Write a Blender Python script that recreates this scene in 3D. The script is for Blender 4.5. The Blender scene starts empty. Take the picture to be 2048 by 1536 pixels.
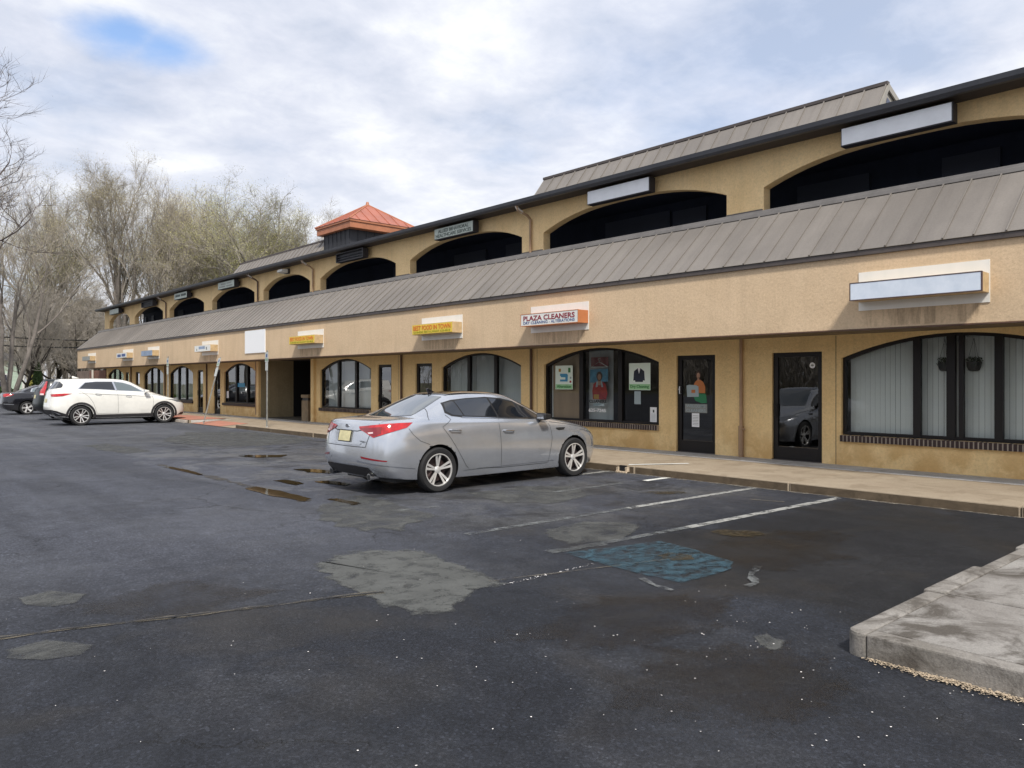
import bpy, bmesh, math, random
from mathutils import Vector, Matrix
from mathutils.bvhtree import BVHTree

random.seed(7)
SC = bpy.context.scene
COL = SC.collection

# ------------------------------------------------------------------ camera, sky, sun, exposure
cam_d = bpy.data.cameras.new("camera")
cam = bpy.data.objects.new("camera", cam_d)
COL.objects.link(cam)
SC.camera = cam
cam_d.sensor_width = 36.0
cam_d.lens = 36.0 * 1540.0 / 2048.0
cam_d.shift_y = -5.0 / 2048.0
cam_d.clip_start = 0.05
cam_d.clip_end = 2000
cam.location = (0, 0, 1.69)
cam.rotation_euler = (math.radians(90), 0, math.radians(-41.9))

SUN = Vector((-1.0, -1.75, 2.4)).normalized()
sun_d = bpy.data.lights.new("sun", 'SUN')
sun_d.energy = 2.75
sun_d.angle = math.radians(7.0)
sun_d.color = (1.0, 0.95, 0.87)
sun = bpy.data.objects.new("sun", sun_d)
COL.objects.link(sun)
sun.location = (0, 0, 60)
sun.rotation_euler = SUN.to_track_quat('Z', 'Y').to_euler()

SC.view_settings.view_transform = 'Standard'
SC.view_settings.look = 'None'
SC.view_settings.gamma = 1.0
SC.view_settings.use_curve_mapping = False
SC.view_settings.exposure = 0.60

world = bpy.data.worlds.new("World")
SC.world = world
world.use_nodes = True


class NT:
    """small helper for node trees"""
    def __init__(self, tree):
        self.t = tree
        tree.nodes.clear()

    def n(self, typ, **kw):
        nd = self.t.nodes.new(typ)
        for k, v in kw.items():
            if k.startswith('i_'):
                nd.inputs[k[2:].replace('_', ' ')].default_value = v
            else:
                setattr(nd, k, v)
        return nd

    def l(self, a, b):
        self.t.links.new(a, b)

    def math(self, op, a, b=None, c=None, clamp=False):
        nd = self.t.nodes.new('ShaderNodeMath')
        nd.operation = op
        nd.use_clamp = clamp
        for i, v in enumerate((a, b, c)):
            if v is None:
                continue
            if isinstance(v, (int, float)):
                nd.inputs[i].default_value = v
            else:
                self.l(v, nd.inputs[i])
        return nd.outputs[0]

    def mix(self, fac, a, b, mode='MIX'):
        nd = self.t.nodes.new('ShaderNodeMix')
        nd.data_type = 'RGBA'
        nd.blend_type = mode
        for s, v in ((nd.inputs[0], fac), (nd.inputs[6], a), (nd.inputs[7], b)):
            if isinstance(v, (int, float)):
                s.default_value = v
            elif isinstance(v, (tuple, list)):
                s.default_value = (v[0], v[1], v[2], 1.0)
            else:
                self.l(v, s)
        return nd.outputs[2]

    def ramp(self, fac, stops, interp='LINEAR'):
        nd = self.t.nodes.new('ShaderNodeValToRGB')
        nd.color_ramp.interpolation = interp
        els = nd.color_ramp.elements
        while len(els) < len(stops):
            els.new(0.5)
        for e, (p, c) in zip(els, stops):
            e.position = p
            if isinstance(c, (int, float)):
                c = (c, c, c)
            e.color = (c[0], c[1], c[2], 1.0)
        self.l(fac, nd.inputs[0])
        return nd.outputs[0]

    def noise(self, vec, scale, detail=4, rough=0.55, dist=0.0, out=0, dims='3D'):
        nd = self.t.nodes.new('ShaderNodeTexNoise')
        nd.noise_dimensions = dims
        nd.inputs['Scale'].default_value = scale
        nd.inputs['Detail'].default_value = detail
        nd.inputs['Roughness'].default_value = rough
        nd.inputs['Distortion'].default_value = dist
        if vec is not None:
            self.l(vec, nd.inputs['Vector'])
        return nd.outputs[out]


def build_world():
    w = NT(world.node_tree)
    out = w.n('ShaderNodeOutputWorld')
    bg = w.n('ShaderNodeBackground')
    bg.inputs['Strength'].default_value = 0.1
    sky = w.n('ShaderNodeTexSky')
    sky.sky_type = 'NISHITA'
    sky.sun_disc = False
    sky.sun_elevation = math.radians(50)
    sky.sun_rotation = math.atan2(SUN.x, SUN.y)
    sky.air_density = 1.0
    sky.dust_density = 1.0
    tc = w.n('ShaderNodeTexCoord')
    sep = w.n('ShaderNodeSeparateXYZ')
    w.l(tc.outputs['Generated'], sep.inputs[0])
    zc = w.math('MAXIMUM', sep.outputs[2], 0.0)
    den = w.math('ADD', zc, 0.16)
    px = w.math('DIVIDE', sep.outputs[0], den)
    py = w.math('DIVIDE', sep.outputs[1], den)
    cmb = w.n('ShaderNodeCombineXYZ')
    w.l(px, cmb.inputs[0]); w.l(py, cmb.inputs[1]); cmb.inputs[2].default_value = 3.7
    v = cmb.outputs[0]
    n1 = w.noise(v, 1.15, 10, 0.58, 0.15)
    n2 = w.noise(v, 2.4, 10, 0.56, 0.12)
    n3 = w.noise(v, 0.6, 3, 0.5, 0.2)
    n4 = w.noise(v, 6.5, 9, 0.62, 0.25)
    # openings in the cloud deck, each round its own direction
    def hole(d, r0, r1, flat=1.0):
        nrm = Vector(d).normalized()
        sb = w.n('ShaderNodeVectorMath', operation='SUBTRACT')
        w.l(tc.outputs['Generated'], sb.inputs[0])
        sb.inputs[1].default_value = nrm
        ml = w.n('ShaderNodeVectorMath', operation='MULTIPLY')
        w.l(sb.outputs[0], ml.inputs[0])
        ml.inputs[1].default_value = (1, 1, flat)
        c = w.n('ShaderNodeVectorMath', operation='LENGTH')
        w.l(ml.outputs[0], c.inputs[0])
        dd = w.math('ADD', c.outputs['Value'], w.math('MULTIPLY', w.math('SUBTRACT', n2, 0.5), 0.16))
        mr = w.n('ShaderNodeMapRange', interpolation_type='SMOOTHSTEP')
        w.l(dd, mr.inputs[0])
        mr.inputs[1].default_value = r0; mr.inputs[2].default_value = r1
        mr.inputs[3].default_value = 1.0; mr.inputs[4].default_value = 0.0
        return mr.outputs[0]
    h1 = hole((0.285, 1.062, 0.447), 0.01, 0.074, 2.3)
    h1b = hole((0.335, 1.045, 0.436), 0.0, 0.075, 2.3)
    h2 = hole((0.93, 0.55, 0.50), 0.02, 0.42)
    cov = w.math('ADD', w.math('MULTIPLY', n1, 0.62), w.math('MULTIPLY', n2, 0.38))
    cover = w.n('ShaderNodeMapRange', interpolation_type='SMOOTHSTEP')
    w.l(cov, cover.inputs[0])
    cover.inputs[1].default_value = 0.34; cover.inputs[2].default_value = 0.50
    cover.inputs[3].default_value = 0.84; cover.inputs[4].default_value = 1.0
    hs = w.math('MAXIMUM', w.math('MAXIMUM', h1, h1b), w.math('MULTIPLY', h2, 0.12))
    fac = w.math('MULTIPLY', cover.outputs[0], w.math('SUBTRACT', 1.0, hs), clamp=True)
    # light and shade of the clouds themselves
    sh = w.math('ADD', w.math('ADD', w.math('MULTIPLY', n2, 0.42), w.math('MULTIPLY', n1, 0.30)), w.math('MULTIPLY', n4, 0.28))
    cloud = w.ramp(sh, [(0.38, (4.0, 4.4, 5.2)), (0.45, (4.9, 5.2, 5.9)), (0.51, (5.6, 5.8, 6.4)), (0.56, (6.3, 6.45, 6.8)), (0.64, (7.6, 7.6, 7.7))])
    big = w.ramp(n3, [(0.35, (0.86, 0.88, 0.93)), (0.62, (1.08, 1.07, 1.05))])
    cloud = w.mix(1.0, cloud, big, 'MULTIPLY')
    # brighter, whiter towards the horizon
    hz = w.n('ShaderNodeMapRange', interpolation_type='SMOOTHSTEP')
    w.l(sep.outputs[2], hz.inputs[0])
    hz.inputs[1].default_value = 0.0; hz.inputs[2].default_value = 0.34
    hz.inputs[3].default_value = 0.42; hz.inputs[4].default_value = 0.0
    cloud = w.mix(hz.outputs[0], cloud, (6.0, 6.3, 6.8))
    skyc = w.mix(1.0, sky.outputs[0], (1.5, 1.5, 1.55), 'MULTIPLY')
    col = w.mix(fac, skyc, cloud)
    w.l(col, bg.inputs['Color'])
    w.l(bg.outputs[0], out.inputs['Surface'])


build_world()

# ------------------------------------------------------------------ materials
MATS = {}


def new_mat(name):
    m = bpy.data.materials.new(name)
    m.use_nodes = True
    nt = NT(m.node_tree)
    out = nt.n('ShaderNodeOutputMaterial')
    b = nt.n('ShaderNodeBsdfPrincipled')
    nt.l(b.outputs[0], out.inputs['Surface'])
    MATS[name] = m
    return m, nt, b, out


def pm(name, c, rough=0.7, metal=0.0, var=0.0, vscale=3.0, c2=None, bump=0.0, bscale=40.0, coat=0.0, spec=0.5,
       streak=False, fine=0.0, fscale=60.0, emit=0.0):
    """plain principled material with noise-driven colour and relief"""
    m, nt, b, out = new_mat(name)
    tc = nt.n('ShaderNodeTexCoord')
    vec = tc.outputs['Object']
    if streak:
        mp = nt.n('ShaderNodeMapping')
        mp.inputs['Scale'].default_value = (1, 1, 0.12)
        nt.l(vec, mp.inputs[0])
        svec = mp.outputs[0]
    else:
        svec = vec
    b.inputs['Roughness'].default_value = rough
    b.inputs['Metallic'].default_value = metal
    b.inputs['Specular IOR Level'].default_value = spec
    b.inputs['Coat Weight'].default_value = coat
    b.inputs['Coat Roughness'].default_value = 0.04
    if var > 0 or c2 is not None:
        if c2 is None:
            c2 = tuple(x * (1 - var) for x in c)
        f = nt.noise(svec, vscale, 6, 0.6)
        f = nt.ramp(f, [(0.38, 0.0), (0.64, 1.0)])
        col = nt.mix(f, c, c2)
    else:
        col = None
    if fine > 0:
        ff = nt.noise(vec, fscale, 3, 0.7)
        fr = nt.ramp(ff, [(0.3, 1 - fine), (0.7, 1 + fine)])
        col = nt.mix(1.0, col if col is not None else c, fr, 'MULTIPLY')
    if col is not None:
        nt.l(col, b.inputs['Base Color'])
    else:
        b.inputs['Base Color'].default_value = (c[0], c[1], c[2], 1)
    if bump > 0:
        bn = nt.n('ShaderNodeBump')
        bn.inputs['Strength'].default_value = bump
        bn.inputs['Distance'].default_value = 0.01
        nt.l(nt.noise(vec, bscale, 5, 0.65), bn.inputs['Height'])
        nt.l(bn.outputs[0], b.inputs['Normal'])
    return m


def glass_mat(name, tint, refl_ior=1.55, rough=0.01, gain=1.8):
    m = bpy.data.materials.new(name)
    m.use_nodes = True
    nt = NT(m.node_tree)
    out = nt.n('ShaderNodeOutputMaterial')
    tr = nt.n('ShaderNodeBsdfTransparent')
    tr.inputs[0].default_value = (*tint, 1)
    gl = nt.n('ShaderNodeBsdfGlossy')
    gl.inputs['Roughness'].default_value = rough
    tc = nt.n('ShaderNodeTexCoord')
    bn = nt.n('ShaderNodeBump')
    bn.inputs['Strength'].default_value = 0.05
    bn.inputs['Distance'].default_value = 0.02
    nt.l(nt.noise(tc.outputs['Object'], 0.8, 2, 0.5), bn.inputs['Height'])
    nt.l(bn.outputs[0], gl.inputs['Normal'])
    fr = nt.n('ShaderNodeFresnel')
    fr.inputs['IOR'].default_value = refl_ior
    f = nt.math('MULTIPLY', fr.outputs[0], gain, clamp=True)
    mx = nt.n('ShaderNodeMixShader')
    nt.l(f, mx.inputs[0]); nt.l(tr.outputs[0], mx.inputs[1]); nt.l(gl.outputs[0], mx.inputs[2])
    nt.l(mx.outputs[0], out.inputs['Surface'])
    MATS[name] = m
    return m


def stucco(name, c1, c2, stain, stain_amt, base_z, bumpd=0.9, horizontal=False):
    """trowelled stucco: mottled, stained towards the splash zone and in run-off streaks"""
    m, nt, b, out = new_mat(name)
    geo = nt.n('ShaderNodeNewGeometry')
    pos = geo.outputs['Position']
    f1 = nt.ramp(nt.noise(pos, 0.9, 6, 0.62, 0.3), [(0.35, 0.0), (0.66, 1.0)])
    col = nt.mix(f1, c1, c2)
    fine = nt.ramp(nt.noise(pos, 26, 5, 0.75), [(0.25, 0.80), (0.5, 1.0), (0.78, 1.13)])
    col = nt.mix(1.0, col, fine, 'MULTIPLY')
    # damp stains low on the wall
    sep = nt.n('ShaderNodeSeparateXYZ')
    nt.l(pos, sep.inputs[0])
    n = nt.noise(pos, 1.5, 5, 0.6, 0.6)
    hgt = nt.n('ShaderNodeMapRange')
    nt.l(sep.outputs[2], hgt.inputs[0])
    hgt.inputs[1].default_value = base_z; hgt.inputs[2].default_value = base_z + 0.85
    hgt.inputs[3].default_value = 1.0; hgt.inputs[4].default_value = 0.0
    st = nt.math('MULTIPLY', hgt.outputs[0], nt.ramp(n, [(0.42, 0.0), (0.6, 1.0)]))
    st = nt.math('MULTIPLY', st, stain_amt, clamp=True)
    col = nt.mix(st, col, stain)
    # streaks
    mp = nt.n('ShaderNodeMapping')
    mp.inputs['Scale'].default_value = (3.0, 3.0, 0.22)
    nt.l(pos, mp.inputs[0])
    sk = nt.ramp(nt.noise(mp.outputs[0], 1.3, 5, 0.6), [(0.5, 0.0), (0.72, 0.22)])
    col = nt.mix(sk, col, (c1[0] * 0.55, c1[1] * 0.55, c1[2] * 0.55))
    nt.l(col, b.inputs['Base Color'])
    b.inputs['Roughness'].default_value = 0.9
    b.inputs['Specular IOR Level'].default_value = 0.25
    bn = nt.n('ShaderNodeBump')
    bn.inputs['Strength'].default_value = bumpd
    bn.inputs['Distance'].default_value = 0.02
    hgt2 = nt.math('ADD', nt.noise(pos, 14, 6, 0.7), nt.math('MULTIPLY', nt.noise(pos, 3, 3, 0.5), 0.7))
    nt.l(hgt2, bn.inputs['Height'])
    nt.l(bn.outputs[0], b.inputs['Normal'])
    return m


stucco('fascia_stucco', (0.65, 0.49, 0.325), (0.61, 0.455, 0.295), (0.3, 0.24, 0.16), 0.25, 2.3, 0.35)
stucco('wall_stucco', (0.90, 0.67, 0.345), (0.84, 0.60, 0.29), (0.58, 0.34, 0.12), 0.75, 0.14)
stucco('arcade_stucco', (0.93, 0.69, 0.38), (0.84, 0.60, 0.31), (0.50, 0.38, 0.22), 0.2, 4.8)
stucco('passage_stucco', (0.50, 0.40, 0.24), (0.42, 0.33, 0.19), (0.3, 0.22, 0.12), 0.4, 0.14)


def roof_mat():
    m, nt, b, out = new_mat('roof_metal')
    geo = nt.n('ShaderNodeNewGeometry')
    pos = geo.outputs['Position']
    mp = nt.n('ShaderNodeMapping')
    mp.inputs['Scale'].default_value = (0.5, 3.0, 0.5)
    nt.l(pos, mp.inputs[0])
    f = nt.ramp(nt.noise(mp.outputs[0], 0.9, 5, 0.6), [(0.35, 0.0), (0.68, 1.0)])
    col = nt.mix(f, (0.212, 0.192, 0.173), (0.180, 0.163, 0.148))
    f2 = nt.ramp(nt.noise(pos, 0.35, 4, 0.6), [(0.4, 0.88), (0.62, 1.08)])
    col = nt.mix(1.0, col, f2, 'MULTIPLY')
    oi = nt.n('ShaderNodeObjectInfo')
    col = nt.mix(1.0, col, nt.ramp(oi.outputs['Random'], [(0.0, 0.955), (1.0, 1.04)]), 'MULTIPLY')
    mp2 = nt.n('ShaderNodeMapping')
    mp2.inputs['Scale'].default_value = (0.35, 7.0, 0.35)
    nt.l(pos, mp2.inputs[0])
    col = nt.mix(nt.ramp(nt.noise(mp2.outputs[0], 1.0, 5, 0.65), [(0.56, 0.0), (0.74, 0.28)]), col, (0.11, 0.095, 0.085))
    sp = nt.ramp(nt.noise(pos, 35, 3, 0.7), [(0.3, 0.93), (0.7, 1.07)])
    col = nt.mix(1.0, col, sp, 'MULTIPLY')
    nt.l(col, b.inputs['Base Color'])
    b.inputs['Roughness'].default_value = 0.55
    b.inputs['Specular IOR Level'].default_value = 0.35
    bn = nt.n('ShaderNodeBump')
    bn.inputs['Strength'].default_value = 0.25
    bn.inputs['Distance'].default_value = 0.02
    nt.l(nt.noise(mp.outputs[0], 3, 3, 0.5), bn.inputs['Height'])
    nt.l(bn.outputs[0], b.inputs['Normal'])


roof_mat()
pm('roof_trim', (0.085, 0.07, 0.065), 0.5, var=0.25)
pm('cap_flashing', (0.22, 0.205, 0.195), 0.5, var=0.2)
pm('pier_base', (0.11, 0.10, 0.095), 0.6, var=0.3)
pm('gutter_dark', (0.055, 0.058, 0.070), 0.45, var=0.2)
pm('soffit_dark', (0.05, 0.04, 0.035), 0.8)
pm('soffit_low', (0.20, 0.15, 0.09), 0.85, var=0.3)
pm('corridor_shade', (0.045, 0.058, 0.10), 0.85, var=0.2)  # dark navy colour stands in for the shade inside the arcade
pm('passage_shade', (0.014, 0.013, 0.014), 0.85)  # near-black colour stands in for the unlit depth of the passage
pm('corridor_floor', (0.05, 0.05, 0.05), 0.9)
pm('corridor_door', (0.085, 0.10, 0.15), 0.6)
pm('roof_gravel', (0.16, 0.15, 0.14), 0.95, var=0.3)
pm('trim_beige', (0.33, 0.31, 0.275), 0.6, var=0.15)
pm('copper_roof', (0.40, 0.135, 0.085), 0.42, var=0.2, vscale=1.5)
pm('copper_fascia', (0.44, 0.17, 0.085), 0.5, var=0.2)
pm('cupola_siding', (0.028, 0.030, 0.038), 0.6, var=0.3, streak=True)
pm('bronze_frame', (0.010, 0.008, 0.008), 0.45, spec=0.35)
pm('brown_trim', (0.045, 0.026, 0.022), 0.55, var=0.2)
pm('brick_dark', (0.040, 0.020, 0.018), 0.6, var=0.45, vscale=9, bump=0.4)
pm('mortar', (0.42, 0.36, 0.30), 0.95, var=0.2)
pm('brick_red', (0.22, 0.10, 0.07), 0.85, var=0.4, vscale=6, bump=0.5, bscale=20)
pm('brick_brown', (0.20, 0.15, 0.12), 0.85, var=0.4, vscale=4, bump=0.5, bscale=20)
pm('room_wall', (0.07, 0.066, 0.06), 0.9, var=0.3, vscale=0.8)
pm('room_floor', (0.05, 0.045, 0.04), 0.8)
pm('blind_white', (0.88, 0.90, 0.87), 0.6, var=0.06)
pm('curtain', (0.60, 0.64, 0.64), 0.8, var=0.25, streak=True)
pm('plywood', (0.46, 0.33, 0.21), 0.7, var=0.25, vscale=2, streak=True)
pm('downspout_tan', (0.42, 0.27, 0.16), 0.5, var=0.25)
pm('downspout_brown', (0.13, 0.07, 0.045), 0.5, var=0.3)
pm('downspout_white', (0.62, 0.58, 0.52), 0.5, var=0.2)
pm('steel_handle', (0.6, 0.6, 0.6), 0.3, metal=1.0)
pm('bin_brown', (0.26, 0.19, 0.11), 0.7, var=0.3)
pm('black_plastic', (0.012, 0.012, 0.013), 0.5)
pm('sign_backplate', (0.80, 0.78, 0.73), 0.5, var=0.22, vscale=5, streak=True, c2=(0.76, 0.75, 0.70))
pm('sign_face_white', (0.70, 0.76, 0.85), 0.4, var=0.12, vscale=4, c2=(0.60, 0.67, 0.77))
pm('sign_face_pale', (0.74, 0.74, 0.70), 0.35, var=0.1)
pm('sign_face_upper', (0.86, 0.88, 0.92), 0.5, var=0.08)
pm('sign_face_green', (0.52, 0.58, 0.52), 0.5, var=0.15)
pm('sign_face_yellow', (0.76, 0.55, 0.06), 0.4, var=0.12, vscale=6)
pm('sign_face_blue', (0.28, 0.36, 0.50), 0.4, var=0.3)
pm('sign_face_grey', (0.30, 0.31, 0.29), 0.5, var=0.2)
pm('sign_box_orange', (0.52, 0.19, 0.075), 0.5, var=0.15)
pm('sign_box_tan', (0.55, 0.40, 0.22), 0.6, var=0.25, vscale=8)
pm('sign_box_dark', (0.028, 0.026, 0.032), 0.5)
pm('sign_box_brown', (0.075, 0.045, 0.045), 0.5)
pm('text_red', (0.24, 0.012, 0.03), 0.5)
pm('text_blue', (0.05, 0.09, 0.24), 0.5)
pm('text_orange', (0.62, 0.13, 0.02), 0.5)
pm('text_olive', (0.28, 0.30, 0.01), 0.5)
pm('text_dark', (0.05, 0.07, 0.06), 0.5)
pm('text_green', (0.03, 0.22, 0.05), 0.5)
pm('text_white', (0.85, 0.85, 0.85), 0.5)
pm('text_black', (0.01, 0.01, 0.012), 0.5)
pm('paper_white', (0.86, 0.87, 0.88), 0.6)
pm('poster_mint', (0.80, 0.92, 0.82), 0.5)
pm('poster_green', (0.36, 0.66, 0.34), 0.5)
pm('poster_blue', (0.05, 0.30, 0.52), 0.5)
pm('poster_sky', (0.10, 0.32, 0.46), 0.5, var=0.4, vscale=8)
pm('poster_red', (0.42, 0.02, 0.02), 0.5, var=0.3, vscale=10)
pm('poster_navy', (0.012, 0.020, 0.040), 0.5, var=0.3)
pm('poster_orange', (0.52, 0.17, 0.04), 0.5)
pm('poster_skirt', (0.02, 0.20, 0.08), 0.5)
pm('poster_skin', (0.42, 0.24, 0.16), 0.6)
pm('poster_hair', (0.05, 0.03, 0.02), 0.6)
pm('poster_gold', (0.45, 0.26, 0.04), 0.6)
pm('poster_bag', (0.36, 0.44, 0.46), 0.6)
pm('neon_red', (0.17, 0.02, 0.03), 0.5)
pm('pot_black', (0.02, 0.022, 0.024), 0.5)
pm('plant_leaf', (0.035, 0.07, 0.03), 0.6, var=0.4, vscale=20)
pm('tyre', (0.016, 0.016, 0.017), 0.75, bump=0.3, bscale=60)
pm('alloy', (0.80, 0.79, 0.77), 0.30, metal=0.55)
pm('alloy_dark', (0.10, 0.09, 0.09), 0.4, metal=0.7)
pm('brake', (0.06, 0.04, 0.04), 0.5, metal=0.6)
pm('chrome', (0.75, 0.76, 0.78), 0.12, metal=1.0)
pm('tail_red', (0.52, 0.006, 0.010), 0.10, coat=1.0, var=0.45, vscale=12)
pm('tail_red_dark', (0.20, 0.004, 0.008), 0.15, coat=1.0)
pm('tail_clear', (0.75, 0.55, 0.55), 0.12, coat=1.0)
pm('head_clear', (0.35, 0.37, 0.40), 0.06, metal=0.6, coat=1.0)
pm('plate_yellow', (0.66, 0.60, 0.34), 0.5, var=0.2, vscale=14)
pm('gap_dark', (0.02, 0.02, 0.022), 0.8)
pm('pole_galv', (0.36, 0.36, 0.33), 0.55, metal=0.3, var=0.35, vscale=8)
pm('sign_alu', (0.50, 0.52, 0.50), 0.45, var=0.2, vscale=9)
pm('house_siding', (0.50, 0.62, 0.52), 0.7, var=0.1)
pm('house_white', (0.80, 0.80, 0.78), 0.6)
pm('house_roof', (0.12, 0.12, 0.13), 0.9, var=0.3)
pm('house_glass', (0.06, 0.06, 0.09), 0.1)
pm('wire', (0.015, 0.015, 0.017), 0.6)
pm('bark', (0.20, 0.175, 0.155), 0.95, var=0.4, vscale=2, bump=0.8, bscale=12)
pm('bark_dark', (0.055, 0.045, 0.040), 0.95, var=0.4, vscale=2, bump=0.8, bscale=12)
pm('twig_dark', (0.13, 0.105, 0.095), 0.95, var=0.3, vscale=0.6)
pm('twig', (0.35, 0.315, 0.275), 0.95, var=0.35, vscale=0.6)
pm('bud_tan', (0.58, 0.50, 0.27), 0.9, var=0.35, vscale=0.7)
pm('bud_green', (0.50, 0.48, 0.20), 0.9, var=0.35, vscale=0.7)
pm('bud_rust', (0.54, 0.47, 0.27), 0.9, var=0.35, vscale=0.7)
pm('evergreen', (0.045, 0.085, 0.022), 0.9, var=0.5, vscale=5)
pm('forsythia', (0.42, 0.40, 0.10), 0.9, var=0.4, vscale=4)
pm('grass_blade', (0.10, 0.16, 0.035), 0.9, var=0.4, vscale=1)
pm('petal', (0.82, 0.78, 0.76), 0.7)
pm('leaf_litter', (0.62, 0.50, 0.36), 0.9, var=0.5, vscale=30)
pm('wheel_stop', (0.42, 0.37, 0.32), 0.9, var=0.3, vscale=6, bump=0.4)


def car_glass(name, c, rough=0.03):
    m, nt, b, out = new_mat(name)
    b.inputs['Base Color'].default_value = (*c, 1)
    b.inputs['Roughness'].default_value = rough
    b.inputs['Specular IOR Level'].default_value = 0.75
    b.inputs['Coat Weight'].default_value = 1.0
    b.inputs['Coat Roughness'].default_value = 0.01


def car_paint(name, c, metal, rough, flake=0.0):
    m, nt, b, out = new_mat(name)
    tc = nt.n('ShaderNodeTexCoord')
    b.inputs['Metallic'].default_value = metal
    b.inputs['Roughness'].default_value = rough
    b.inputs['Coat Weight'].default_value = 1.0
    b.inputs['Coat Roughness'].default_value = 0.03
    f = nt.ramp(nt.noise(tc.outputs['Object'], 2.2, 4, 0.6), [(0.35, 0.93), (0.65, 1.05)])
    col = nt.mix(1.0, c, f, 'MULTIPLY')
    # road film low on the body
    sep = nt.n('ShaderNodeSeparateXYZ')
    nt.l(tc.outputs['Object'], sep.inputs[0])
    mr = nt.n('ShaderNodeMapRange')
    nt.l(sep.outputs[2], mr.inputs[0])
    mr.inputs[1].default_value = 0.2; mr.inputs[2].default_value = 0.6
    mr.inputs[3].default_value = 0.35; mr.inputs[4].default_value = 0.0
    dm = nt.math('MULTIPLY', mr.outputs[0], nt.noise(tc.outputs['Object'], 6, 5, 0.7))
    col = nt.mix(dm, col, (0.16, 0.15, 0.14))
    nt.l(col, b.inputs['Base Color'])
    if flake > 0:
        bn = nt.n('ShaderNodeBump')
        bn.inputs['Strength'].default_value = flake
        bn.inputs['Distance'].default_value = 0.002
        nt.l(nt.noise(tc.outputs['Object'], 900, 1, 0.5), bn.inputs['Height'])
        nt.l(bn.outputs[0], b.inputs['Normal'])


car_glass('glass_tint', (0.012, 0.014, 0.018))
car_glass('glass_rear', (0.06, 0.075, 0.085), 0.05)
car_glass('glass_light', (0.12, 0.15, 0.16), 0.04)
car_glass('roof_black', (0.010, 0.010, 0.014), 0.05)
car_paint('paint_silver', (0.54, 0.565, 0.61), 0.70, 0.20, 0.0)
car_paint('paint_white', (0.80, 0.79, 0.74), 0.0, 0.25)
car_paint('paint_black', (0.012, 0.012, 0.016), 0.3, 0.2)
pm('paint_green', (0.006, 0.009, 0.009), 0.42, coat=0.25, spec=0.35)
pm('cladding', (0.028, 0.026, 0.028), 0.55)
glass_mat('shop_glass', (0.95, 0.98, 0.97), 1.45, 0.008)
glass_mat('door_glass', (0.80, 0.84, 0.84), 1.5, 0.008, 2.8)


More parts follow.
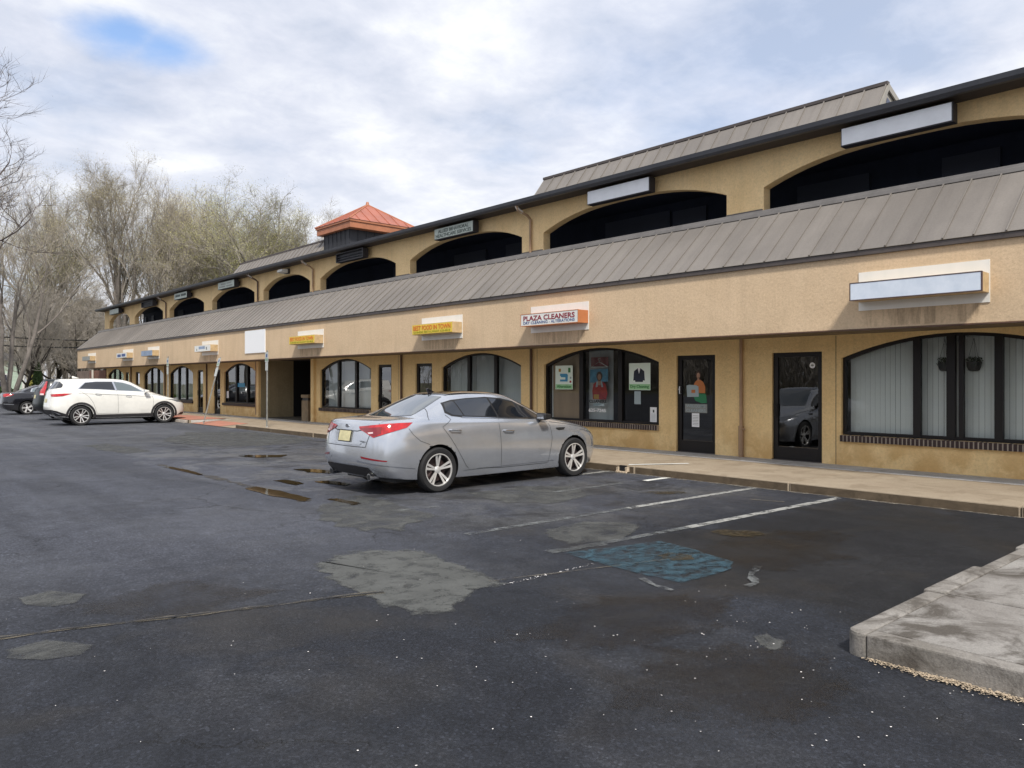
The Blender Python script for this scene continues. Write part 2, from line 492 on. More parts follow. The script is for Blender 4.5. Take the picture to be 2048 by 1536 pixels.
def asphalt():
    m, nt, b, out = new_mat('asphalt')
    geo = nt.n('ShaderNodeNewGeometry')
    pos = geo.outputs['Position']
    sep = nt.n('ShaderNodeSeparateXYZ')
    nt.l(pos, sep.inputs[0])
    big = nt.noise(pos, 0.22, 6, 0.62, 0.6)
    mid = nt.noise(pos, 0.8, 8, 0.68, 0.5)
    tiny = nt.noise(pos, 4.5, 6, 0.7, 0.2)
    jit = nt.math('MULTIPLY', nt.math('SUBTRACT', mid, 0.5), 2.6)

    def box(lo, hi, axis, soft):
        sh = nt.math('ADD', sep.outputs[axis], jit)
        a = nt.n('ShaderNodeMapRange', interpolation_type='SMOOTHSTEP')
        nt.l(sh, a.inputs[0])
        a.inputs[1].default_value = lo - soft; a.inputs[2].default_value = lo + soft
        c = nt.n('ShaderNodeMapRange', interpolation_type='SMOOTHSTEP')
        nt.l(sh, c.inputs[0])
        c.inputs[1].default_value = hi - soft; c.inputs[2].default_value = hi + soft
        c.inputs[3].default_value = 1.0; c.inputs[4].default_value = 0.0
        return nt.math('MULTIPLY', a.outputs[0], c.outputs[0])
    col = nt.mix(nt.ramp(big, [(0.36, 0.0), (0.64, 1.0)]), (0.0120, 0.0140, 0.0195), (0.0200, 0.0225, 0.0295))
    # paler with distance: the sky's grazing reflection painted into the colour
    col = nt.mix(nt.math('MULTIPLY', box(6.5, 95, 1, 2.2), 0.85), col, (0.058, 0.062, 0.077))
    col = nt.mix(nt.ramp(mid, [(0.50, 0.0), (0.74, 0.55)]), col, (0.052, 0.053, 0.058))
    stall = nt.math('MULTIPLY', box(5.8, 12.5, 0, 1.0), box(6.4, 26, 1, 0.7))
    col = nt.mix(nt.math('MULTIPLY', stall, nt.ramp(mid, [(0.42, 0.0), (0.58, 0.85)])), col, (0.066, 0.067, 0.070))
    col = nt.mix(nt.math('MULTIPLY', stall, nt.ramp(nt.noise(pos, 1.3, 6, 0.65, 0.6), [(0.50, 0.0), (0.62, 0.8)])), col, (0.020, 0.020, 0.022))
    far = box(22, 80, 1, 3.0)  # farthest asphalt: more sky sheen painted in as a paler tone
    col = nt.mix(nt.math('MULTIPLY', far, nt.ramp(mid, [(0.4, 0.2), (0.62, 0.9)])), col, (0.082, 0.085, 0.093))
    # new sealcoat right of the last stripe
    fresh = nt.math('MULTIPLY', box(5.4, 11.0, 0, 0.35), box(-6, 5.0, 1, 0.3))
    col = nt.mix(nt.math('MULTIPLY', fresh, 0.85), col, (0.0105, 0.0105, 0.0115))
    # wheel tracks along the aisle
    mp = nt.n('ShaderNodeMapping')
    mp.inputs['Scale'].default_value = (1.6, 0.10, 1.0)
    nt.l(pos, mp.inputs[0])
    trk = nt.ramp(nt.noise(mp.outputs[0], 1.0, 4, 0.6, 0.3), [(0.35, 0.80), (0.65, 1.18)])
    col = nt.mix(1.0, col, trk, 'MULTIPLY')
    col = nt.mix(1.0, col, nt.ramp(tiny, [(0.3, 0.80), (0.7, 1.22)]), 'MULTIPLY')
    # brown damp stains near the photographer
    st = nt.ramp(nt.noise(pos, 0.62, 5, 0.58, 0.5), [(0.53, 0.0), (0.66, 1.0)])
    near = box(-3, 7, 1, 1.0)
    damp_b = nt.math('MULTIPLY', nt.math('MULTIPLY', st, near), 0.6)
    col = nt.mix(damp_b, col, (0.014, 0.0105, 0.0065))
    # hairline cracks
    ds = nt.n('ShaderNodeVectorMath', operation='SCALE')
    ds.inputs['Scale'].default_value = 0.9
    nt.l(nt.noise(pos, 1.1, 6, 0.7, 0, 1), ds.inputs[0])
    dv = nt.n('ShaderNodeVectorMath', operation='ADD')
    nt.l(pos, dv.inputs[0]); nt.l(ds.outputs[0], dv.inputs[1])
    vc = nt.n('ShaderNodeTexVoronoi', feature='DISTANCE_TO_EDGE')
    vc.inputs['Scale'].default_value = 0.42
    nt.l(dv.outputs[0], vc.inputs['Vector'])
    ck = nt.ramp(vc.outputs['Distance'], [(0.0, 1.0), (0.0045, 0.0)])
    ckm = nt.math('MULTIPLY', ck, nt.ramp(nt.noise(pos, 0.3, 3, 0.5), [(0.46, 0.0), (0.58, 0.8)]))
    col = nt.mix(ckm, col, (0.008, 0.008, 0.008))
    # aggregate
    vo = nt.n('ShaderNodeTexVoronoi')
    vo.inputs['Scale'].default_value = 75.0
    nt.l(pos, vo.inputs['Vector'])
    agg = nt.ramp(vo.outputs['Color'], [(0.0, 0.55), (0.55, 1.0), (0.85, 1.5), (0.985, 2.6)])
    col = nt.mix(1.0, col, agg, 'MULTIPLY')
    sp = nt.ramp(nt.noise(pos, 210, 2, 0.6), [(0.3, 0.65), (0.7, 1.35)])
    col = nt.mix(1.0, col, sp, 'MULTIPLY')
    nt.l(col, b.inputs['Base Color'])
    dampn = nt.ramp(nt.noise(pos, 0.35, 6, 0.62, 0.5), [(0.44, 0.0), (0.60, 1.0)])
    damp2 = nt.math('MULTIPLY', box(5.2, 11.4, 0, 0.5), box(8.0, 20, 1, 1.0))
    damp = nt.math('MAXIMUM', nt.math('MULTIPLY', dampn, 0.5), nt.math('MULTIPLY', damp2, nt.ramp(mid, [(0.44, 0.0), (0.55, 1.0)])))
    damp = nt.math('MAXIMUM', damp, nt.math('MULTIPLY', damp_b, 0.8))
    nt.l(nt.math('SUBTRACT', 0.80, nt.math('MULTIPLY', damp, 0.38)), b.inputs['Roughness'])
    nt.l(nt.math('ADD', 0.28, nt.math('MULTIPLY', damp, 0.3)), b.inputs['Specular IOR Level'])
    bn = nt.n('ShaderNodeBump')
    bn.inputs['Strength'].default_value = 0.8
    bn.inputs['Distance'].default_value = 0.008
    hh = nt.math('ADD', nt.noise(pos, 120, 3, 0.7), nt.math('SUBTRACT', nt.math('MULTIPLY', mid, 1.5), nt.math('MULTIPLY', ckm, 2.0)))
    nt.l(hh, bn.inputs['Height'])
    nt.l(bn.outputs[0], b.inputs['Normal'])


asphalt()


def concrete(name, c1, c2, stain, amt, scale=1.2):
    m, nt, b, out = new_mat(name)
    geo = nt.n('ShaderNodeNewGeometry')
    pos = geo.outputs['Position']
    f = nt.ramp(nt.noise(pos, scale, 6, 0.62, 0.4), [(0.36, 0.0), (0.64, 1.0)])
    col = nt.mix(f, c1, c2)
    s = nt.ramp(nt.noise(pos, scale * 1.7, 7, 0.7, 0.8), [(0.48, 0.0), (0.62, amt)])
    col = nt.mix(s, col, stain)
    sp = nt.ramp(nt.noise(pos, 90, 3, 0.75), [(0.25, 0.72), (0.75, 1.25)])
    col = nt.mix(1.0, col, sp, 'MULTIPLY')
    nt.l(col, b.inputs['Base Color'])
    b.inputs['Roughness'].default_value = 0.92
    b.inputs['Specular IOR Level'].default_value = 0.3
    bn = nt.n('ShaderNodeBump')
    bn.inputs['Strength'].default_value = 0.6
    bn.inputs['Distance'].default_value = 0.01
    nt.l(nt.math('ADD', nt.noise(pos, 60, 4, 0.7), nt.math('MULTIPLY', nt.noise(pos, 8, 3, 0.6), 0.8)), bn.inputs['Height'])
    nt.l(bn.outputs[0], b.inputs['Normal'])


concrete('sidewalk_tan', (0.35, 0.288, 0.212), (0.30, 0.242, 0.175), (0.20, 0.155, 0.105), 0.5)
concrete('sidewalk_grey', (0.58, 0.57, 0.55), (0.50, 0.49, 0.47), (0.2, 0.17, 0.13), 0.4)
concrete('curb_tan', (0.13, 0.098, 0.065), (0.095, 0.070, 0.045), (0.06, 0.045, 0.03), 0.6, 2.0)
concrete('island_top', (0.30, 0.285, 0.265), (0.18, 0.165, 0.15), (0.060, 0.050, 0.040), 0.85, 1.0)
concrete('island_curb', (0.28, 0.262, 0.24), (0.18, 0.165, 0.145), (0.07, 0.06, 0.05), 0.75, 2.0)
concrete('ramp_red', (0.46, 0.20, 0.14), (0.40, 0.17, 0.12), (0.30, 0.2, 0.15), 0.5, 2.0)
concrete('passage_floor', (0.17, 0.155, 0.12), (0.13, 0.12, 0.095), (0.1, 0.08, 0.06), 0.5)


def worn(name, c, lo, hi, scale=5.0, rough=0.8, maxa=1.0, edge=None, stretch=None):
    """paint or patch that is worn through in places to what lies below"""
    m, nt, b, out = new_mat(name)
    geo = nt.n('ShaderNodeNewGeometry')
    pos = geo.outputs['Position']
    v = pos
    if stretch:
        mp = nt.n('ShaderNodeMapping')
        mp.inputs['Scale'].default_value = stretch
        nt.l(pos, mp.inputs[0])
        v = mp.outputs[0]
    n = nt.noise(v, scale, 7, 0.72, 0.4)
    a = nt.ramp(n, [(lo, 0.0), (hi, maxa)])
    if edge:
        at = nt.n('ShaderNodeAttribute', attribute_name='edge')
        e = nt.math('ADD', at.outputs['Fac'], nt.math('MULTIPLY', nt.math('SUBTRACT', nt.noise(pos, 3.5, 6, 0.7), 0.5), edge))
        e = nt.ramp(e, [(0.20, 0.0), (0.42, 1.0)])
        a = nt.math('MULTIPLY', a, e)
    sp = nt.ramp(nt.noise(pos, 110, 3, 0.75), [(0.25, 0.7), (0.75, 1.25)])
    col = nt.mix(1.0, c, sp, 'MULTIPLY')
    col = nt.mix(1.0, col, nt.ramp(nt.noise(pos, 2.5, 4, 0.6), [(0.3, 0.78), (0.7, 1.15)]), 'MULTIPLY')
    nt.l(col, b.inputs['Base Color'])
    b.inputs['Roughness'].default_value = rough
    nt.l(a, b.inputs['Alpha'])
    bn = nt.n('ShaderNodeBump')
    bn.inputs['Strength'].default_value = 0.5
    bn.inputs['Distance'].default_value = 0.006
    nt.l(nt.noise(pos, 130, 3, 0.7), bn.inputs['Height'])
    nt.l(bn.outputs[0], b.inputs['Normal'])
    return m, nt, b


worn('paint_white_worn', (0.36, 0.36, 0.34), 0.36, 0.50, 6, maxa=0.85)
worn('paint_white_faint', (0.17, 0.18, 0.18), 0.40, 0.60, 5, maxa=0.70)
worn('paint_white_fresh', (0.72, 0.72, 0.68), 0.20, 0.34, 9, maxa=1.0)
worn('paint_blue_worn', (0.038, 0.092, 0.125), 0.38, 0.62, 7.0, maxa=0.78, edge=0.9, stretch=(0.9, 1.2, 1))
worn('patch_pale', (0.090, 0.093, 0.088), 0.22, 0.50, 5, maxa=0.92, edge=1.6)
worn('patch_soft', (0.080, 0.082, 0.078), 0.30, 0.58, 3.0, maxa=0.85, edge=1.1)
worn('silt', (0.15, 0.13, 0.095), 0.36, 0.60, 9, maxa=0.7, edge=0.9)
worn('mud', (0.048, 0.036, 0.016), 0.34, 0.60, 5, maxa=0.75, edge=1.1, rough=0.4)
worn('drip_stain', (0.14, 0.105, 0.065), 0.44, 0.70, 2.2, maxa=0.42, edge=0.5, stretch=(1, 5, 0.45))
worn('damp_stain', (0.018, 0.0125, 0.007), 0.30, 0.70, 1.6, maxa=0.60, edge=1.5, rough=0.42)
worn('sand_fringe', (0.30, 0.27, 0.22), 0.44, 0.62, 14, maxa=0.8)


def puddle_mat():
    m, nt, b = worn('puddle', (0.050, 0.036, 0.018), 0.05, 0.1, 3, rough=0.04, edge=0.9)
    for l in list(m.node_tree.links):
        if l.to_socket == b.inputs['Normal']:
            m.node_tree.links.remove(l)


puddle_mat()


def cracks(m_name):
    """crazed cracks over the pale patch"""
    m = MATS[m_name]
    nt = NT.__new__(NT)
    nt.t = m.node_tree
    b = [n for n in m.node_tree.nodes if n.type == 'BSDF_PRINCIPLED'][0]
    geo = nt.n('ShaderNodeNewGeometry')
    dist = nt.n('ShaderNodeVectorMath', operation='ADD')
    nz = nt.noise(geo.outputs['Position'], 3, 4, 0.7, out=1)
    sc = nt.n('ShaderNodeVectorMath', operation='SCALE')
    sc.inputs['Scale'].default_value = 0.25
    nt.l(nz, sc.inputs[0])
    nt.l(geo.outputs['Position'], dist.inputs[0]); nt.l(sc.outputs[0], dist.inputs[1])
    vo = nt.n('ShaderNodeTexVoronoi', feature='DISTANCE_TO_EDGE')
    vo.inputs['Scale'].default_value = 3.2
    nt.l(dist.outputs[0], vo.inputs['Vector'])
    f = nt.ramp(vo.outputs['Distance'], [(0.0, 0.45), (0.011, 1.0)])
    old = b.inputs['Base Color'].links[0].from_socket
    nt.l(nt.mix(1.0, old, f, 'MULTIPLY'), b.inputs['Base Color'])


cracks('patch_pale')


def ground_mat():
    m, nt, b, out = new_mat('lawn_ground')
    geo = nt.n('ShaderNodeNewGeometry')
    pos = geo.outputs['Position']
    f = nt.ramp(nt.noise(pos, 0.15, 6, 0.6), [(0.40, 0.0), (0.6, 1.0)])
    col = nt.mix(f, (0.085, 0.11, 0.04), (0.16, 0.13, 0.085))
    col = nt.mix(1.0, col, nt.ramp(nt.noise(pos, 6, 5, 0.7), [(0.3, 0.7), (0.7, 1.3)]), 'MULTIPLY')
    nt.l(col, b.inputs['Base Color'])
    b.inputs['Roughness'].default_value = 0.95


ground_mat()

# ------------------------------------------------------------------ mesh helpers


def setp(o, label=None, cat=None, group=None, kind=None):
    if label: o['label'] = label
    if cat: o['category'] = cat
    if group: o['group'] = group
    if kind: o['kind'] = kind
    return o


def empty(name, loc=(0, 0, 0), rz=0.0, label=None, cat=None, group=None, parent=None):
    o = bpy.data.objects.new(name, None)
    COL.objects.link(o)
    o.location = loc
    o.rotation_euler = (0, 0, rz)
    o.empty_display_size = 0.2
    if parent: o.parent = parent
    return setp(o, label, cat, group)


def wloc(o):
    p = Vector((0, 0, 0))
    while o is not None:
        p += Vector(o.location)
        o = o.parent
    return p


class MB:
    def __init__(self):
        self.v = []; self.f = []; self.m = []

    def add(self, vs, fs, mi=0):
        b = len(self.v)
        self.v += [tuple(p) for p in vs]
        self.f += [tuple(b + i for i in f) for f in fs]
        self.m += [mi] * len(fs)

    def quad(self, a, b, c, d, mi=0):
        self.add((a, b, c, d), ((0, 1, 2, 3),), mi)

    def box(self, x0, x1, y0, y1, z0, z1, mi=0):
        vs = [(x0, y0, z0), (x1, y0, z0), (x1, y1, z0), (x0, y1, z0), (x0, y0, z1), (x1, y0, z1), (x1, y1, z1), (x0, y1, z1)]
        fs = ((0, 3, 2, 1), (4, 5, 6, 7), (0, 1, 5, 4), (1, 2, 6, 5), (2, 3, 7, 6), (3, 0, 4, 7))
        self.add(vs, fs, mi)

    def prism_y(self, poly, y0, y1, mi=0):
        """poly: (x,z) points, extruded along y"""
        n = len(poly)
        vs = [(x, y0, z) for x, z in poly] + [(x, y1, z) for x, z in poly]
        fs = [tuple(range(n)), tuple(range(2 * n - 1, n - 1, -1))]
        fs += [(i + n, (i + 1) % n + n, (i + 1) % n, i) for i in range(n)]
        self.add(vs, fs, mi)

    def prism_x(self, poly, x0, x1, mi=0):
        """poly: (y,z) points, extruded along x"""
        n = len(poly)
        vs = [(x0, y, z) for y, z in poly] + [(x1, y, z) for y, z in poly]
        fs = [tuple(range(n - 1, -1, -1)), tuple(range(n, 2 * n))]
        fs += [(i, (i + 1) % n, (i + 1) % n + n, i + n) for i in range(n)]
        self.add(vs, fs, mi)

    def prism_z(self, poly, z0, z1, mi=0):
        n = len(poly)
        vs = [(x, y, z0) for x, y in poly] + [(x, y, z1) for x, y in poly]
        fs = [tuple(range(n - 1, -1, -1)), tuple(range(n, 2 * n))]
        fs += [(i, (i + 1) % n, (i + 1) % n + n, i + n) for i in range(n)]
        self.add(vs, fs, mi)

    def tube(self, pts, rad, n=8, mi=0, caps=True):
        pts = [Vector(p) for p in pts]
        if not hasattr(rad, '__len__'):
            rad = [rad] * len(pts)
        vs = []
        prev = None
        for i, p in enumerate(pts):
            if i == 0: t = pts[1] - pts[0]
            elif i == len(pts) - 1: t = pts[-1] - pts[-2]
            else: t = pts[i + 1] - pts[i - 1]
            t.normalize()
            if prev is None:
                u = t.orthogonal().normalized()
            else:
                u = (prev - t * prev.dot(t))
                u = u.normalized() if u.length > 1e-6 else t.orthogonal().normalized()
            prev = u
            w = t.cross(u)
            for k in range(n):
                a = 2 * math.pi * k / n
                vs.append(p + (u * math.cos(a) + w * math.sin(a)) * rad[i])
        fs = []
        for i in range(len(pts) - 1):
            for k in range(n):
                a = i * n + k; b2 = i * n + (k + 1) % n
                fs.append((a, b2, b2 + n, a + n))
        if caps:
            fs.append(tuple(range(n - 1, -1, -1)))
            fs.append(tuple(range((len(pts) - 1) * n, len(pts) * n)))
        self.add(vs, fs, mi)

    def lathe_y(self, prof, cx, cz, n=32, mi=0, close=False):
        """profile (radius, y) revolved round the y-parallel axis through (cx, cz)"""
        vs = []
        for r, y in prof:
            for k in range(n):
                a = 2 * math.pi * k / n
                vs.append((cx + r * math.cos(a), y, cz + r * math.sin(a)))
        fs = []
        m = len(prof)
        rng = m if close else m - 1
        for i in range(rng):
            j = (i + 1) % m
            for k in range(n):
                fs.append((i * n + k, i * n + (k + 1) % n, j * n + (k + 1) % n, j * n + k))
        self.add(vs, fs, mi)

    def build(self, name, mats, parent=None, smooth=False, bevel=0.0, local=False, loc=None, angle=35):
        me = bpy.data.meshes.new(name)
        me.from_pydata(self.v, [], self.f)
        if isinstance(mats, str): mats = [mats]
        for mm in mats: me.materials.append(MATS[mm])
        if len(mats) > 1:
            me.polygons.foreach_set('material_index', self.m)
        bm = bmesh.new(); bm.from_mesh(me)
        bmesh.ops.recalc_face_normals(bm, faces=bm.faces)
        if bevel > 0:
            es = [e for e in bm.edges if len(e.link_faces) == 2 and e.calc_face_angle(0) > math.radians(angle)]
            bmesh.ops.bevel(bm, geom=es, offset=bevel, segments=2, profile=0.6, affect='EDGES', clamp_overlap=True)
        bm.to_mesh(me); bm.free()
        if smooth:
            for p in me.polygons: p.use_smooth = True
            try:
                me.set_sharp_from_angle(angle=math.radians(angle))
            except Exception:
                pass
        me.update()
        o = bpy.data.objects.new(name, me)
        COL.objects.link(o)
        if parent:
            o.parent = parent
            if not local:
                o.location = -wloc(parent)
        if loc is not None:
            o.location = loc
        return o


def link_mesh(name, me, parent=None, loc=(0, 0, 0), rot=None, scale=None):
    o = bpy.data.objects.new(name, me)
    COL.objects.link(o)
    if parent: o.parent = parent
    o.location = loc
    if rot: o.rotation_euler = rot
    if scale: o.scale = scale
    return o


def copy_tree(o, parent=None):
    c = o.copy()
    COL.objects.link(c)
    c.parent = parent
    for ch in list(o.children):
        copy_tree(ch, c)
    return c


def text_mesh(body, width, height, depth=0.003, bold=0.0):
    """lettering as a mesh in the x/y plane, centred, scaled to the given box"""
    cu = bpy.data.curves.new('lettering', 'FONT')
    cu.body = body
    cu.align_x = 'CENTER'; cu.align_y = 'CENTER'
    cu.extrude = 0.01
    cu.offset = bold
    cu.resolution_u = 3
    o = bpy.data.objects.new('lettering_tmp', cu)
    COL.objects.link(o)
    dg = bpy.context.evaluated_depsgraph_get()
    me = bpy.data.meshes.new_from_object(o.evaluated_get(dg))
    bpy.data.objects.remove(o)
    bpy.data.curves.remove(cu)
    xs = [v.co.x for v in me.vertices]; ys = [v.co.y for v in me.vertices]; zs = [v.co.z for v in me.vertices]
    cx = (min(xs) + max(xs)) / 2; cy = (min(ys) + max(ys)) / 2; zm = min(zs)
    sx = width / (max(xs) - min(xs)); sy = height / (max(ys) - min(ys)); sz = depth / max(1e-6, max(zs) - zm)
    for v in me.vertices:
        v.co = ((v.co.x - cx) * sx, (v.co.y - cy) * sy, (v.co.z - zm) * sz)
    return me


def text_on_x(name, body, w, h, mat, parent, x, y, z, bold=0.0):
    """lettering on a plane facing -X; reads left to right towards -Y"""
    me = text_mesh(body, w, h, 0.004, bold)
    me.materials.append(MATS[mat])
    R = Matrix(((0, 0, -1), (-1, 0, 0), (0, 1, 0)))
    for v in me.vertices:
        v.co = R @ v.co
    base = wloc(parent)
    return link_mesh(name, me, parent, Vector((x, y, z)) - base)

# ------------------------------------------------------------------ ground, lot, markings
YE = 56.0     # far end of the building
YS = -8.0     # near end (behind the camera's right)


def patch(name, pts, z, mat, inner=0.5, label=None, wob=0.0, seed=1, kind='structure', parent=None):
    """flat irregular patch; the vertex attribute 'edge' fades from 1 inside to 0 on the rim"""
    rnd = random.Random(seed)
    n = len(pts)
    # refine the outline
    out = []
    for i in range(n):
        a = Vector(pts[i]); b = Vector(pts[(i + 1) % n])
        for k in range(4):
            t = k / 4
            p = a.lerp(b, t)
            out.append(Vector((p.x + rnd.uniform(-wob, wob), p.y + rnd.uniform(-wob, wob))))
    c = sum(out, Vector((0, 0))) / len(out)
    m = len(out)
    vs = [(c.x, c.y, z)]
    ev = [1.0]
    for f, e in ((inner * 0.6, 1.0), (inner, 1.0), (1.0, 0.0)):
        for p in out:
            q = c.lerp(p, f)
            vs.append((q.x, q.y, z)); ev.append(e)
    fs = [(0, 1 + i, 1 + (i + 1) % m) for i in range(m)]
    for r in range(2):
        for i in range(m):
            a = 1 + r * m + i; b = 1 + r * m + (i + 1) % m
            fs.append((a, a + m, b + m, b))
    me = bpy.data.meshes.new(name)
    me.from_pydata(vs, [], fs)
    me.materials.append(MATS[mat])
    at = me.attributes.new('edge', 'FLOAT', 'POINT')
    at.data.foreach_set('value', ev)
    bm = bmesh.new(); bm.from_mesh(me)
    bmesh.ops.recalc_face_normals(bm, faces=bm.faces)
    for f in bm.faces:
        if f.normal.z < 0: f.normal_flip()
    bm.to_mesh(me); bm.free()
    o = bpy.data.objects.new(name, me)
    COL.objects.link(o)
    setp(o, label, None, None, kind)
    return o


def ribbon(name, pts, width, z, mat, label=None, seed=3, wob=0.0, vary=0.0):
    """flat strip along a polyline, refined, with 'edge' = 1 on the middle and 0 on the rims"""
    rnd = random.Random(seed)
    P = []
    for i in range(len(pts) - 1):
        a = Vector(pts[i]); b = Vector(pts[i + 1])
        k = max(2, int((b - a).length / 0.18))
        for j in range(k):
            P.append(a.lerp(b, j / k))
    P.append(Vector(pts[-1]))
    vs = []; ev = []
    for i, p in enumerate(P):
        t = (P[min(i + 1, len(P) - 1)] - P[max(i - 1, 0)]).normalized()
        nrm = Vector((-t.y, t.x))
        off = rnd.uniform(-wob, wob)
        w = width / 2 * (1 + rnd.uniform(-vary, vary))
        q = p + nrm * off
        for s, e in ((-1, 0.0), (-0.4, 1.0), (0.4, 1.0), (1, 0.0)):
            r = q + nrm * w * s
            vs.append((r.x, r.y, z)); ev.append(e)
    fs = []
    for i in range(len(P) - 1):
        for k in range(3):
            a = i * 4 + k
            fs.append((a, a + 4, a + 5, a + 1))
    me = bpy.data.meshes.new(name)
    me.from_pydata(vs, [], fs)
    me.materials.append(MATS[mat])
    at = me.attributes.new('edge', 'FLOAT', 'POINT')
    at.data.foreach_set('value', ev)
    bm = bmesh.new(); bm.from_mesh(me)
    for f in bm.faces:
        f.normal_update()
        if f.normal.z < 0: f.normal_flip()
    bm.to_mesh(me); bm.free()
    o = bpy.data.objects.new(name, me)
    COL.objects.link(o)
    return setp(o, label, None, None, 'structure')


def grid_plane(name, x0, x1, y0, y1, z, mat, kind='structure', label=None):
    mb = MB()
    mb.quad((x0, y0, z), (x1, y0, z), (x1, y1, z), (x0, y1, z))
    o = mb.build(name, mat)
    return setp(o, label, None, None, kind)


grid_plane('ground', -500, 600, -400, 700, -0.03, 'lawn_ground', label='grass and bare earth beyond the parking lot')
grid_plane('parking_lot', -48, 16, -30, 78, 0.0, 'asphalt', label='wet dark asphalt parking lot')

# painted lines
ribbon('parking_stripe', [(5.3, 6.66), (8.0, 6.60)], 0.11, 0.006, 'paint_white_faint')
ribbon('parking_stripe', [(8.0, 6.60), (11.03, 6.52)], 0.11, 0.006, 'paint_white_worn')
ribbon('parking_stripe', [(5.45, 5.40), (6.5, 5.32), (7.5, 5.27)], 0.11, 0.006, 'paint_white_faint')
ribbon('parking_stripe', [(7.45, 5.27), (10.98, 5.14)], 0.12, 0.006, 'paint_white_worn', vary=0.1)
ribbon('parking_stripe', [(10.42, 8.23), (11.07, 8.23)], 0.12, 0.006, 'paint_white_fresh')
ribbon('parking_stripe', [(8.3, 8.30), (9.9, 8.30)], 0.10, 0.006, 'paint_white_faint')
ribbon('parking_stripe', [(9.95, 9.57), (11.05, 9.57)], 0.11, 0.006, 'paint_white_worn')
ribbon('parking_stripe', [(5.5, 8.5), (6.2, 8.4)], 0.09, 0.006, 'paint_white_faint')
ribbon('parking_stripe', [(5.35, 5.42), (6.05, 5.33)], 0.14, 0.006, 'paint_white_faint', vary=0.4)
for i, yy in enumerate((12.3, 15.3, 18.3, 21.3, 24.2, 32.2, 35.6, 40.7, 44.7, 48.6)):
    ribbon('parking_stripe', [(5.9 + (i % 3) * 0.4, yy), (11.0, yy - 0.05)], 0.11, 0.006, 'paint_white_faint', seed=20 + i)
# faded blue accessible-space panel
patch('blue_parking_panel', [(5.42, 5.32), (6.02, 5.16), (6.62, 5.02), (6.52, 4.5), (6.35, 3.95), (6.1, 3.82), (5.7, 3.80), (5.32, 3.84), (5.33, 4.4)],
      0.008, 'paint_blue_worn', 0.9, wob=0.01, seed=5)
ribbon('parking_stripe', [(6.35, 3.72), (6.02, 3.60), (5.80, 3.42), (5.66, 3.42)], 0.07, 0.012, 'paint_white_faint', vary=0.5)
ribbon('parking_stripe', [(5.22, 4.16), (5.12, 3.95), (5.1, 3.75)], 0.06, 0.012, 'paint_white_faint', vary=0.5)
# patches of bare, pale asphalt
patch('asphalt_patch', [(3.44, 6.60), (3.66, 6.88), (4.10, 6.80), (4.55, 6.35), (4.42, 5.75), (4.38, 5.2), (4.30, 4.75), (3.85, 4.72), (3.42, 4.36), (3.14, 4.55),
                        (3.12, 5.3), (3.14, 5.80), (3.26, 6.3)], 0.005, 'patch_pale', 0.66, wob=0.05, seed=2)
patch('asphalt_patch', [(1.12, 7.05), (1.38, 7.15), (1.6, 6.8), (1.45, 6.55), (1.25, 6.58), (1.12, 6.8)], 0.005, 'patch_soft', 0.6, seed=3)
patch('asphalt_patch', [(0.84, 5.75), (1.10, 5.80), (1.34, 5.45), (1.22, 5.28), (1.0, 5.34), (0.82, 5.55)], 0.005, 'patch_soft', 0.6, seed=4)
patch('asphalt_patch', [(6.1, 6.3), (6.9, 6.35), (7.3, 5.9), (7.0, 5.5), (6.2, 5.3), (5.7, 5.5), (5.8, 6.0)], 0.005, 'patch_soft', 0.65, wob=0.05, seed=6)
patch('asphalt_patch', [(7.2, 9.1), (8.4, 9.3), (9.2, 8.7), (8.6, 7.6), (7.6, 7.4), (6.9, 8.0)], 0.005, 'patch_soft', 0.6, wob=0.1, seed=8)
patch('asphalt_patch', [(7.0, 22.5), (9.0, 26.8), (11.0, 25.0), (10.9, 20.0), (8.6, 19.0), (7.2, 20.2)], 0.005, 'patch_soft', 0.7, wob=0.2, seed=9)
patch('asphalt_patch', [(5.0, 22.8), (5.8, 23.2), (6.0, 19.5), (5.2, 19.2)], 0.005, 'patch_soft', 0.6, wob=0.1, seed=10)
patch('asphalt_patch', [(5.2, 9.8), (6.1, 10.2), (5.9, 7.8), (4.9, 7.2), (4.4, 7.6), (4.5, 8.8)], 0.005, 'patch_soft', 0.6, wob=0.1, seed=31)
patch('asphalt_patch', [(4.60, 2.76), (4.76, 2.72), (4.66, 2.50), (4.42, 2.46), (4.42, 2.60)], 0.005, 'patch_soft', 0.2, wob=0.03, seed=11)
# long crack with silt in it
crack = [(0.2, 6.22), (0.88, 6.02), (1.42, 5.86), (1.85, 5.72), (2.4, 5.55), (3.09, 5.36), (3.35, 5.27)]
ribbon('pavement_crack', crack, 0.075, 0.007, 'silt', vary=0.7, wob=0.012)
ribbon('pavement_crack', crack, 0.016, 0.010, 'gap_dark', vary=0.9, wob=0.012)
ribbon('pavement_crack', [(4.19, 4.97), (4.71, 4.82), (5.35, 4.62), (6.2, 4.4)], 0.035, 0.007, 'silt', vary=0.6, wob=0.01)
ribbon('pavement_crack', [(5.12, 16.4), (5.13, 13.0), (5.1, 10.0)], 0.16, 0.006, 'mud', vary=0.8, wob=0.04)
patch('damp_stain', [(2.9, 2.75), (3.9, 3.15), (4.8, 2.55), (4.65, 1.9), (3.9, 1.65), (3.2, 1.95)], 0.004, 'damp_stain', 0.3, wob=0.04, seed=51)
patch('damp_stain', [(3.0, 3.9), (4.6, 4.2), (5.6, 3.4), (4.7, 2.8), (3.6, 3.1)], 0.004, 'damp_stain', 0.25, wob=0.04, seed=52)
patch('damp_stain', [(6.0, 4.6), (7.9, 4.9), (9.0, 4.0), (7.2, 3.1), (5.9, 3.5)], 0.004, 'damp_stain', 0.25, wob=0.04, seed=53)
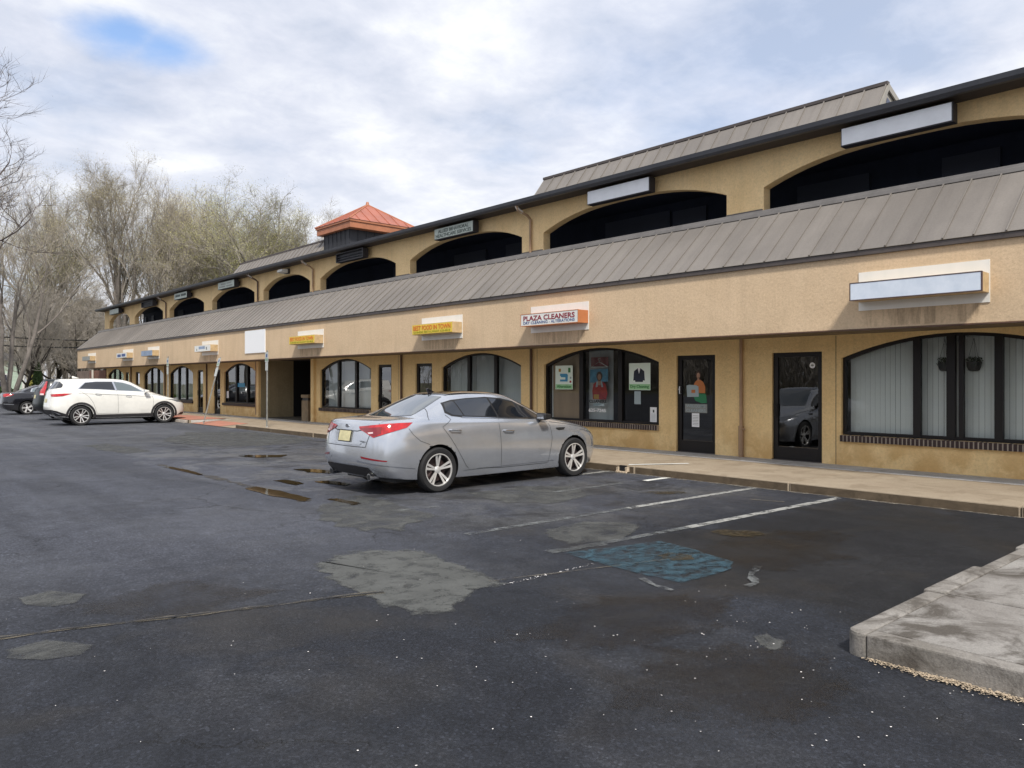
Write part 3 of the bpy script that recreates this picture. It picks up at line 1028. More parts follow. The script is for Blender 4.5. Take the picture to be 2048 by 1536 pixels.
patch('damp_stain', [(1.1, 6.6), (2.3, 6.9), (2.9, 5.8), (1.7, 5.55)], 0.004, 'damp_stain', 0.25, wob=0.04, seed=54)
# standing water
patch('puddle', [(4.96, 11.9), (5.18, 12.0), (5.30, 11.0), (5.22, 10.05), (5.06, 9.9), (4.92, 10.7)], 0.009, 'puddle', 0.7, wob=0.03, seed=13)
patch('puddle', [(5.05, 15.9), (5.16, 15.9), (5.20, 14.8), (5.14, 13.9), (5.04, 14.0)], 0.009, 'puddle', 0.7, wob=0.03, seed=14)
patch('puddle', [(7.0, 17.3), (7.25, 17.2), (8.0, 16.6), (7.7, 16.2), (7.1, 16.4)], 0.009, 'puddle', 0.7, wob=0.05, seed=15)
patch('puddle', [(6.75, 13.9), (7.1, 13.6), (7.3, 12.7), (6.95, 12.7), (6.7, 13.2)], 0.009, 'puddle', 0.7, wob=0.05, seed=16)
patch('puddle', [(6.15, 11.9), (6.45, 11.9), (6.5, 11.1), (6.25, 11.0)], 0.009, 'puddle', 0.6, wob=0.04, seed=17)
patch('puddle', [(5.72, 12.5), (5.95, 12.5), (5.95, 11.7), (5.75, 11.6)], 0.009, 'puddle', 0.6, wob=0.04, seed=18)
patch('puddle', [(5.35, 10.0), (5.55, 10.0), (5.6, 9.3), (5.4, 9.2)], 0.009, 'puddle', 0.6, wob=0.04, seed=19)
patch('puddle', [(7.38, 4.95), (7.62, 4.96), (7.86, 4.6), (7.78, 4.42), (7.5, 4.45), (7.34, 4.7)], 0.009, 'mud', 0.7, wob=0.03, seed=20)
patch('puddle', [(9.2, 7.4), (9.45, 7.4), (9.85, 7.05), (9.75, 6.85), (9.35, 7.0)], 0.009, 'mud', 0.7, wob=0.03, seed=21)
patch('puddle', [(5.96, 4.6), (6.2, 4.65), (6.28, 4.4), (6.12, 4.22), (5.93, 4.35)], 0.011, 'mud', 0.6, wob=0.03, seed=22)
patch('puddle', [(9.82, 5.95), (9.92, 5.98), (10.06, 5.46), (9.98, 5.42)], 0.009, 'silt', 0.6, wob=0.01, seed=23)
ribbon('pavement_crack', [(11.04, 5.2), (11.04, 8.0)], 0.10, 0.007, 'sand_fringe', vary=0.7)
ribbon('pavement_crack', [(11.03, 8.1), (11.03, 22.0)], 0.10, 0.007, 'sand_fringe', vary=0.7)
ribbon('pavement_crack', [(11.05, 1.8), (11.05, 5.1)], 0.08, 0.007, 'sand_fringe', vary=0.7)

# ------------------------------------------------------------------ sidewalk along the shops
sw = MB()
sw.box(11.16, 14.4, YS, 27.3, -0.02, 0.122)
sw.box(11.16, 14.4, 31.9, YE + 1.0, -0.02, 0.122)
sw.box(13.41, 14.4, 27.302, 31.898, -0.02, 0.122)
sidewalk = sw.build('sidewalk', 'sidewalk_grey')
setp(sidewalk, 'raised concrete walk in front of the shops', None, None, 'structure')


def slab(x0, x1, y0, y1, z0, z1, front=None):
    mb = MB()
    mb.box(x0, x1, y0, y1, z0, z1, 0)
    mb.m[5] = 1 if front else 0      # the -X face
    o = mb.build('slab', ['sidewalk_tan', 'curb_tan'] if front else ['sidewalk_grey'], sidewalk, bevel=0.018)
    return o


ys = [YS, -3.2, -0.15, 2.9, 5.98, 9.0, 12.1, 15.2, 18.3, 21.4, 24.35]
for a, b in zip(ys[:-1], ys[1:]):
    dz = random.uniform(-0.004, 0.004)
    slab(11.10 + random.uniform(-0.012, 0.012), 13.40, a + 0.006, b - 0.006, -0.02, 0.14 + dz, True)
ys2 = [24.35, 27.3, 31.9, 35.0, 38.1, 41.2, 44.3, 47.4, 50.4, 53.5, YE + 1]
for i, (a, b) in enumerate(zip(ys2[:-1], ys2[1:])):
    if i in (1,):
        continue
    slab(11.10 + random.uniform(-0.012, 0.012), 13.40, a + 0.006, b - 0.006, -0.02, 0.14, True)
for a, b in zip([YS, -3.2, -0.15, 2.9, 5.98, 9.0, 12.1, 15.2, 18.3, 21.4, 24.35, 27.3], [-3.2, -0.15, 2.9, 5.98, 9.0, 12.1, 15.2, 18.3, 21.4, 24.35, 27.3, 31.9]):
    slab(13.415, 14.12, a + 0.004, b - 0.004, 0.02, 0.143)
for a, b in zip(ys2[1:-1], ys2[2:]):
    if a > 31:
        slab(13.415, 14.12, a + 0.004, b - 0.004, 0.02, 0.143)
# dropped kerb painted red
mb = MB()
mb.add([(11.05, 27.32, 0.015), (13.40, 27.32, 0.139), (13.40, 31.88, 0.139), (11.05, 31.88, 0.015)], [(0, 1, 2, 3)])
rp = mb.build('curb_ramp', 'sidewalk_tan', sidewalk)
mb = MB()
mb.add([(11.06, 28.6, 0.022), (12.15, 28.6, 0.086), (12.15, 31.6, 0.086), (11.06, 31.6, 0.022)], [(0, 1, 2, 3)])
mb.add([(11.08, 31.9, 0.1445), (12.6, 31.9, 0.1445), (12.6, 36.5, 0.1445), (11.10, 36.5, 0.1445)], [(0, 1, 2, 3)])
mb.build('red_paint', 'ramp_red', sidewalk)
patch('paint_mark', [(11.14, 9.16), (11.2, 9.24), (12.2, 8.62), (12.15, 8.54)], 0.1465, 'paint_white_fresh', 0.8, seed=40)
# broken drain outlet in the kerb face
dr = empty('drain_outlet', (11.08, 9.3, 0), label='small broken drain outlet in the kerb beside the white stripe', cat='drain')
mb = MB()
mb.box(11.02, 11.10, 9.12, 9.17, 0.0, 0.11); mb.box(11.02, 11.10, 9.33, 9.38, 0.0, 0.10); mb.box(11.0, 11.10, 9.12, 9.38, 0.0, 0.03)
mb.build('surround', 'leaf_litter', dr, bevel=0.006)
mb = MB(); mb.box(11.05, 11.097, 9.175, 9.325, 0.035, 0.135)
mb.build('opening', 'black_plastic', dr)

# ------------------------------------------------------------------ walkway peninsula at lower right
isl = MB()
isl.box(4.80, 11.09, -6, 2.10, -0.02, 0.120)
island = isl.build('walkway', 'island_top')
setp(island, 'weathered concrete walkway peninsula at lower right', None, None, 'structure')


def rounded(x0, x1, y0, y1, z0, z1, mat, corner=None, name='slab', bev=0.02):
    """slab; corner = radius of the (-X,+Y) corner"""
    pts = []
    if corner:
        pts += [(x0, y0), (x1, y0), (x1, y1)]
        for k in range(9):
            a = math.pi / 2 + (math.pi / 2) * k / 8
            pts.append((x0 + corner + corner * math.cos(a), y1 - corner + corner * math.sin(a)))
    else:
        pts = [(x0, y0), (x1, y0), (x1, y1), (x0, y1)]
    mb = MB()
    mb.prism_z(pts, z0, z1)
    return mb.build(name, mat, island, bevel=bev)


xs = [4.74, 6.07, 7.16, 8.25, 9.4, 10.4, 11.07]
for i, (a, b) in enumerate(zip(xs[:-1], xs[1:])):
    sh = (0.0, 0.028, -0.014, 0.018, 0.0, 0.01)[i]
    dz = (0.0, 0.006, -0.004, 0.004, 0.0, 0.0)[i]
    if i == 0:
        rounded(a, b - 0.004, 2.052, 2.185, -0.02, 0.15, 'island_curb', 0.09, 'curb_stone')
    else:
        rounded(a + 0.004, b - 0.004, 2.055, 2.185 + sh, -0.02, 0.15 + dz, 'island_curb', None, 'curb_stone')
    for k, (c, d) in enumerate(((0.86, 2.045), (-0.35, 0.85), (-1.6, -0.36), (-3.2, -1.61))):
        rounded(a + (0.13 if i == 0 else 0.004), b - 0.004, c, d, -0.02, 0.15 + dz * 0.5, 'island_top', bev=0.005)

# petals and grit drifted against the walkway and scattered over the asphalt (uncountable)
rnd = random.Random(11)
mb = MB()
def chip(x, y, z, s):
    a = rnd.uniform(0, math.tau); ca, sa = math.cos(a), math.sin(a)
    w = s * rnd.uniform(0.5, 1.0)
    t = rnd.uniform(0.1, 0.6)
    pts = []
    for u, v in ((-1, 0), (0, -1), (1, 0), (0, 1)):
        pts.append((x + (u * ca * s - v * sa * w), y + (u * sa * s + v * ca * w), z + rnd.uniform(0.2, 1.0) * s * t))
    mb.add(pts, [(0, 1, 2, 3)])
rounded(4.738, 4.868, -3.2, 2.050, -0.02, 0.149, 'island_curb', None, 'curb_stone', bev=0.012)
for i in range(480):
    r = rnd.random()
    X = rnd.uniform(0.6, 5.6); Y = rnd.uniform(0.7, 6.5)
    dens = math.exp(-((X - 4.2) / 1.6) ** 2 - ((Y - 2.3) / 1.6) ** 2)
    if rnd.random() > dens + 0.10: continue
    chip(X, Y, 0.005, rnd.uniform(0.003, 0.0075))
for i in range(60):
    chip(rnd.uniform(4.2, 5.3), 4.78 - rnd.uniform(-0.02, 0.02) + (4.7 - 4.7) * 0, 0.011, rnd.uniform(0.004, 0.009))
o = mb.build('scattered_petals', 'petal')
setp(o, 'white blossom petals scattered on the asphalt', None, None, 'stuff')
mb = MB()
for i in range(2600):
    t = rnd.random() ** 0.9
    Y = 2.06 - t * 1.6
    dens = min(1.0, 0.25 + 1.6 * math.exp(-((Y - 1.45) / 0.35) ** 2))
    if rnd.random() > dens: continue
    X = 4.735 - abs(rnd.gauss(0, 0.018)) * (1 + dens)
    s = rnd.uniform(0.0035, 0.009)
    chip(X, Y, 0.004 + rnd.uniform(0, 0.012), s)
o = mb.build('blossom_drift', 'leaf_litter')
setp(o, 'pale drift of fallen blossom along the foot of the walkway', None, None, 'stuff')

# grass tufts beyond the lot
mb = MB()
for i in range(9000):
    x = rnd.uniform(-6, 30); y = rnd.uniform(78.3, 100)
    h = rnd.uniform(0.08, 0.28); a = rnd.uniform(0, math.tau); w = 0.05
    dx, dy = math.cos(a) * w, math.sin(a) * w
    mb.add([(x - dx, y - dy, -0.03), (x + dx, y + dy, -0.03), (x + rnd.uniform(-0.08, 0.08), y, h)], [(0, 1, 2)])
o = mb.build('grass', 'grass_blade')
setp(o, 'rough green grass beyond the far edge of the lot', None, None, 'stuff')
mb = MB(); mb.box(-30, 16, 77.9, 78.1, -0.02, 0.14)
setp(mb.build('curb', 'sidewalk_grey', bevel=0.02), 'far kerb of the parking lot', None, None, 'structure')

# ------------------------------------------------------------------ the shopping centre
XF, XW = 12.38, 14.10
bld = empty('shopping_center', (XW, 24, 0), label='two-storey tan stucco strip mall with arcade above and brown metal skirt roof', cat='building')


def part(mb, name, mats, parent=None, **kw):
    return mb.build(name, mats, parent or bld, **kw)


def arch_z(y, ya, yb, zs, za, p=2.0):
    c = (ya + yb) / 2; h = (yb - ya) / 2
    t = min(1.0, max(0.0, 1 - abs(y - c) / h))
    return zs + (za - zs) * (1 - (1 - t) ** p)


def arch_ys(ya, yb, n=20):
    c = (ya + yb) / 2; h = (yb - ya) / 2
    return [c - h * math.cos(math.pi * k / n) for k in range(n + 1)]


def wall_open(mb, x, y0, y1, z0, z1, ops, depth):
    """wall face at x with openings (ya, yb, zb, zs, za, p); reveals run back by depth"""
    ops = sorted(ops)
    cur = y0
    for (ya, yb, zb, zs, za, p) in ops:
        if ya > cur:
            mb.quad((x, cur, z0), (x, ya, z0), (x, ya, z1), (x, cur, z1))
        if zb > z0:
            mb.quad((x, ya, z0), (x, yb, z0), (x, yb, zb), (x, ya, zb))
            mb.quad((x, ya, zb), (x, yb, zb), (x + depth, yb, zb), (x + depth, ya, zb))
        ys = arch_ys(ya, yb) if za > zs else [ya, yb]
        for a, b in zip(ys[:-1], ys[1:]):
            za_, zb_ = arch_z(a, ya, yb, zs, za, p), arch_z(b, ya, yb, zs, za, p)
            mb.quad((x, a, za_), (x, b, zb_), (x, b, z1), (x, a, z1))
            mb.quad((x, a, za_), (x + depth, a, za_), (x + depth, b, zb_), (x, b, zb_))
        for yy in (ya, yb):
            mb.quad((x, yy, zb), (x + depth, yy, zb), (x + depth, yy, zs), (x, yy, zs))
        cur = yb
    if cur < y1:
        mb.quad((x, cur, z0), (x, y1, z0), (x, y1, z1), (x, cur, z1))


# --- ground floor wall
WIN = [  # ya, yb, mullions, contents
    dict(ya=-5.8, yb=-2.0, m=[(-4.6, .1), (-3.3, .1)], blinds=[(-5.8, -2.0)], brick=False),
    dict(ya=2.73, yb=6.56, m=[(5.26, .12), (4.72, .13), (4.56, .07), (4.01, .12)], blinds=[(2.8, 6.5)], brick=True),
    dict(ya=10.74, yb=14.46, m=[(13.19, .13), (11.93, .12)], blinds=[], brick=True),
    dict(ya=15.35, yb=18.94, m=[(17.69, .12), (16.48, .12)], blinds=[(15.42, 18.88)], brick=True),
    dict(ya=22.99, yb=26.61, m=[(25.34, .13), (24.10, .13)], blinds=[(23.05, 26.5)], brick=True),
    dict(ya=32.42, yb=35.99, m=[(34.72, .14), (33.5, .14)], blinds=[], brick=False),
    dict(ya=40.05, yb=43.62, m=[(42.35, .14), (41.2, .14)], blinds=[(40.1, 43.5)], brick=False),
    dict(ya=44.6, yb=48.1, m=[(46.9, .14), (45.75, .14)], blinds=[(44.7, 46.9)], brick=False),
    dict(ya=52.15, yb=55.72, m=[(54.5, .14), (53.3, .14)], blinds=[], brick=False),
]
DOORS = [(0.9, 1.9), (6.93, 7.96), (9.27, 10.26), (19.43, 20.32), (21.71, 22.56), (36.45, 37.25), (38.66, 39.45), (48.88, 49.72), (51.05, 51.78)]
ZB, ZSP, ZAP = 0.70, 2.13, 2.515
mb = MB()
ops = [(w['ya'], w['yb'], ZB, ZSP, ZAP, 2.0) for w in WIN] + [(a, b, 0.143, 2.26, 2.26, 2.0) for a, b in DOORS]
wall_open(mb, XW, YS, 27.05, 0.0, 2.66, [o for o in ops if o[1] < 27.1], 0.16)
mb2 = MB()
wall_open(mb2, XW, 31.95, YE, 0.0, 2.66, [o for o in ops if o[0] > 31.9], 0.16)
part(mb2, 'storefront_wall', 'wall_stucco')
mb.quad((XW, 27.05, 0), (XW + 0.3, 27.05, 0), (XW + 0.3, 27.05, 2.66), (XW, 27.05, 2.66))
part(mb, 'storefront_wall', 'wall_stucco')
mb = MB(); mb.quad((XW, YE, 0), (XW + 12, YE, 0), (XW + 12, YE, 4.2), (XW, YE, 4.2))
part(mb, 'end_wall', 'wall_stucco')
# control joints
mb = MB()
for y in (6.66, 14.72, 21.3):
    mb.box(XW - 0.002, XW + 0.01, y - 0.006, y + 0.006, 0.143, 2.55)
part(mb, 'wall_joint', 'downspout_brown')
# pilasters either side of the passage
mb = MB()
mb.box(XW - 0.10, XW + 0.28, 26.97, 27.20, 0.143, 2.56)
part(mb, 'pilaster', 'wall_stucco', bevel=0.01)
mb = MB()
mb.box(XW - 0.08, XW + 0.02, 31.98, 32.22, 0.143, 2.56)
part(mb, 'pilaster', 'wall_stucco', bevel=0.01)
# passage
mb = MB()
mb.quad((XW, 31.95, 0), (XW + 1.52, 31.95, 0), (XW + 1.52, 31.95, 2.66), (XW, 31.95, 2.66))
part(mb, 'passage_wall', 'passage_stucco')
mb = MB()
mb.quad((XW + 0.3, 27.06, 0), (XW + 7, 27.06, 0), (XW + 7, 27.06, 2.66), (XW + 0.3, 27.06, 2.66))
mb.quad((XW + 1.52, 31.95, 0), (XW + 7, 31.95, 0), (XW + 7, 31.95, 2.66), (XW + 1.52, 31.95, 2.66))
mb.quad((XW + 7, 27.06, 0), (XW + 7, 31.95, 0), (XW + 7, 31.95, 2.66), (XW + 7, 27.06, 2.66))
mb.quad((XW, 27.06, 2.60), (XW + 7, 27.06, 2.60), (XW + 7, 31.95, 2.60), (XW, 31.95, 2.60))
part(mb, 'passage_interior', 'passage_shade')
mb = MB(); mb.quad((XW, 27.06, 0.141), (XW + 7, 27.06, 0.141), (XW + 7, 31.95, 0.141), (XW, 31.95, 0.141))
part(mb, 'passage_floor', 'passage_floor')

# --- shop interiors: floor, ceiling, back wall, party walls
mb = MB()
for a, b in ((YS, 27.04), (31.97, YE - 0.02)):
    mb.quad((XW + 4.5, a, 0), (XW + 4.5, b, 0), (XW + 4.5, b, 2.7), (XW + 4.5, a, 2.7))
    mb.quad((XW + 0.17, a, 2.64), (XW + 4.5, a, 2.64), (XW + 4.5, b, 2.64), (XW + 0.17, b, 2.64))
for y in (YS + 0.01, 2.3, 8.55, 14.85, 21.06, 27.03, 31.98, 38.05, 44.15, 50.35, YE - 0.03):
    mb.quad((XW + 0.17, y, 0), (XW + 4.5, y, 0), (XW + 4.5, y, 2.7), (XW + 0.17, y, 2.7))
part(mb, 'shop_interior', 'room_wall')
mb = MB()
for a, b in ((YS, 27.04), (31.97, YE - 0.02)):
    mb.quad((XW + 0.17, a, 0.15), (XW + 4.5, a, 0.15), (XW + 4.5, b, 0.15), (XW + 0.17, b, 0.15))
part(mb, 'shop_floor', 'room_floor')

# --- windows
slat_mb = MB(); slat_mb.box(-0.0015, 0.0015, -0.042, 0.042, 0, 1.0)
_s = slat_mb.build('slat', 'blind_white'); SLAT = _s.data; bpy.data.objects.remove(_s)
_s = slat_mb.build('slat', 'curtain'); SLAT_GREY = _s.data; bpy.data.objects.remove(_s)
brk_mb = MB(); brk_mb.box(-0.09, 0.03, -0.024, 0.024, -0.058, 0.058)
_s = brk_mb.build('brick', 'brick_dark', bevel=0.004); BRICK = _s.data; bpy.data.objects.remove(_s)


def face_out(o):
    """turn a pane's faces towards the street (-X)"""
    me = o.data
    bm = bmesh.new(); bm.from_mesh(me)
    for f in bm.faces:
        f.normal_update()
        if f.normal.x > 0: f.normal_flip()
    bm.to_mesh(me); bm.free()
    return o


def make_window(w):
    ya, yb = w['ya'], w['yb']
    fx0, fx1, fw = XW + 0.07, XW + 0.15, 0.055
    mb = MB()
    ys = arch_ys(ya, yb, 24)
    outer = [(y, arch_z(y, ya, yb, ZSP, ZAP)) for y in ys]
    c = (ya + yb) / 2
    inner = []
    for y in ys:
        yi = c + (y - c) * (1 - 2 * fw / (yb - ya))
        inner.append((yi, arch_z(y, ya, yb, ZSP, ZAP) - fw))
    O = [(ya, ZB)] + outer + [(yb, ZB)]
    I = [(ya + fw, ZB + fw * 1.1)] + inner + [(yb - fw, ZB + fw * 1.1)]
    n = len(O)
    for i in range(n):
        j = (i + 1) % n
        a, b, d, e = O[i], O[j], I[j], I[i]
        mb.quad((fx0, *a), (fx0, *b), (fx0, *d), (fx0, *e))
        mb.quad((fx0, *e), (fx0, *d), (fx1, *d), (fx1, *e))
    for y, wd in w['m']:
        zt = arch_z(y, ya, yb, ZSP, ZAP) - 0.02
        mb.box(fx0 - 0.012, fx1, y - wd / 2, y + wd / 2, ZB + 0.02, zt)
    win = part(mb, 'window', 'bronze_frame')
    # panes between the mullions
    edges = [ya + fw * 0.7] + [m[0] for m in sorted(w['m'])] + [yb - fw * 0.7]
    for a, b in zip(edges[:-1], edges[1:]):
        if b - a < 0.2: continue
        pb = MB()
        k = 10
        tilt = random.uniform(-0.004, 0.004); tilt2 = random.uniform(-0.004, 0.004)
        for i in range(k):
            u, v = a + (b - a) * i / k, a + (b - a) * (i + 1) / k
            zu, zv = arch_z(u, ya, yb, ZSP, ZAP) - 0.03, arch_z(v, ya, yb, ZSP, ZAP) - 0.03
            f0 = tilt * i / k; f1 = tilt * (i + 1) / k
            pb.quad((XW + 0.115 + f0, u, ZB + 0.03), (XW + 0.115 + f1, v, ZB + 0.03), (XW + 0.115 + f1 + tilt2, v, zv), (XW + 0.115 + f0 + tilt2, u, zu))
        face_out(pb.build('pane', 'shop_glass', win))
    base = wloc(win)
    for a, b in w['blinds']:
        y = a
        while y < b:
            zt = 2.60
            link_mesh('slat', SLAT if ya < 10 else SLAT_GREY, win, Vector((XW + 0.30, y, 0.74)) - base, (0, 0, math.radians(random.gauss(6, 6))), (1, 1, zt - 0.74))
            y += 0.0895
    if w['brick']:
        sb = MB(); sb.box(XW - 0.072, XW + 0.07, ya + 0.005, yb - 0.005, ZB - 0.117, ZB - 0.002)
        sb.build('mortar_bed', 'mortar', win)
        cnt = int((yb - ya) / 0.0695)
        pit = (yb - ya) / cnt
        for k in range(cnt):
            link_mesh('brick', BRICK, win, Vector((XW + 0.01 + random.uniform(-0.004, 0.004), ya + (k + 0.5) * pit, ZB - 0.059 + random.uniform(-0.002, 0.002))) - base)
    else:
        sb = MB(); sb.box(XW - 0.08, XW + 0.07, ya - 0.06, yb + 0.06, ZB - 0.12, ZB - 0.001)
        sb.build('sill', 'brown_trim', win, bevel=0.006)
    return win


for w in WIN:
    win = make_window(w)
    w['o'] = win
    if abs(w['ya'] - 10.74) < 0.01:
        pb = MB(); pb.box(XW + 0.22, XW + 0.235, 13.27, 14.33, 0.74, 2.5); pb.build('board', 'plywood', win)
        pb = MB(); pb.box(XW + 0.21, XW + 0.24, 14.33, 14.36, 0.74, 2.3); pb.build('edge_strip', 'blind_white', win)
        pb = MB(); pb.box(XW + 0.32, XW + 0.33, 12.36, 13.16, 0.74, 2.5); pb.build('shade', 'curtain', win)
        base = wloc(win)
    if abs(w['ya'] - 40.05) < 0.01:
        pb = MB(); pb.box(XW + 0.3, XW + 0.32, 40.2, 41.1, 0.74, 1.1); pb.build('shelf', 'plywood', win)

# --- doors
for (a, b) in DOORS:
    mb = MB()
    x0, x1 = XW + 0.05, XW + 0.11
    wd = 0.10
    mb.box(x0, x1, a, a + wd, 0.143, 2.26); mb.box(x0, x1, b - wd, b, 0.143, 2.26)
    mb.box(x0, x1, a + wd, b - wd, 2.17, 2.26); mb.box(x0, x1, a + wd, b - wd, 0.143, 0.40)
    d = part(mb, 'door', 'bronze_frame', bevel=0.004)
    pb = MB(); pb.quad((XW + 0.085, a + wd, 0.40), (XW + 0.085, b - wd, 0.40), (XW + 0.085, b - wd, 2.17), (XW + 0.085, a + wd, 2.17))
    face_out(pb.build('pane', 'door_glass', d))
    if 9 < a < 10:
        hb = MB()
        hb.tube([(XW + 0.05, b - 0.085, 1.42), (XW - 0.005, b - 0.085, 1.42), (XW - 0.005, b - 0.085, 1.58), (XW + 0.05, b - 0.085, 1.58)], 0.013, 8)
        hb.build('handle', 'steel_handle', d, smooth=True)
        hb = MB(); hb.lathe_y([(0.001, 0), (0.022, 0)], 0, 0, 12)
        hb = MB(); hb.tube([(XW + 0.052, b - 0.035, 1.52), (XW + 0.040, b - 0.035, 1.52)], 0.018, 12)
        hb.build('lock', 'steel_handle', d)
    else:
        hb = MB()
        hb.tube([(XW + 0.05, b - 0.07, 1.0), (XW - 0.0, b - 0.07, 1.0), (XW - 0.0, b - 0.07, 1.24), (XW + 0.05, b - 0.07, 1.24)], 0.012, 8)
        hb.build('handle', 'bronze_frame', d, smooth=True)
    tb = MB(); tb.box(XW - 0.02, XW + 0.06, a, b, 0.1435, 0.155)
    tb.build('threshold', 'roof_trim', d)

# --- downspouts on the ground floor wall
for i, (y, m) in enumerate([(8.62, 'downspout_tan'), (14.90, 'downspout_brown'), (21.06, 'downspout_brown'), (32.3, 'downspout_tan'),
                            (38.07, 'downspout_brown'), (44.2, 'downspout_brown'), (50.44, 'downspout_brown')]):
    mb = MB()
    mb.tube([(XW - 0.05, y, 0.25), (XW - 0.05, y, 2.56)], 0.036, 12)
    if i == 0:
        mb.tube([(XW - 0.055, y, 0.19), (XW - 0.055, y, 0.78)], 0.055, 12)
        mb.tube([(XW - 0.06, y - 0.05, 0.72), (XW - 0.09, y - 0.10, 0.72)], 0.02, 8)
        mb.tube([(XW - 0.055, y, 0.145), (XW - 0.055, y, 0.19)], 0.05, 12)
    d = part(mb, 'downspout', m, smooth=True)

# --- fascia, soffit
mb = MB()
mb.box(XF, XF + 0.15, YS, YE, 2.535, 3.70)
mb.box(XF + 0.15, XW, YE - 0.15, YE, 2.535, 3.70)
part(mb, 'fascia', 'fascia_stucco')
mb = MB(); mb.box(XF - 0.012, XF + 0.17, YS, YE + 0.01, 2.515, 2.5345)
part(mb, 'drip_edge', 'downspout_brown')
mb = MB(); mb.box(XF + 0.15, XW + 0.05, YS, YE - 0.15, 2.56, 2.62)
part(mb, 'soffit', 'soffit_low')
mb = MB()
mb.box(XF - 0.045, XF + 0.04, YS, YE + 0.03, 3.702, 3.775)
part(mb, 'roof_edge_trim', 'roof_trim')

# --- skirt roof of standing-seam sheets
A = Vector((XF - 0.055, 0, 3.778)); B = Vector((13.60, 0, 4.885))
slope = B - A
L = slope.length
ang = math.atan2(slope.z, slope.x)
mb = MB()
mb.prism_y([(A.x + 0.05, A.z - 0.02), (B.x, B.z - 0.02), (B.x, 3.75), (A.x + 0.05, 3.75)], YS, YE - 0.01)
skirt = part(mb, 'skirt_roof', 'roof_trim')
PIT = 0.412
pn = MB()
pn.box(0, L, 0.006, PIT - 0.006, 0, 0.012)
pn.box(0, L, -0.011, 0.011, 0, 0.038)
_s = pn.build('roof_panel', 'roof_metal', bevel=0.003); PANEL = _s.data; bpy.data.objects.remove(_s)
y = YS + 0.1
y0 = 3.39 - PIT * 27
k = 0
yy = y0
while yy + PIT < YE:
    if yy > YS:
        link_mesh('roof_panel', PANEL, skirt, (A.x, yy, A.z), (0, -ang, 0)).location = Vector((A.x, yy, A.z + random.uniform(0, 0.002))) - wloc(skirt)
    yy += PIT
mb = MB(); mb.prism_y([(A.x, A.z), (B.x, B.z), (B.x, B.z + 0.012), (A.x, A.z + 0.012)], yy, YE + 0.02)
mb.build('end_flashing', 'roof_metal', skirt)
# cap flashing against the arcade
mb = MB()
mb.box(13.565, 14.02, YS, YE + 0.02, 4.892, 4.965)
mb.box(13.60, 14.06, YS, YE, 4.967, 5.015)
part(mb, 'cap_flashing', 'cap_flashing', bevel=0.006)

# --- arcade
ARCH = [(-3.5, 1.8), (2.65, 8.14), (8.99, 14.48), (15.31, 20.62), (21.45, 26.6), (27.44, 31.65), (32.57, 37.49), (38.53, 43.6), (44.67, 49.83), (50.85, 55.3)]
ZS2, ZA2 = 5.59, 6.02
mb = MB()
wall_open(mb, XW, YS, YE + 0.45, 4.3, 6.42, [(a, b, 4.4, ZS2, ZA2, 2.6) for a, b in ARCH], 0.24)
wall_open(mb, XW + 0.24, YS, YE + 0.45, 4.3, 6.42, [(a, b, 4.4, ZS2, ZA2, 2.6) for a, b in ARCH], 0.0)
mb.quad((XW, YE + 0.45, 4.3), (XW + 0.24, YE + 0.45, 4.3), (XW + 0.24, YE + 0.45, 6.42), (XW, YE + 0.45, 6.42))
part(mb, 'arcade_wall', 'arcade_stucco')
for (a, b), (c, d) in zip(ARCH[:-1], ARCH[1:]):
    mb = MB(); mb.box(XW - 0.03, XW + 0.05, b + 0.02, c - 0.005, 5.0, 5.16)
    part(mb, 'pier_base', 'pier_base')
mb = MB(); mb.box(XW - 0.03, XW + 0.05, 55.35, YE + 0.4, 5.0, 5.16)
part(mb, 'pier_base', 'pier_base')
# corridor behind
mb = MB()
mb.quad((16.4, YS, 4.2), (16.4, YE, 4.2), (16.4, YE, 6.4), (16.4, YS, 6.4))
mb.quad((XW, YS, 6.30), (16.4, YS, 6.30), (16.4, YE, 6.30), (XW, YE, 6.30))
mb.quad((XW, YS, 4.2), (16.4, YS, 4.2), (16.4, YS, 6.4), (XW, YS, 6.4))
mb.quad((XW + 0.245, YS, 4.2), (XW + 0.245, YE, 4.2), (XW + 0.245, YE, 4.95), (XW + 0.245, YS, 4.95))
part(mb, 'corridor_interior', 'corridor_shade')
mb = MB(); mb.quad((XW, YS, 4.25), (16.4, YS, 4.25), (16.4, YE, 4.25), (XW, YE, 4.25))
part(mb, 'corridor_floor', 'corridor_shade')
mb = MB(); mb.box(16.34, 16.39, 12.1, 14.3, 4.6, 6.12)
part(mb, 'corridor_window', 'corridor_door')
for y0_, y1_ in ((4.6, 5.6), (7.0, 8.6), (11.0, 12.0), (17.5, 18.5), (19.5, 21.2), (24.0, 25.0), (30.2, 31.2), (36.0, 37.0), (42.2, 43.1), (48.0, 49.0), (53.6, 54.1), (55.2, 55.5)):
    mb = MB(); mb.box(16.33, 16.39, y0_, y1_, 4.3, 6.06)
    part(mb, 'corridor_door', 'corridor_door')

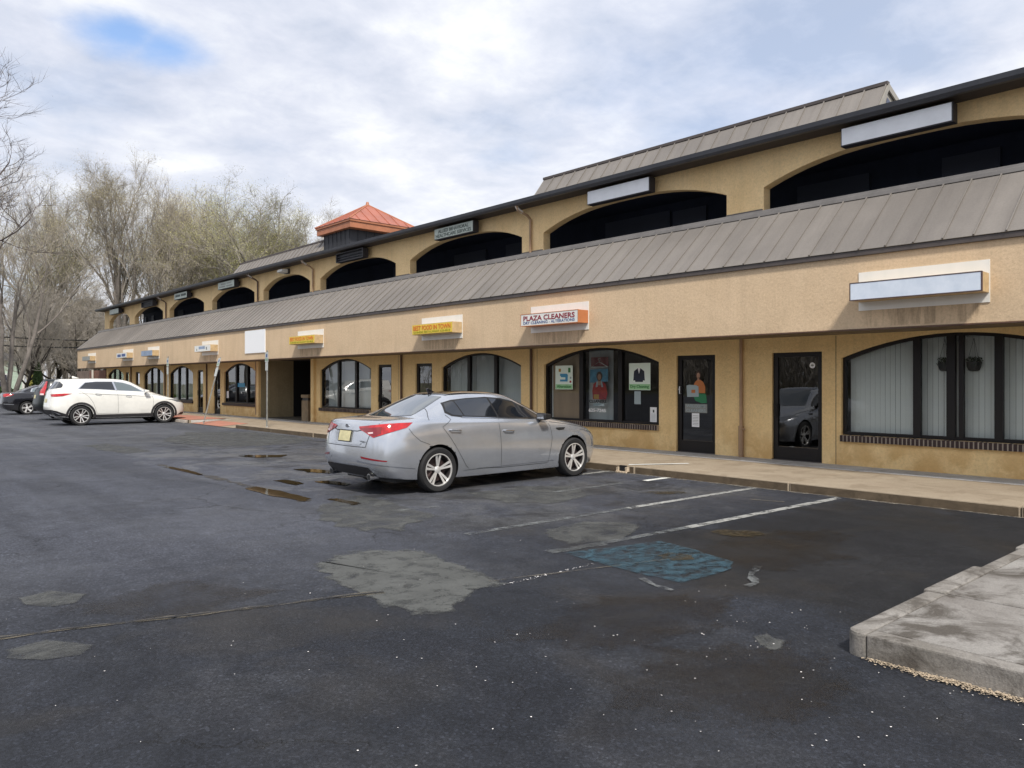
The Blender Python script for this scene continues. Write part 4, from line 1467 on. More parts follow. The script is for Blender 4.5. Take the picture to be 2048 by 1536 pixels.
# --- eave, gutter, upper downspouts
mb = MB()
mb.box(13.66, XW + 0.4, YS, YE + 0.55, 6.33, 6.40)
part(mb, 'eave_soffit', 'soffit_dark')
mb = MB()
mb.prism_y([(13.52, 6.44), (13.535, 6.36), (13.58, 6.315), (13.655, 6.315), (13.655, 6.43), (13.645, 6.43), (13.645, 6.33), (13.585, 6.33), (13.55, 6.37), (13.535, 6.44)], YS, YE + 0.55)
part(mb, 'gutter', 'gutter_dark')
mb = MB()
mb.box(13.66, 25.0, YS, YE + 0.5, 6.405, 6.43)
part(mb, 'flat_roof', 'roof_gravel')
mb = MB()
mb.quad((25.0, YS, 0), (25.0, YE, 0), (25.0, YE, 6.4), (25.0, YS, 6.4))
mb.quad((XW, YS, 0), (25.0, YS, 0), (25.0, YS, 6.4), (XW, YS, 6.4))
mb.quad((16.4, YE, 4.2), (25.0, YE, 4.2), (25.0, YE, 6.4), (16.4, YE, 6.4))
mb.quad((XW + 4.6, YE - 0.01, 0), (25.0, YE - 0.01, 0), (25.0, YE - 0.01, 4.4), (XW + 4.6, YE - 0.01, 4.4))
part(mb, 'rear_wall', 'arcade_stucco')
for y in (8.6, 14.92, 27.1, 32.12, 44.03):
    if y < 10: continue
    mb = MB()
    mb.tube([(13.63, y + 0.1, 6.33), (13.66, y + 0.08, 6.22), (13.95, y, 6.08), (14.045, y, 6.0), (14.045, y, 5.04)], 0.035, 10)
    part(mb, 'downspout', 'downspout_tan' if y < 30 else 'downspout_brown', smooth=True)
    mb = MB(); mb.tube([(13.64, y + 0.11, 6.32), (13.67, y + 0.085, 6.23), (13.80, y + 0.05, 6.16)], 0.045, 10)
    part(mb, 'gutter_elbow', 'downspout_white', smooth=True)

# --- raised roof ridges behind the eave
def ridge(y0, y1, name='upper_roof'):
    T = Vector((16.0, 0, 7.70)); F = Vector((15.02, 0, 6.43)); R = Vector((18.6, 0, 6.6))
    mb = MB()
    mb.prism_y([(F.x + 0.02, F.z - 0.02), (R.x, R.z - 0.02), (T.x, T.z - 0.02)], y0 + 0.02, y1 - 0.02)
    u = part(mb, name, 'trim_beige')
    sl = T - F; LL = sl.length; an = math.atan2(sl.z, sl.x)
    pb = MB(); pb.box(0, LL, 0.006, PIT - 0.006, 0, 0.012); pb.box(0, LL, -0.011, 0.011, 0, 0.038)
    s = pb.build('roof_panel', 'roof_metal'); me = s.data; bpy.data.objects.remove(s)
    n = int((y1 - y0) / PIT)
    st = (y1 - y0) / n
    for k in range(n):
        link_mesh('roof_panel', me, u, Vector((F.x, y0 + k * st, F.z)) - wloc(u), (0, -an, 0), (1, st / PIT, 1))
    mb = MB()
    mb.box(15.93, 16.05, y0 - 0.03, y1 + 0.03, 7.66, 7.735)
    mb.build('ridge_cap', 'roof_trim', u, bevel=0.01)
    for yy in (y0, y1):
        mb = MB()
        s = -0.035 if yy == y0 else 0.005
        w_ = 0.11
        mb.prism_y([(F.x - 0.01, F.z), (F.x + w_, F.z), (T.x, T.z - 0.14), (T.x, T.z)], yy + s, yy + s + 0.03)
        mb.prism_y([(T.x + 0.001, T.z), (T.x + 0.001, T.z - 0.14), (R.x - w_, R.z), (R.x, R.z)], yy + s, yy + s + 0.03)
        mb.build('gable_trim', 'trim_beige', u)
    mb = MB()
    mb.prism_y([(15.62, 6.5), (17.4, 6.5), (17.3, 6.9), (16.02, 7.42)], y0 + 0.005, y0 + 0.015)
    mb.build('gable_louver', 'corridor_door', u)
    mb = MB(); mb.prism_y([(T.x, T.z), (R.x, R.z), (R.x, R.z + 0.012), (T.x, T.z + 0.012)], y0, y1)
    mb.build('rear_slope', 'roof_metal', u)
ridge(6.5, 16.36)
ridge(29.4, 38.56)

# --- cupola with copper-coloured hipped roof
cup = MB()
cx0, cx1, cy0, cy1 = 15.72, 18.45, 27.25, 29.32
cup.box(cx0, cx1, cy0, cy1, 6.40, 7.86)
cupola = part(cup, 'cupola', 'cupola_siding')
bt = MB(); bt.box(-0.02, 0.0, -0.018, 0.018, 0, 1.42)
_s = bt.build('batten', 'cupola_siding'); BT = _s.data; bpy.data.objects.remove(_s)
base = wloc(cupola)
for k in range(7):
    link_mesh('batten', BT, cupola, Vector((cx0, cy0 + 0.02 + k * (cy1 - cy0 - 0.04) / 6, 6.43)) - base)
for k in range(8):
    link_mesh('batten', BT, cupola, Vector((cx0 + 0.02 + k * (cx1 - cx0 - 0.04) / 7, cy0, 6.43)) - base, (0, 0, math.radians(90)))
ex0, ex1, ey0, ey1, ez0, ez1 = 15.50, 18.72, 26.85, 29.67, 7.80, 8.13
mb = MB(); mb.box(ex0 + 0.04, ex1 - 0.04, ey0 + 0.04, ey1 - 0.04, ez0, ez1 - 0.09)
mb.box(ex0, ex1, ey0, ey1, ez1 - 0.088, ez1)
mb.build('cupola_eave', 'copper_fascia', cupola, bevel=0.012)
apx = Vector(((ex0 + ex1) / 2 + 0.05, (ey0 + ey1) / 2, 9.14))
co = [Vector((ex0 - 0.02, ey0 - 0.02, ez1 + 0.002)), Vector((ex1 + 0.02, ey0 - 0.02, ez1 + 0.002)), Vector((ex1 + 0.02, ey1 + 0.02, ez1 + 0.002)), Vector((ex0 - 0.02, ey1 + 0.02, ez1 + 0.002))]
mb = MB()
for i in range(4):
    mb.add([co[i], co[(i + 1) % 4], apx], [(0, 1, 2)])
mb.add([co[0], co[1], co[2], co[3]], [(3, 2, 1, 0)])
croof = mb.build('cupola_roof', 'copper_roof', cupola)
for i in range(4):
    a, b = co[i], co[(i + 1) % 4]
    mb = MB(); mb.tube([a, apx], 0.035, 6); mb.build('hip_cap', 'copper_fascia', cupola)
    n = 7
    nn = (b - a).cross(apx - a).normalized()
    mid = (a + b) / 2
    up = (apx - mid)
    sm = MB()
    for k in range(1, n):
        t = k / n
        p = a.lerp(b, t)
        f = 1 - abs(2 * t - 1)
        q = p + up * f
        sm.tube([p + nn * 0.01, q + nn * 0.01], 0.017, 4)
    sm.build('roof_seam', 'copper_roof', cupola)
mb = MB(); mb.tube([apx - Vector((0, 0, 0.05)), apx + Vector((0, 0, 0.12))], [0.09, 0.05], 10); mb.build('finial', 'copper_fascia', cupola)

# --- brick end wall and white pipe beyond the last shop
bw = empty('brick_wall', (14.1, 57.5, 0), label='low brown brick wall beyond the far end of the shops', cat='wall')
mb = MB(); mb.box(14.06, 14.36, YE + 0.03, 60.2, -0.02, 2.45); mb.build('red_panel', 'brick_red', bw)
mb = MB(); mb.box(14.10, 14.40, 60.2, 64.0, -0.02, 2.45); mb.build('brown_panel', 'brick_brown', bw)
mb = MB(); mb.tube([(13.98, 59.0, 0), (13.98, 59.0, 2.5)], 0.07, 10)
setp(mb.build('white_pipe', 'downspout_white', smooth=True), 'white vertical pipe on the brick wall past the far end of the shops', 'pipe')

# --- waste bin in the passage
tb = empty('waste_bin', (14.25, 27.75, 0.143), label='tan square waste bin inside the mouth of the passage', cat='bin')
mb = MB(); mb.box(14.0, 14.5, 27.42, 27.95, 0.145, 0.95); mb.build('body', 'bin_brown', tb, bevel=0.02)
mb = MB(); mb.box(14.03, 14.47, 27.45, 27.92, 0.952, 1.05); mb.build('slot', 'black_plastic', tb)
mb = MB(); mb.box(13.98, 14.52, 27.40, 27.97, 1.052, 1.18); mb.build('lid', 'bin_brown', tb, bevel=0.03)

# ------------------------------------------------------------------ signs on the fascia
def fascia_sign(ya, yb, label, face, box, texts, group='box signs on the lower fascia', dx=0.33, cat='sign', edge=None, bars=()):
    c = (ya + yb) / 2
    t = empty('shop_sign', (XF, c, 3.12), label=label, cat=cat, group=group)
    mb = MB(); mb.box(XF - 0.014, XF - 0.002, ya, yb, 2.82, 3.43)
    mb.build('backplate', 'sign_backplate', t)
    mb = MB(); mb.box(XF - dx, XF - 0.016, ya + 0.01, yb - 0.01, 2.955, 3.235)
    mb.build('box', box, t, bevel=0.005)
    mb = MB(); mb.box(XF - dx - 0.012, XF - dx - 0.002, ya + 0.016, yb - 0.016, 2.969, 3.221)
    mb.build('face', face, t)
    # rusty run-off on the stucco under the sign
    ev = []; vs = []; fs = []
    for r_, (zz, e) in enumerate(((2.818, 1.0), (2.70, 1.0), (2.56, 0.35))):
        for k in range(7):
            vs.append((XF - 0.004, ya + (yb - ya) * k / 6, zz)); ev.append(e * (0.0 if k in (0, 6) else 1.0))
    for r_ in range(2):
        for k in range(6):
            a = r_ * 7 + k; fs.append((a, a + 1, a + 8, a + 7))
    me = bpy.data.meshes.new('stain'); me.from_pydata(vs, [], fs); me.materials.append(MATS['drip_stain'])
    me.attributes.new('edge', 'FLOAT', 'POINT').data.foreach_set('value', ev)
    st_ = link_mesh('stain', me, bld, -wloc(bld))
    if edge:
        mb = MB()
        mb.box(XF - dx - 0.016, XF - dx + 0.02, ya + 0.0, ya + 0.014, 2.955, 3.235)
        mb.box(XF - dx - 0.016, XF - dx + 0.02, yb - 0.014, yb, 2.955, 3.235)
        mb.box(XF - dx - 0.016, XF - dx + 0.02, ya + 0.014, yb - 0.014, 3.222, 3.236)
        mb.box(XF - dx - 0.016, XF - dx + 0.02, ya + 0.014, yb - 0.014, 2.954, 2.968)
        mb.build('rim', edge, t)
    for body, w, h, yo, zo, m, bold in texts:
        text_on_x('lettering', body, w, h, m, t, XF - dx - 0.0135, c + yo, 3.095 + zo, bold)
    for a, b, z0, z1, m in bars:
        mb = MB(); mb.box(XF - dx - .0145, XF - dx - .0125, c + a, c + b, 3.095 + z0, 3.095 + z1); mb.build('lettering_block', m, t)
    return t


fascia_sign(3.61, 5.47, 'long blank pale blue box sign at right with no lettering', 'sign_face_white', 'sign_box_tan', [], edge='sign_box_brown')
fascia_sign(11.30, 13.12, 'white PLAZA CLEANERS box sign with an orange side', 'sign_face_pale', 'sign_box_orange',
            [('PLAZA CLEANERS', 1.62, 0.115, 0, 0.035, 'text_red', 0.02), ('DRY CLEANING - ALTERATIONS', 1.62, 0.06, 0, -0.068, 'text_blue', 0.005)], edge='sign_box_orange')
bf = [('BEST FOOD IN TOWN', 1.66, 0.125, 0, 0.035, 'text_orange', 0.012), ('CHINESE RESTAURANT 625-8818', 1.64, 0.05, 0, -0.075, 'text_olive', 0.0)]
fascia_sign(15.71, 17.52, 'yellow BEST FOOD IN TOWN box sign nearer the cleaners', 'sign_face_yellow', 'sign_box_tan', bf)
fascia_sign(23.12, 24.96, 'yellow BEST FOOD IN TOWN box sign beside the dark passage', 'sign_face_yellow', 'sign_box_tan', bf)
fascia_sign(32.20, 34.02, 'pale box sign with blue lettering over the shop left of the passage', 'sign_face_pale', 'sign_box_tan',
            [], bars=[(-.30,.40,-.03,.09,'sign_face_blue'),(-.52,-.44,-.07,.05,'text_dark'),(.60,.66,-.09,.0,'text_dark')])
fascia_sign(39.75, 41.5, 'weathered blue-grey box sign with rust streaks below, third from the far end', 'sign_face_blue', 'sign_box_tan', [])
fascia_sign(44.0, 45.85, 'white box sign with dark blue lettering, second from the far end', 'sign_face_pale', 'sign_box_tan',
            [], bars=[(-.72,-.05,-.07,.08,'text_blue'),(.10,.75,-.08,.06,'text_blue')])
fascia_sign(51.5, 53.3, 'grey blank box sign nearest the far end of the lower fascia', 'sign_face_grey', 'sign_box_tan', [])
mb = MB(); mb.box(XF - 0.03, XF - 0.002, 27.6, 29.43, 2.78, 3.655)
setp(mb.build('blank_panel', 'paper_white', bevel=0.004), 'large blank white square panel on the lower fascia above the passage', 'sign')


def upper_sign(ya, yb, label, face, texts=(), x=13.74, z0=5.935, z1=6.26, box='sign_box_dark', empty_face=False, bars=()):
    ya, yb = ya * 1.003, yb * 1.003
    c = (ya + yb) / 2
    t = empty('arcade_sign', (x, c, 6.08), label=label, cat='sign', group='box signs under the upper eave')
    mb = MB()
    if empty_face:
        mb.box(x + 0.10, x + 0.22, ya, yb, z0, z1)
        mb.box(x + 0.22, XW - 0.004, ya + .25, ya + .33, z0 + .08, z1 - .05)
        mb.box(x + 0.22, XW - 0.004, yb - .33, yb - .25, z0 + .08, z1 - .05)
        mb.box(x, x + 0.098, ya, yb, z1 - 0.03, z1); mb.box(x, x + 0.098, ya, yb, z0, z0 + 0.03)
        mb.box(x, x + 0.098, ya, ya + 0.04, z0 + 0.03, z1 - 0.03); mb.box(x, x + 0.098, yb - 0.04, yb, z0 + 0.03, z1 - 0.03)
    else:
        mb.box(x, x + 0.20, ya, yb, z0, z1)
        mb.box(x + 0.20, XW - 0.004, ya + .25, ya + .33, z0 + .08, z1 - .05)
        mb.box(x + 0.20, XW - 0.004, yb - .33, yb - .25, z0 + .08, z1 - .05)
    mb.build('box', box, t)
    if empty_face:
        mb = MB()
        mb.tube([(x + 0.05, ya + 0.06, z0 + 0.11), (x + 0.05, yb - 0.06, z0 + 0.11)], 0.016, 8)
        mb.tube([(x + 0.05, ya + 0.06, z0 + 0.2), (x + 0.05, yb - 0.06, z0 + 0.2)], 0.016, 8)
        mb.build('tube_lamp', 'gutter_dark', t)
    else:
        mb = MB(); mb.box(x - 0.012, x - 0.002, ya + 0.02, yb - 0.02, z0 + 0.02, z1 - 0.01)
        mb.build('face', face, t)
    for body, w, h, yo, zo, m, bold in texts:
        text_on_x('lettering', body, w, h, m, t, x - 0.0135, c + yo, 6.10 + zo, bold)
    for a, b, z0_, z1_, m in bars:
        mb = MB(); mb.box(x - .0145, x - .0125, c + a, c + b, 6.10 + z0_, 6.10 + z1_); mb.build('lettering_block', m, t)
    return t


upper_sign(4.53, 6.38, 'long blank white sign under the eave nearest the camera at top right', 'sign_face_upper')
upper_sign(10.69, 12.56, 'blank white sign under the eave above the second arch from the right', 'sign_face_upper')
upper_sign(16.90, 18.75, 'pale green ALLIED BEHAVIORAL HEALTHCARE SERVICES sign under the eave', 'sign_face_green',
           [('ALLIED BEHAVIORAL', 1.45, 0.10, 0, 0.062, 'text_dark', 0.012), ('HEALTHCARE SERVICES', 1.68, 0.10, 0, -0.068, 'text_dark', 0.012)])
upper_sign(22.86, 24.70, 'dark sign box without a face, its tubes showing, beneath the cupola', 'sign_box_dark', empty_face=True)
upper_sign(33.78, 35.67, 'small pale sign with grey lettering above the arch left of the wall light', 'sign_face_green',
           bars=[(-.75, -.05, -.10, -.03, 'sign_face_grey'), (.03, .6, .02, .09, 'sign_face_grey'), (-.6, -.1, .03, .09, 'sign_face_grey'), (.05, .8, -.09, -.03, 'sign_face_grey')])
upper_sign(39.74, 41.60, 'small pale sign with a two-word line above the third arch from the far end', 'sign_face_green',
           bars=[(-.8, -.08, -.04, .07, 'text_dark'), (.03, .75, -.04, .07, 'text_dark')])
upper_sign(45.2, 47.2, 'dark faceless sign box above the second arch from the far end', 'sign_box_dark', empty_face=True)
upper_sign(51.73, 53.68, 'blank pale sign under the far end of the eave', 'sign_face_green')
wl = empty('wall_light', (13.9, 29.3, 6.15), label='grey wall floodlight under the eave left of the cupola', cat='lamp')
mb = MB(); mb.box(13.98, 14.098, 29.15, 29.45, 6.05, 6.25); mb.build('bracket', 'gutter_dark', wl)
mb = MB(); mb.prism_y([(13.70, 6.10), (13.975, 6.06), (13.975, 6.22), (13.74, 6.20)], 29.08, 29.52); mb.build('lamp_head', 'sign_backplate', wl, bevel=0.01)
fx = empty('ceiling_fan', (14.9, 52.3, 5.95), label='dark ceiling fan hanging in the open end bay of the upper arcade', cat='fan')
mb = MB(); mb.tube([(14.9, 52.3, 6.29), (14.9, 52.3, 5.9)], 0.04, 8); mb.tube([(14.9, 52.3, 5.92), (14.9, 52.3, 5.80)], 0.13, 12); mb.build('motor', 'gutter_dark', fx)
for k in range(5):
    a = math.tau * k / 5 + 0.3
    c_, s_ = math.cos(a), math.sin(a)
    mb = MB()
    p = lambda r, w, z: (14.9 + c_ * r - s_ * w, 52.3 + s_ * r + c_ * w, z)
    mb.add([p(0.14, -0.05, 5.87), p(0.7, -0.08, 5.87), p(0.7, 0.08, 5.88), p(0.14, 0.05, 5.88), p(0.14, -0.05, 5.86), p(0.7, -0.08, 5.86), p(0.7, 0.08, 5.87), p(0.14, 0.05, 5.87)],
           [(0, 1, 2, 3), (7, 6, 5, 4), (0, 4, 5, 1), (1, 5, 6, 2), (2, 6, 7, 3), (3, 7, 4, 0)])
    mb.build('blade', 'gutter_dark', fx)

# ------------------------------------------------------------------ posters, notices, planters behind the glass
PX = XW + 0.104


def ellipse(cy, cz, ry, rz, n=18):
    return [(cy + ry * math.cos(math.tau * k / n), cz + rz * math.sin(math.tau * k / n)) for k in range(n)]


def flat(parent, name, poly, mat, lay=0, x=PX):
    mb = MB(); mb.prism_x(poly, x - 0.0012 * (lay + 1), x - 0.0012 * lay - 0.0002)
    return mb.build(name, mat, parent)


def rect(y0, y1, z0, z1):
    return [(y0, z0), (y1, z0), (y1, z1), (y0, z1)]


t = empty('window_poster', (PX, 13.83, 1.5), label='pale Alteration poster with a blue sewing machine in the cleaners window', cat='poster')
flat(t, 'sheet', rect(13.52, 14.14, 1.49, 2.10), 'poster_mint', 0)
flat(t, 'foot_band', rect(13.53, 14.13, 1.50, 1.62), 'poster_green', 1)
flat(t, 'sewing_machine', [(13.70, 1.69), (13.97, 1.69), (13.97, 1.74), (13.78, 1.74), (13.78, 1.80), (13.92, 1.80), (13.97, 1.84), (13.97, 1.89), (13.72, 1.89), (13.69, 1.85)], 'poster_blue', 2)
flat(t, 'picture', rect(13.94, 14.02, 1.94, 2.02), 'poster_gold', 2)
flat(t, 'picture', rect(13.60, 13.68, 1.92, 2.04), 'text_green', 2)
flat(t, 'picture', rect(13.57, 13.63, 1.66, 1.71), 'poster_red', 2)
flat(t, 'picture', rect(13.57, 13.62, 1.76, 1.81), 'poster_bag', 2)
text_on_x('lettering', 'Alteration', 0.50, 0.075, 'text_green', t, PX - 0.004, 13.83, 1.565, 0.01)
t = empty('window_poster', (PX, 11.37, 1.5), label='pale green Dry Cleaning poster showing a dark suit in the cleaners window', cat='poster')
flat(t, 'sheet', rect(11.06, 11.69, 1.49, 2.12), 'poster_mint', 0)
flat(t, 'foot_band', rect(11.07, 11.68, 1.50, 1.63), 'poster_green', 1)
flat(t, 'suit', [(11.28, 1.68), (11.50, 1.68), (11.51, 1.72), (11.56, 1.71), (11.54, 1.93), (11.43, 2.00), (11.35, 2.00), (11.24, 1.93), (11.22, 1.71), (11.27, 1.72)], 'poster_navy', 2)
flat(t, 'shirt', [(11.39, 1.87), (11.43, 2.00), (11.35, 2.00)], 'paper_white', 3)
text_on_x('lettering', 'Dry Cleaning', 0.54, 0.085, 'text_green', t, PX - 0.004, 11.375, 1.565, 0.012)
t = empty('paper_notice', (PX, 11.44, 1.3), label='small grey notice taped under the Dry Cleaning poster', cat='notice')
flat(t, 'sheet', rect(11.34, 11.53, 1.16, 1.46), 'poster_bag', 0)
t = empty('paper_notice', (PX, 10.97, 0.9), label='white notice in the lower right corner of the cleaners window', cat='notice')
flat(t, 'sheet', rect(10.88, 11.07, 0.76, 1.10), 'paper_white', 0)
flat(t, 'print', rect(10.95, 10.99, 0.98, 1.04), 'text_dark', 1)
for k in range(6):
    flat(t, 'text_line', rect(10.91, 11.04, 0.80 + k * 0.028, 0.808 + k * 0.028), 'poster_bag', 1)
t = empty('hanger_sign', (PX + 0.05, 12.65, 2.15), label='dark red sign with a white clothes hanger high in the cleaners window', cat='sign')
flat(t, 'panel', rect(12.37, 12.94, 2.06, 2.29), 'neon_red', 0, PX + 0.05)
mb = MB()
mb.tube([(PX + 0.03, 12.38, 2.045), (PX + 0.03, 12.93, 2.045), (PX + 0.03, 12.655, 2.175), (PX + 0.03, 12.38, 2.045)], 0.009, 8)
mb.tube([(PX + 0.03, 12.655, 2.175), (PX + 0.03, 12.655, 2.21), (PX + 0.03, 12.685, 2.235), (PX + 0.03, 12.665, 2.265), (PX + 0.03, 12.63, 2.25)], 0.008, 8)
mb.build('hanger', 'sign_face_pale', t, smooth=True)
t = empty('window_picture', (PX + 0.03, 12.66, 1.6), label='picture of a woman in a red jacket in the middle of the cleaners window', cat='poster')
q = PX + 0.03
flat(t, 'sky_background', [(12.37, 1.69), (12.96, 1.66), (12.96, 1.99), (12.37, 2.0)], 'poster_sky', 0, q)
flat(t, 'jacket', [(12.43, 1.25), (12.86, 1.25), (12.88, 1.45), (12.85, 1.62), (12.75, 1.69), (12.53, 1.69), (12.44, 1.62), (12.38, 1.40)], 'poster_red', 2, q)
flat(t, 'neck', [(12.60, 1.60), (12.69, 1.60), (12.70, 1.74), (12.59, 1.74)], 'poster_skin', 3, q)
flat(t, 'hair', ellipse(12.645, 1.82, 0.10, 0.115), 'poster_hair', 3, q)
flat(t, 'face', ellipse(12.645, 1.80, 0.055, 0.075), 'poster_skin', 4, q)
flat(t, 'lapel', [(12.52, 1.55), (12.56, 1.69), (12.60, 1.69), (12.58, 1.56)], 'poster_bag', 4, q)
flat(t, 'lapel', [(12.70, 1.56), (12.69, 1.69), (12.74, 1.69), (12.77, 1.55)], 'poster_bag', 4, q)
flat(t, 'bag', rect(12.66, 12.83, 1.26, 1.37), 'poster_gold', 4, q)
text_on_x('lettering', 'CLEANERS', 0.55, 0.075, 'text_black', t, PX - 0.002, 12.675, 1.20, 0.02)
t = empty('phone_number', (PX, 12.67, 0.98), label='white 625-7245 phone number lettered low on the cleaners window', cat='lettering')
text_on_x('digits', '625-7245', 0.56, 0.085, 'text_white', t, PX - 0.025, 12.67, 0.985, 0.025)
mb = MB(); mb.box(PX + 0.01, PX + 0.012, 12.47, 12.83, 1.09, 1.15)
setp(mb.build('paper_strip', 'poster_bag'), 'pale paper strip between the red-jacket picture and the phone number', 'notice')

q = XW + 0.081
t = empty('door_picture', (q, 9.77, 1.5), label='picture of a woman in orange holding a white bag on the cleaners door', cat='poster')
flat(t, 'bodice', [(9.57, 1.43), (9.86, 1.43), (9.87, 1.60), (9.83, 1.68), (9.76, 1.73), (9.70, 1.73), (9.62, 1.68), (9.57, 1.58)], 'poster_orange', 0, q)
flat(t, 'skirt', [(9.53, 1.23), (9.66, 1.22), (9.82, 1.27), (9.86, 1.34), (9.84, 1.44), (9.57, 1.44), (9.54, 1.36)], 'poster_skirt', 0, q)
flat(t, 'hair', ellipse(9.745, 1.83, 0.075, 0.095), 'poster_hair', 1, q)
flat(t, 'face', ellipse(9.745, 1.82, 0.042, 0.06), 'poster_skin', 2, q)
flat(t, 'neck', [(9.72, 1.71), (9.77, 1.71), (9.765, 1.78), (9.725, 1.78)], 'poster_skin', 2, q)
flat(t, 'bag', [(9.73, 1.36), (10.03, 1.35), (10.05, 1.60), (9.98, 1.62), (9.80, 1.61), (9.74, 1.58)], 'poster_bag', 3, q)
flat(t, 'bag_print', rect(9.82, 9.92, 1.44, 1.51), 'poster_orange', 4, q)
t = empty('door_plaque', (q, 9.8, 1.1), label='dim grey lettered plaque below the picture on the cleaners door', cat='sign')
flat(t, 'panel', rect(9.52, 10.09, 1.01, 1.20), 'sign_face_grey', 0, q)
text_on_x('lettering', 'WELCOME', 0.5, 0.06, 'poster_bag', t, q - 0.003, 9.805, 1.155, 0.01)
text_on_x('lettering', 'CLEANERS', 0.5, 0.06, 'poster_bag', t, q - 0.003, 9.805, 1.06, 0.01)
t = empty('paper_notice', (q, 9.81, 0.85), label='white notice taped low on the cleaners door', cat='notice')
flat(t, 'sheet', rect(9.72, 9.91, 0.70, 1.0), 'paper_white', 0, q)
for k in range(7):
    flat(t, 'text_line', rect(9.74, 9.89, 0.74 + k * 0.033, 0.749 + k * 0.033), 'sign_face_grey', 1, q)
t = empty('door_sticker', (q, 7.16, 2.0), label='round white sticker at the top corner of the right-hand glass door', cat='sticker')
flat(t, 'disc', ellipse(7.16, 2.0, 0.056, 0.056, 28), 'paper_white', 0, q)
flat(t, 'mark', ellipse(7.16, 2.0, 0.032, 0.018, 16), 'sign_face_grey', 1, q)
mb = MB(); mb.box(PX, PX + 0.003, 33.85, 34.7, 1.44, 1.62)
setp(mb.build('window_banner', 'poster_blue'), 'small blue banner in the dark window left of the passage', 'sign')
mb = MB(); mb.box(PX - 0.01, PX - 0.008, 35.66, 35.9, 0.92, 1.24)
setp(mb.build('window_notice', 'paper_white'), 'small white notice in the window left of the passage', 'notice')


def planter(y, label):
    t = empty('hanging_planter', (XW + 0.24, y, 1.87), label=label, cat='planter')
    x = XW + 0.235
    mb = MB()
    prof = [(0.055, 1.865), (0.085, 1.88), (0.11, 1.95), (0.115, 2.02), (0.105, 2.02), (0.10, 1.97)]
    n = 20
    vs = []
    for r, z in prof:
        for k in range(n):
            a = math.tau * k / n
            vs.append((x + r * 0.8 * math.cos(a), y + r * math.sin(a), z))
    fs = []
    for i in range(len(prof) - 1):
        for k in range(n):
            fs.append((i * n + k, i * n + (k + 1) % n, (i + 1) * n + (k + 1) % n, (i + 1) * n + k))
    fs.append(tuple(range(n)))
    mb.add(vs, fs)
    mb.build('pot', 'pot_black', t, smooth=True)
    mb = MB()
    for k in range(3):
        a = math.tau * k / 3
        mb.tube([(x + 0.08 * math.cos(a), y + 0.10 * math.sin(a), 2.02), (x, y, 2.42)], 0.0025, 4)
    mb.build('cord', 'black_plastic', t)
    mb = MB()
    r_ = random.Random(int(y * 100))
    for k in range(260):
        a = r_.uniform(0, math.tau); rr = r_.uniform(0, 0.13); z = 2.02 + r_.uniform(-0.04, 0.07) - max(0, rr - 0.1)
        cx_, cy_ = x + rr * 0.8 * math.cos(a), y + rr * math.sin(a)
        b = r_.uniform(0, math.tau); s = r_.uniform(0.012, 0.03)
        mb.add([(cx_, cy_, z), (cx_ + s * math.cos(b), cy_ + s * math.sin(b), z + r_.uniform(-0.01, 0.02)), (cx_ + s * 0.4 * math.cos(b + 1), cy_ + s * 0.4 * math.sin(b + 1), z + s)], [(0, 1, 2)])
    mb.build('foliage', 'plant_leaf', t)


planter(4.865, 'left hanging planter in the right-hand shop window')
planter(4.42, 'right hanging planter in the right-hand shop window')

